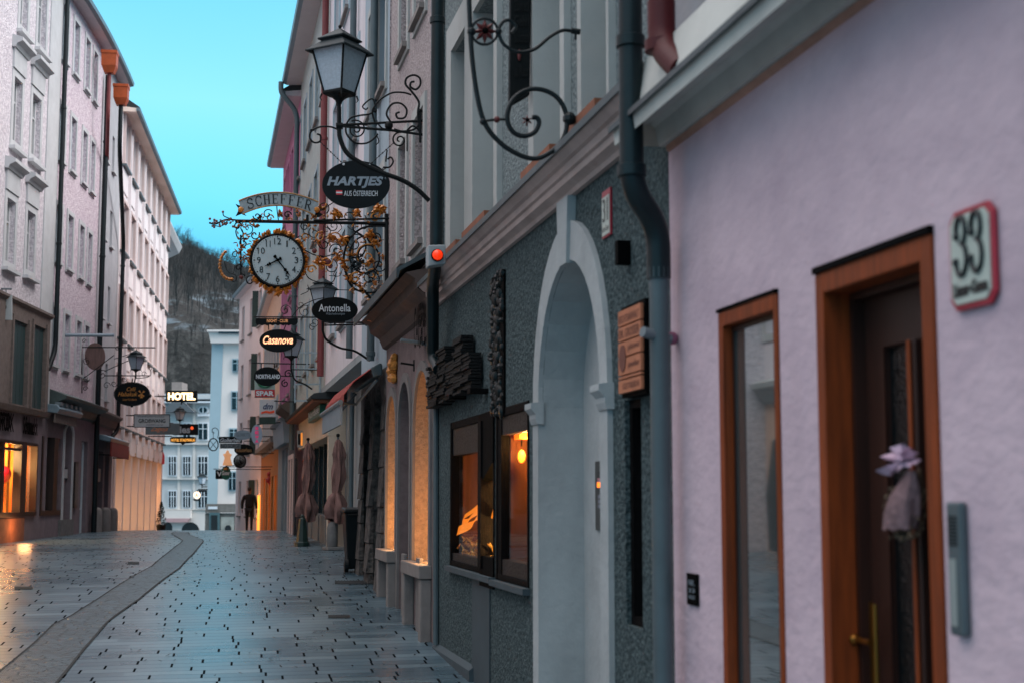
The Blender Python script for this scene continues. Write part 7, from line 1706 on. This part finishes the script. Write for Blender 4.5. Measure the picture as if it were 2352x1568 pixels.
o = root('red_flag', L.perp(60).pt(374, 1050), 'small red and white flag at the corner of the rosy white building', 'flag'); P_ = L.perp(60.8); mb = MB(); pplate(mb, P_, [(371, 1066), (378, 1064), (378, 1045), (374, 1034)], 0, .02); mb.build('cloth', 'flag_red', o); mb = MB(); ptube(mb, P_, [(370, 1036), (375, 1032)], .015); mb.build('staff', 'iron', o)
# ================================================================= closing houses across the end of the street
mat('ice_white', '#c8c8c5', rough=.9, var=.06, scale=1)
mat('ice_blue', '#93abb5', rough=.9, var=.06, scale=1)
mat('ice_pale', '#b7bdbf', rough=.9, var=.05, scale=1)
mat('win_trim', '#c6d2da', rough=.7, var=.05)
mat('rubble', '#6b6b68', rough=.95, var=.5, scale=1.6, bump=.8, bscale=4)
def front(name, label, Y, xl, xr, yt, yb, m):
    D = Dep(Y); rt = root(name, D.pt((xl + xr) / 2, 1218), label, 'building'); return rt, D
E1, D1 = front('ice_blue_building', 'pale ice blue building with white framed windows closing the end of the street', 116, 330, 500, 900, 1260, 'ice_white')
back = V(0, 9, 0)
def flat(par, D, poly, m, off=0.0, th=.2, name='wall', vec=None):
    mb = MB(); mb.prism([D.pt(x, y, off) for x, y in poly], vec or V(0, th, 0)); return mb.build(name, m, par)
wl = flat(E1, D1, [(330, 1280), (500, 1280), (500, 905), (330, 905)], 'ice_pale', 0, 9)
def win_back(par, D, x0, x1, y0, y1, cols=2, tr='win_trim', bars=True):
    k = 1
    a = flat(par, D, [(x0 - 2.5, y1 + 3), (x1 + 2.5, y1 + 3), (x1 + 2.5, y0 - 3), (x0 - 2.5, y0 - 3)], tr, .12, .13, 'window')
    flat(a, D, [(x0, y1), (x1, y1), (x1, y0), (x0, y0)], 'glass_dark', .17, .05, 'pane')
    mb = MB()
    for i in range(1, cols): 
        x = lerp(x0, x1, i / cols); mb.prism([D.pt(x - .7, y1, .21), D.pt(x + .7, y1, .21), D.pt(x + .7, y0, .21), D.pt(x - .7, y0, .21)], V(0, .05, 0))
    y = lerp(y0, y1, .33); mb.prism([D.pt(x0, y + .7, .215), D.pt(x1, y + .7, .215), D.pt(x1, y - .7, .215), D.pt(x0, y - .7, .215)], V(0, .045, 0))
    mb.build('glazing_bars', tr, a); return a
for (y0, y1) in ((972, 1008), (1048, 1090), (1127, 1164)):
    for (x0, x1) in ((389, 405), (422, 438), (457, 477)):
        if y0 == 972 and x0 == 389: continue
        win_back(E1, D1, x0, x1, y0, y1, 3 if y0 > 1000 else 2)
for y in (1018, 1098, 1168): flat(E1, D1, [(330, y + 2), (500, y + 2), (500, y), (330, y)], 'ice_white', .3, .29, 'string_course')
for x in (411, 446): flat(E1, D1, [(x - 3, 1168), (x + 3, 1168), (x + 3, 915), (x - 3, 915)], 'ice_white', .1, .09, 'pilaster')
flat(E1, D1, [(330, 1280), (500, 1280), (500, 1171), (330, 1171)], 'ice_white', .18, .17, 'ground_wall')
flat(E1, D1, [(382, 1189), (440, 1189), (434, 1198), (388, 1198)], mat('corbel', '#a98f92', rough=.9), .7, .5, 'bay_corbel'); flat(E1, D1, [(380, 1189), (442, 1189), (442, 1171), (380, 1171)], 'ice_white', .6, .4, 'bay_foot')
for (x0, x1) in ((375, 397), (418, 459)):
    m = (x0 + x1) / 2; r = (x1 - x0) / 2; flat(E1, D1, [(x0, 1270), (x1, 1270), (x1, 1198 + r)] + [(m + r * math.cos(pi * i / 12), 1198 + r - r * math.sin(pi * i / 12)) for i in range(1, 12)] + [(x0, 1198 + r)], 'shop_dark', .2, .1, 'arched_doorway')
    flat(E1, D1, [(x0 - 3, 1270), (x0, 1270), (x0, 1198 + r), (x0 - 3, 1198 + r)], 'win_trim', .24, .05, 'arch_jamb')
flat(E1, D1, [(455, 950), (482, 950), (482, 955), (455, 955)], 'win_trim', .2, .1, 'moulding')
ow = MB(); ow.prism([D1.pt(x, y, .2) for x, y in ell(468, 941, 12, 9, 20)], V(0, .2, 0)); ow = ow.build('oval_window', 'win_trim', E1); t = MB(); t.prism([D1.pt(x, y, .25) for x, y in ell(468, 941, 9, 6.5, 20)], V(0, .1, 0)); t.build('pane', 'glass_dark', ow); t = MB(); t.prism([D1.pt(x, y, .3) for x, y in ((467, 948), (469, 948), (469, 934), (467, 934))], V(0, .04, 0)); t.build('glazing_bars', 'win_trim', ow)
flat(E1, D1, [(330, 925), (500, 925), (500, 917), (330, 917)], 'win_trim', .6, .59, 'cornice')
rf = MB(); A = [D1.pt(330, 917, .6), D1.pt(500, 917, .6), D1.pt(500, 893) + V(0, 5, 0), D1.pt(330, 893) + V(0, 5, 0)]; rf.prism(A, V(0, 0, -.15)); rf.build('roof', mat('slate_roof', '#4d6270', rough=.6, var=.2, scale=2), E1)
flat(E1, D1, [(378, 947), (452, 947), (430, 925), (400, 925)], mat('roof_grey', '#525c62', rough=.8), 1.0, 1.0, 'gable_roof')
flat(E1, D1, [(381, 925), (405, 925), (405, 872), (381, 872)], 'stone_sill', -2, 2, 'chimney')
sky_l = flat(E1, D1, [(462, 908), (484, 908), (482, 902), (466, 902)], 'glass_sky', -1.5, .1, 'roof_light')
# white building with blue edge
E2, D2 = front('white_corner_building', 'white building with a blue painted edge and blue framed windows', 98, 478, 600, 760, 1220, 'ice_white')
flat(E2, D2, [(476, 1156), (620, 1156), (620, 789), (487, 789)], mat('near_white', '#d2cecb', rough=.9, var=.05, scale=1), 0, 10)
flat(E2, D2, [(476, 1156), (499, 1156), (513, 789), (487, 789)], 'ice_blue', .06, .05, 'edge_band')
mb = MB(); A = [(482, 764), (620, 764), (620, 789), (487, 789)]; mb.prism([D2.pt(x, y, .45) for x, y in A], V(0, .44, 0)); mb.build('cornice', 'near_white', E2); flat(E2, D2, [(480, 764), (620, 764), (620, 760), (480, 760)], 'near_white', .7, .7, 'cornice_lip')
mb = MB(); mb.prism([D2.pt(506, 762, .6), D2.pt(620, 762, .6), D2.pt(620, 742) + V(0, 4, 0), D2.pt(530, 742) + V(0, 4, 0)], V(0, 0, -.2)); mb.build('roof', mat('roof_teal', '#254450', rough=.6, var=.2), E2)
for (x0, x1, y0, y1) in ((536, 556, 826, 851), (534, 555, 900, 939), (529, 547, 985, 1006), (527, 542, 1084, 1124)):
    win_back(E2, D2, x0, x1, y0, y1, 2, 'ice_blue')
flat(E2, D2, [(473, 1176), (600, 1176), (600, 1156), (475, 1156)], 'rubble', .25, .5, 'stone_band'); flat(E2, D2, [(470, 1280), (600, 1280), (600, 1177), (472, 1177)], 'rubble', .1, .4, 'ground_wall')
flat(E2, D2, [(482, 1280), (506, 1280), (506, 1176), (482, 1176)], mat('teal_trim', '#3f5f66', rough=.7), .25, .14, 'door_frame'); flat(E2, D2, [(487, 1280), (501, 1280), (501, 1182), (487, 1182)], 'shop_dark', .3, .04, 'door')
flat(E2, D2, [(508, 1230), (538, 1230), (538, 1186), (508, 1186)], mat('pale_patch', '#9aa19c', rough=.9, var=.3, scale=2), .12, .01, 'plaster_patch')
flat(E2, D2, [(518, 1260), (532, 1260), (532, 1210), (528, 1205), (522, 1205), (518, 1210)], 'shop_dark', .2, .07, 'arched_hatch')
flat(E2, D2, [(480, 1168), (501, 1168), (501, 1162), (480, 1162)], 'win_trim', .3, .04, 'name_plate')
# lantern and round lit sign on that corner
D3 = Dep(96.5); k = (D3.pt(101, 0) - D3.pt(100, 0)).length
l7 = lantern('tiny distant street lantern before the ice blue building', D3, 464, 1113, k * .16, .2); mb = MB(); ptube(mb, D3, [(464, 1115), (464, 1120)], .03); ptube(mb, D3, [(464, 1117), (476, 1117)], .03); mb.build('arm', 'iron', l7)
o = root('round_lit_sign', D3.pt(452, 1136), 'round glowing sign with a letter A near the distant lantern', 'sign'); mb = MB(); pplate(mb, D3, ell(452, 1136, 7.5, 8, 24), 0, .1); mb.build('disc', mat('lit_disc', '#ffe8d0', emit='#ffd8b0', estr=1.3), o); words(o, D3, [('A', 448, 1131, 456, 1141)], mat('orange_a', '#d8602a', rough=.5), off=.03); mb = MB(); ptube(mb, D3, [(452, 1128), (456, 1123), (477, 1123)], .04); ptube(mb, D3, ell(452, 1143, 8, 5, 12, 200, 340), .06); mb.build('arm', 'iron', o)
o = root('small_bar_sign', D3.pt(465, 1127), 'short black bar sign under the tiny distant lantern', 'sign'); board(o, D3, 456, 1124.5, 475, 1128.5, 'sign_black', .1); mb = MB(); ptube(mb, D3, [(462, 1124.5), (462, 1123.2)], .02); mb.build('hanger', 'iron', o)
# ================================================================= hill
def hz_(x, y):
    base = interp([(0, -3), (150, -3), (178, 2), (196, 12), (204, 25), (214, 29), (250, 38), (300, 50), (340, 56), (420, 60), (700, 60)], y)
    w_ = 2.2 * math.sin(x * .07 + 1) + 1.5 * math.sin(x * .19 + y * .05) + .9 * math.sin(x * .5 + y * .21)
    slope = interp([(-140, 6), (-80, 2.5), (-60, 0), (-30, -1), (60, 3)], x)
    f = min(1, max(0, (y - 170) / 60)); return base + (w_ + slope) * f
def hill_mat():
    m = bpy.data.materials.new('hillside'); m.use_nodes = True; nt = m.node_tree; b = nt.nodes['Principled BSDF']; Lk = nt.links.new
    g = nn(nt, 'ShaderNodeNewGeometry'); mp = nn(nt, 'ShaderNodeMapping'); mp.inputs['Scale'].default_value = (.12, .12, .5); Lk(g.outputs['Position'], mp.inputs[0])
    n1 = nn(nt, 'ShaderNodeTexNoise'); n1.inputs['Scale'].default_value = 1.0; n1.inputs['Detail'].default_value = 8; n1.inputs['Roughness'].default_value = .7; Lk(mp.outputs[0], n1.inputs['Vector'])
    n2 = nn(nt, 'ShaderNodeTexNoise'); n2.inputs['Scale'].default_value = .35; n2.inputs['Detail'].default_value = 9; n2.inputs['Roughness'].default_value = .75; Lk(g.outputs['Position'], n2.inputs['Vector'])
    rock = nn(nt, 'ShaderNodeValToRGB'); e = rock.color_ramp.elements; e[0].position = .35; e[0].color = (*hexc('#0e1416'), 1); e[1].position = .66; e[1].color = (*hexc('#4f5252'), 1); e.new(.5).color = (*hexc('#1f2627'), 1); Lk(n2.outputs['Fac'], rock.inputs[0])
    soil = nn(nt, 'ShaderNodeValToRGB'); e = soil.color_ramp.elements; e[0].position = .45; e[0].color = (*hexc('#101314'), 1); e[1].position = .62; e[1].color = (*hexc('#252828'), 1); Lk(n2.outputs['Fac'], soil.inputs[0])
    sx = nn(nt, 'ShaderNodeSeparateXYZ'); Lk(g.outputs['Position'], sx.inputs[0])
    def band(a, b_, c, d): 
        r = nn(nt, 'ShaderNodeValToRGB'); r.color_ramp.elements[0].position = 0
        m1 = nn(nt, 'ShaderNodeMapRange'); m1.inputs[1].default_value = a; m1.inputs[2].default_value = b_; m2 = nn(nt, 'ShaderNodeMapRange'); m2.inputs[1].default_value = c; m2.inputs[2].default_value = d; m2.inputs[3].default_value = 1; m2.inputs[4].default_value = 0
        nd = nn(nt, 'ShaderNodeMath', operation='MULTIPLY'); Lk(sx.outputs['Z'], m1.inputs[0]); Lk(sx.outputs['Z'], m2.inputs[0]); Lk(m1.outputs[0], nd.inputs[0]); Lk(m2.outputs[0], nd.inputs[1]); return nd.outputs[0]
    x1 = nn(nt, 'ShaderNodeMix', data_type='RGBA'); Lk(rock.outputs[0], x1.inputs[6]); Lk(soil.outputs[0], x1.inputs[7]); mm = nn(nt, 'ShaderNodeMapRange'); mm.inputs[1].default_value = 24; mm.inputs[2].default_value = 29; Lk(sx.outputs['Z'], mm.inputs[0]); Lk(mm.outputs[0], x1.inputs[0])
    sn = nn(nt, 'ShaderNodeMapRange'); sn.inputs[1].default_value = .53; sn.inputs[2].default_value = .62; Lk(n1.outputs['Fac'], sn.inputs[0])
    sm = nn(nt, 'ShaderNodeMath', operation='MULTIPLY'); Lk(sn.outputs[0], sm.inputs[0]); Lk(band(24, 27, 36, 41), sm.inputs[1])
    x2 = nn(nt, 'ShaderNodeMix', data_type='RGBA'); x2.inputs[7].default_value = (*hexc('#5c6c76'), 1); Lk(x1.outputs[2], x2.inputs[6]); Lk(sm.outputs[0], x2.inputs[0]); Lk(x2.outputs[2], b.inputs['Base Color']); b.inputs['Roughness'].default_value = .95
    bp = nn(nt, 'ShaderNodeBump'); bp.inputs['Distance'].default_value = 1.5; Lk(n2.outputs['Fac'], bp.inputs['Height']); Lk(bp.outputs[0], b.inputs['Normal']); MATS['hillside'] = m
hill_mat()
mb = MB(); XS = [-260, -200, -160, -130, -110] + [-100 + 2 * i for i in range(0, 45)] + [0, 30, 70, 130, 200]; YS = [140, 160] + [170 + 2.5 * i for i in range(0, 60)] + [340, 380, 450, 600]
for y in YS:
    for x in XS: mb.v.append(V(x, y, hz_(x, y) + (random.uniform(-.5, .5) if 175 < y < 320 else 0)))
for j in range(len(YS) - 1):
    for i in range(len(XS) - 1): a = j * len(XS) + i; mb.f.append((a, a + 1, a + 1 + len(XS), a + len(XS)))
o = mb.build('hillside', 'hillside', smooth=True); struct(o)
mat('bark', '#22272a', rough=.95, var=.35, scale=.5)
mat('bark_far', '#2b3336', rough=.95, col2='#1f2324', scale=.2)
def tree_geo(mb, base, h, rnd, depth=4, twig=None):
    twig = twig if twig is not None else mb
    def grow(p, d, l, r, k):
        q = p + d * l; (mb if k >= depth - 1 else twig).tube([p, p.lerp(q, .5) + V(rnd.uniform(-.04, .04), rnd.uniform(-.04, .04), 0) * l, q], [r, r * .85, r * .6], 3 if k < depth else 5, cap=False)
        if k == 0: return
        for i in range(3 if k > 1 else 4):
            e = (d + V(rnd.uniform(-.75, .75), rnd.uniform(-.75, .75), rnd.uniform(-.05, .55))).normalized(); grow(p.lerp(q, rnd.uniform(.5, 1)), e, l * rnd.uniform(.5, .8), r * .5, k - 1)
    grow(base, V(rnd.uniform(-.05, .05), rnd.uniform(-.05, .05), 1).normalized(), h * .42, h * .018, depth)
rnd = random.Random(9)
# individual skyline trees
LB = ['tall bare tree spreading above the skyline nearest the rosy white building', 'short bare tree on the ridge just right of the first', 'thin bare tree in the dip of the ridge line', 'lone bare tree with a forked crown standing above the ridge', 'bare tree right of the lone forked one', 'low bare tree on the ridge beside the gilded crescent', 'bare ridge tree half behind the clock bracket', 'bare tree behind the clock dial', 'bare ridge tree right of the clock']
for i, (px_, top) in enumerate(((395, 545), (415, 568), (438, 578), (473, 548), (492, 580), (508, 590), (528, 560), (560, 550), (600, 548))):
    Y = 300; d = ray(px_, top); kk = Y / d.y; p = CAM + d * kk; b = V(p.x, Y, hz_(p.x, Y) - .5); h = max(5, p.z - b.z + .5)
    rt = root('bare_tree', b, LB[i], 'tree', 'bare trees on the ridge'); m1, m2 = MB(), MB(); tree_geo(m1, b, h * .72, rnd, 5 if i in (0, 3) else 4, m2); m1.build('trunk', 'bark', rt); m2.build('crown', 'bark_far', rt)
mb = MB(); 
protos = []
for k in range(6): t = MB(); tree_geo(t, V(0, 0, 0), 1.0, rnd, 4); protos.append(t)
for i in range(950):
    y = rnd.choice([rnd.uniform(248, 302), rnd.uniform(212, 302)]); x = y * rnd.uniform(-.255, -.135) ; s = rnd.uniform(3.6, 5.6); t = rnd.choice(protos); a = rnd.uniform(0, 6.28); z = hz_(x, y) - .4; c_, s__ = math.cos(a) * s * .8, math.sin(a) * s * .8
    if y > 296: s *= .8
    base = len(mb.v); mb.v += [V(x + v.x * c_ - v.y * s__, y + v.x * s__ + v.y * c_, z + v.z * s) for v in t.v]; mb.f += [tuple(base + q for q in f) for f in t.f]
for i in range(60):
    y = rnd.uniform(186, 205); x = y * rnd.uniform(-.26, -.15); s = rnd.uniform(3, 6); t = rnd.choice(protos); z = hz_(x, y) - .4; base = len(mb.v); mb.v += [V(x + v.x * s, y + v.y * s, z + v.z * s) for v in t.v]; mb.f += [tuple(base + q for q in f) for f in t.f]
me = bpy.data.meshes.new('bare_wood'); me.from_pydata([tuple(v) for v in mb.v], [], mb.f); me.materials.append(MATS['bark_far']); o = bpy.data.objects.new('bare_wood', me); COL.objects.link(o); o['kind'] = 'stuff'; o['label'] = 'bare grey brown winter wood covering the hill behind the street'; o['category'] = 'wood'
# ================================================================= people and plants
def skin_body(name, chains, m, par, sub=2):
    vs, es, rs = [], [], []; idx = {}
    def vid(p, r):
        k = tuple(round(c, 4) for c in p)
        if k not in idx: idx[k] = len(vs); vs.append(p); rs.append(r)
        return idx[k]
    for ch in chains:
        ids = [vid(p, r) for p, r in ch]
        es += [(a, b) for a, b in zip(ids, ids[1:])]
    off = ROOTLOC.get(par.name, V(0, 0, 0))
    me = bpy.data.meshes.new(name); me.from_pydata([tuple(v) for v in vs], es, []); o = bpy.data.objects.new(name, me); COL.objects.link(o); o.parent = par
    md = o.modifiers.new('skin', 'SKIN'); md.use_smooth_shade = True
    for i, sv in enumerate(me.skin_vertices[0].data): r = rs[i]; sv.radius = r if isinstance(r, tuple) else (r, r); sv.use_root = (i == 0)
    md.branch_smoothing = .6
    o.modifiers.new('sub', 'SUBSURF').levels = sub; o.modifiers['sub'].render_levels = sub; me.materials.append(MATS[m]); return o
pp = CAM + ray(571.5, 1215) * (56.5 / ray(571.5, 1215).y); pp.z = gz(56.5)
person = root('person', pp, 'person in a dark jacket and dark trousers walking away down the street', 'person')
mat('cloth_black', '#0b0e10', rough=.9, var=.3, scale=20); mat('trouser', '#12161a', rough=.9, var=.3, scale=20); mat('skin', '#6e4a3c', rough=.6); mat('hair', '#15110f', rough=.8)
Hh = 1.80
A = Vector
legs = [[((0, 0, .93), (.16, .11)), ((.09, 0, .88), .095), ((.10, .03, .50), .066), ((.105, -.05, .10), .046), ((.11, .02, .045), (.05, .04)), ((.12, .15, .03), (.045, .03))],
        [((0, 0, .93), (.16, .11)), ((-.09, 0, .88), .095), ((-.10, .10, .50), .066), ((-.105, .12, .10), .046), ((-.11, .18, .045), (.05, .04)), ((-.12, .31, .03), (.045, .03))]]
skin_body('trousers', legs, 'trouser', person)
torso = [[((0, 0, .90), (.185, .13)), ((0, 0, 1.10), (.19, .14)), ((0, .01, 1.30), (.22, .15)), ((0, .0, 1.42), (.20, .12)), ((0, 0, 1.50), (.085, .08))],
         [((0, .0, 1.42), (.20, .12)), ((.20, 0, 1.42), .085), ((.27, -.03, 1.15), .068), ((.285, .03, .91), .052)],
         [((0, .0, 1.42), (.20, .12)), ((-.20, 0, 1.42), .085), ((-.28, .0, 1.15), .068), ((-.29, .07, .91), .052)]]
jk = skin_body('jacket', torso, 'cloth_black', person)
head = [[((0, 0, 1.47), .055), ((0, .005, 1.55), .06), ((0, .01, 1.62), (.075, .085)), ((0, .015, 1.70), (.082, .098)), ((0, .01, 1.76), (.06, .07))]]
bd = skin_body('head', head, 'skin', person)
hair = [[((0, -.018, 1.60), (.068, .06)), ((0, -.012, 1.68), (.09, .095)), ((0, 0, 1.755), (.08, .095)), ((0, .0, 1.785), (.05, .06))]]
skin_body('hair', hair, 'hair', person)
mb = MB(); off = ROOTLOC[person.name]
for sx_ in (-1, 1): mb.ball(V(sx_ * .083, .02, 1.66) + off, .018, 6, (.5, 1, 1.4))
mb.build('ears', 'skin', person); 
for sx_, y in ((-1, .07), (1, .03)):
    w0 = (sx_ * .288, y, .90); ch = [[(w0, .03), ((sx_ * .292, y + .01, .84), (.038, .022)), ((sx_ * .292, y + .02, .80), (.036, .02))]]
    for f in range(4): yy = y - .02 + f * .022; ch.append([((sx_ * .292, y + .02, .80), (.036, .02)), ((sx_ * .290, yy + .01, .765), .009), ((sx_ * .284, yy + .02, .735 + .006 * abs(f - 1)), .008)])
    ch.append([((sx_ * .292, y + .01, .84), (.038, .022)), ((sx_ * .285, y + .055, .82), .011), ((sx_ * .28, y + .07, .79), .009)])
    skin_body('hand', ch, 'skin', person, 1)
# evergreen shrub by the colonnade end
D = Dep(59.0); p = D.pt(369.5, 1217); p.z = gz(59.0)
tr = root('potted_evergreen', p, 'dark narrow evergreen in a pot at the far end of the lit colonnade', 'plant')
mb = MB(); mb.lathe(p, [(.14, 0), (.2, .3), (.2, .34)], 12); mb.build('pot', 'iron', tr)
mb = MB()
for i in range(700):
    t = rnd.uniform(0, 1); r = .24 * (1 - t) ** .7 * rnd.uniform(.4, 1); a = rnd.uniform(0, 6.28); c = p + V(r * math.cos(a), r * math.sin(a), .32 + t * .95); u = V(rnd.uniform(-1, 1), rnd.uniform(-1, 1), rnd.uniform(-.3, 1)).normalized() * .05; v = u.orthogonal().normalized() * .018; mb.face([c - v, c + v, c + u])
mb.build('foliage', mat('dark_leaf', '#101c18', rough=.8, var=.4), tr)
# warm lit doorway beside the walking person
q = Dep(60); s = .55
o = MB().fb(R2, .05, .75, .004, .03, R2.w(0, 0, 0).z + gz(60) - .1, gz(60) + 1.6).build('lit_doorway', mat('door_glow', '#ff9a50', emit='#ff8a30', estr=1.6), lh)
lamp_light('doorway_glow', R2.w(.4, .5, gz(60) + 1.2), 12, (1, .5, .2), .2)
# drain gratings and litter of leaves on the paving
# ================================================================= the near left side of the street (seen in the window reflection)
LN = Path((-8.6, 4.0), 0, [(0, 8.5)], -1, 0, 24)
nh = root('cream_near_house', LN.w(10, 0, 0), 'cream house with a pale moulded ledge, reflected in the tall orange framed window', 'house')
hs = [H(2 + 3 * i, 3.1 + 3 * i, 4.9, 6.6, .2) for i in range(7)] + [H(2 + 3 * i, 3.1 + 3 * i, 7.9, 9.5, .2) for i in range(7)]
mb = MB(); panel(mb, LN, 0, 21.5, 3.9, 12, hs); mb.build('upper_wall', 'pale_white', nh)
mb = MB(); shell(mb, LN, 0, 21.5, -1, 12, deep=-4); mb.build('body', 'pale_white', nh)
for h in hs: window(nh, LN, h, frame='window_white', surround=('plaster_white', .15, .04))
go = [H(2 + 4.6 * i, 4.4 + 4.6 * i, -.3, 3.0, .3, spring=2.1) for i in range(4)]
mb = MB(); panel(mb, LN, 0, 21.5, -.6, 3.7, go); mb.build('ground_wall', 'salmon', nh)
for h in go: MB().fb(LN, h['a'], h['b'], -.36, -.3, -.3, 3.0).build('shop_window', 'glass_sky', nh)
MB().prof(LN, 0, 21.6, [(0, 3.5), (.08, 3.55), (.2, 3.75), (.32, 3.8), (.34, 3.9), (0, 4.0)]).build('cornice', 'plaster_white', nh)
# dark delivery van standing on that side
vn = root('parked_van', LN.w(15.5, 1.0, LN.g(15.5)), 'dark green delivery van reflected in the tall orange framed window', 'van')
g0 = LN.g(15.5); mat('van_green', '#13211f', rough=.35, var=.2)
mb = MB(); mb.prof(LN, 13.6, 17.2, [(.25, g0 + .35), (1.95, g0 + .35), (2.0, g0 + 1.3), (1.85, g0 + 2.25), (.35, g0 + 2.25), (.2, g0 + 1.3)]); mb.build('body', 'van_green', vn, bevel=.06)
mb = MB(); mb.hexa([LN.w(12.3, .3, g0 + .35), LN.w(13.6, .25, g0 + .35), LN.w(13.6, 1.95, g0 + .35), LN.w(12.3, 1.9, g0 + .35), LN.w(12.9, .4, g0 + 1.9), LN.w(13.6, .3, g0 + 2.2), LN.w(13.6, 1.9, g0 + 2.2), LN.w(12.9, 1.8, g0 + 1.9)]); mb.build('cab', 'van_green', vn, bevel=.05)
MB().fb(LN, 12.95, 13.5, 1.88, 1.93, g0 + 1.2, g0 + 1.75).build('side_window', 'glass_sky', vn)
for s in (13.0, 16.4):
    for n in (.25, 1.8): mb = MB(); mb.lathe(LN.w(s, n, g0 + .34), [(.34, 0), (.34, .2)], 18, axis=LN.w(s, n + 1, 0) - LN.w(s, n, 0)); mb.build('wheel', 'bin_black', vn)
for s in (14.2, 15.4): MB().fb(LN, s, s + .5, 1.99, 2.02, g0 + 1.75, g0 + 1.9).build('orange_marker', 'gold', vn)
# ---------------------------------------------------------------- drain gratings let into the paving
for (x0, x1, y0, y1, lb) in ((769, 865, 1333, 1341, 'long dark drain grating on the right near the stone piers'), (33, 75, 1347, 1353, 'short dark drain grating at the left of the runnel'), (294, 320, 1290, 1295, 'small dark drain grating beside the runnel in mid street'), (754, 804, 1412, 1419, 'small dark drain grating in front of the lit arches')):
    a, b, c, d = gpt(x0, y1, .004), gpt(x1, y1, .004), gpt(x1, y0, .004), gpt(x0, y0, .004)
    rt = root('drain_grating', (a + c) / 2, lb, 'drain grating', 'drain gratings in the paving')
    mb = MB(); mb.face([a, b, c, d]); mb.build('pit', 'joint_dark', rt)
    mb = MB(); n = 14
    for i in range(n):
        t0, t1 = i / n, (i + .55) / n; up = V(0, 0, .006); mb.hexa([a.lerp(b, t0), a.lerp(b, t1), d.lerp(c, t1), d.lerp(c, t0), a.lerp(b, t0) + up, a.lerp(b, t1) + up, d.lerp(c, t1) + up, d.lerp(c, t0) + up])
    mb.build('bars', 'iron', rt)
mb = MB()
for i in range(70):
    x = rnd.uniform(200, 1000); y = rnd.uniform(1260, 1560); p = gpt(x, y, .012)
    if R.px(1000, 1100)[0] and (p.x > R.pos(max(0, p.y)).x - .2): continue
    a = rnd.uniform(0, 6.28); r = rnd.uniform(.015, .035); u = V(math.cos(a), math.sin(a), .2) * r; v = V(-math.sin(a), math.cos(a), 0) * r * .4; mb.face([p - u, p + v, p + u + V(0, 0, .008), p - v])
o = mb.build('fallen_leaves', mat('litter', '#33241c', rough=.9, var=.5, scale=3)); o['kind'] = 'stuff'; o['label'] = 'scattered tiny fallen leaves on the paving'; o['category'] = 'leaves'
# e
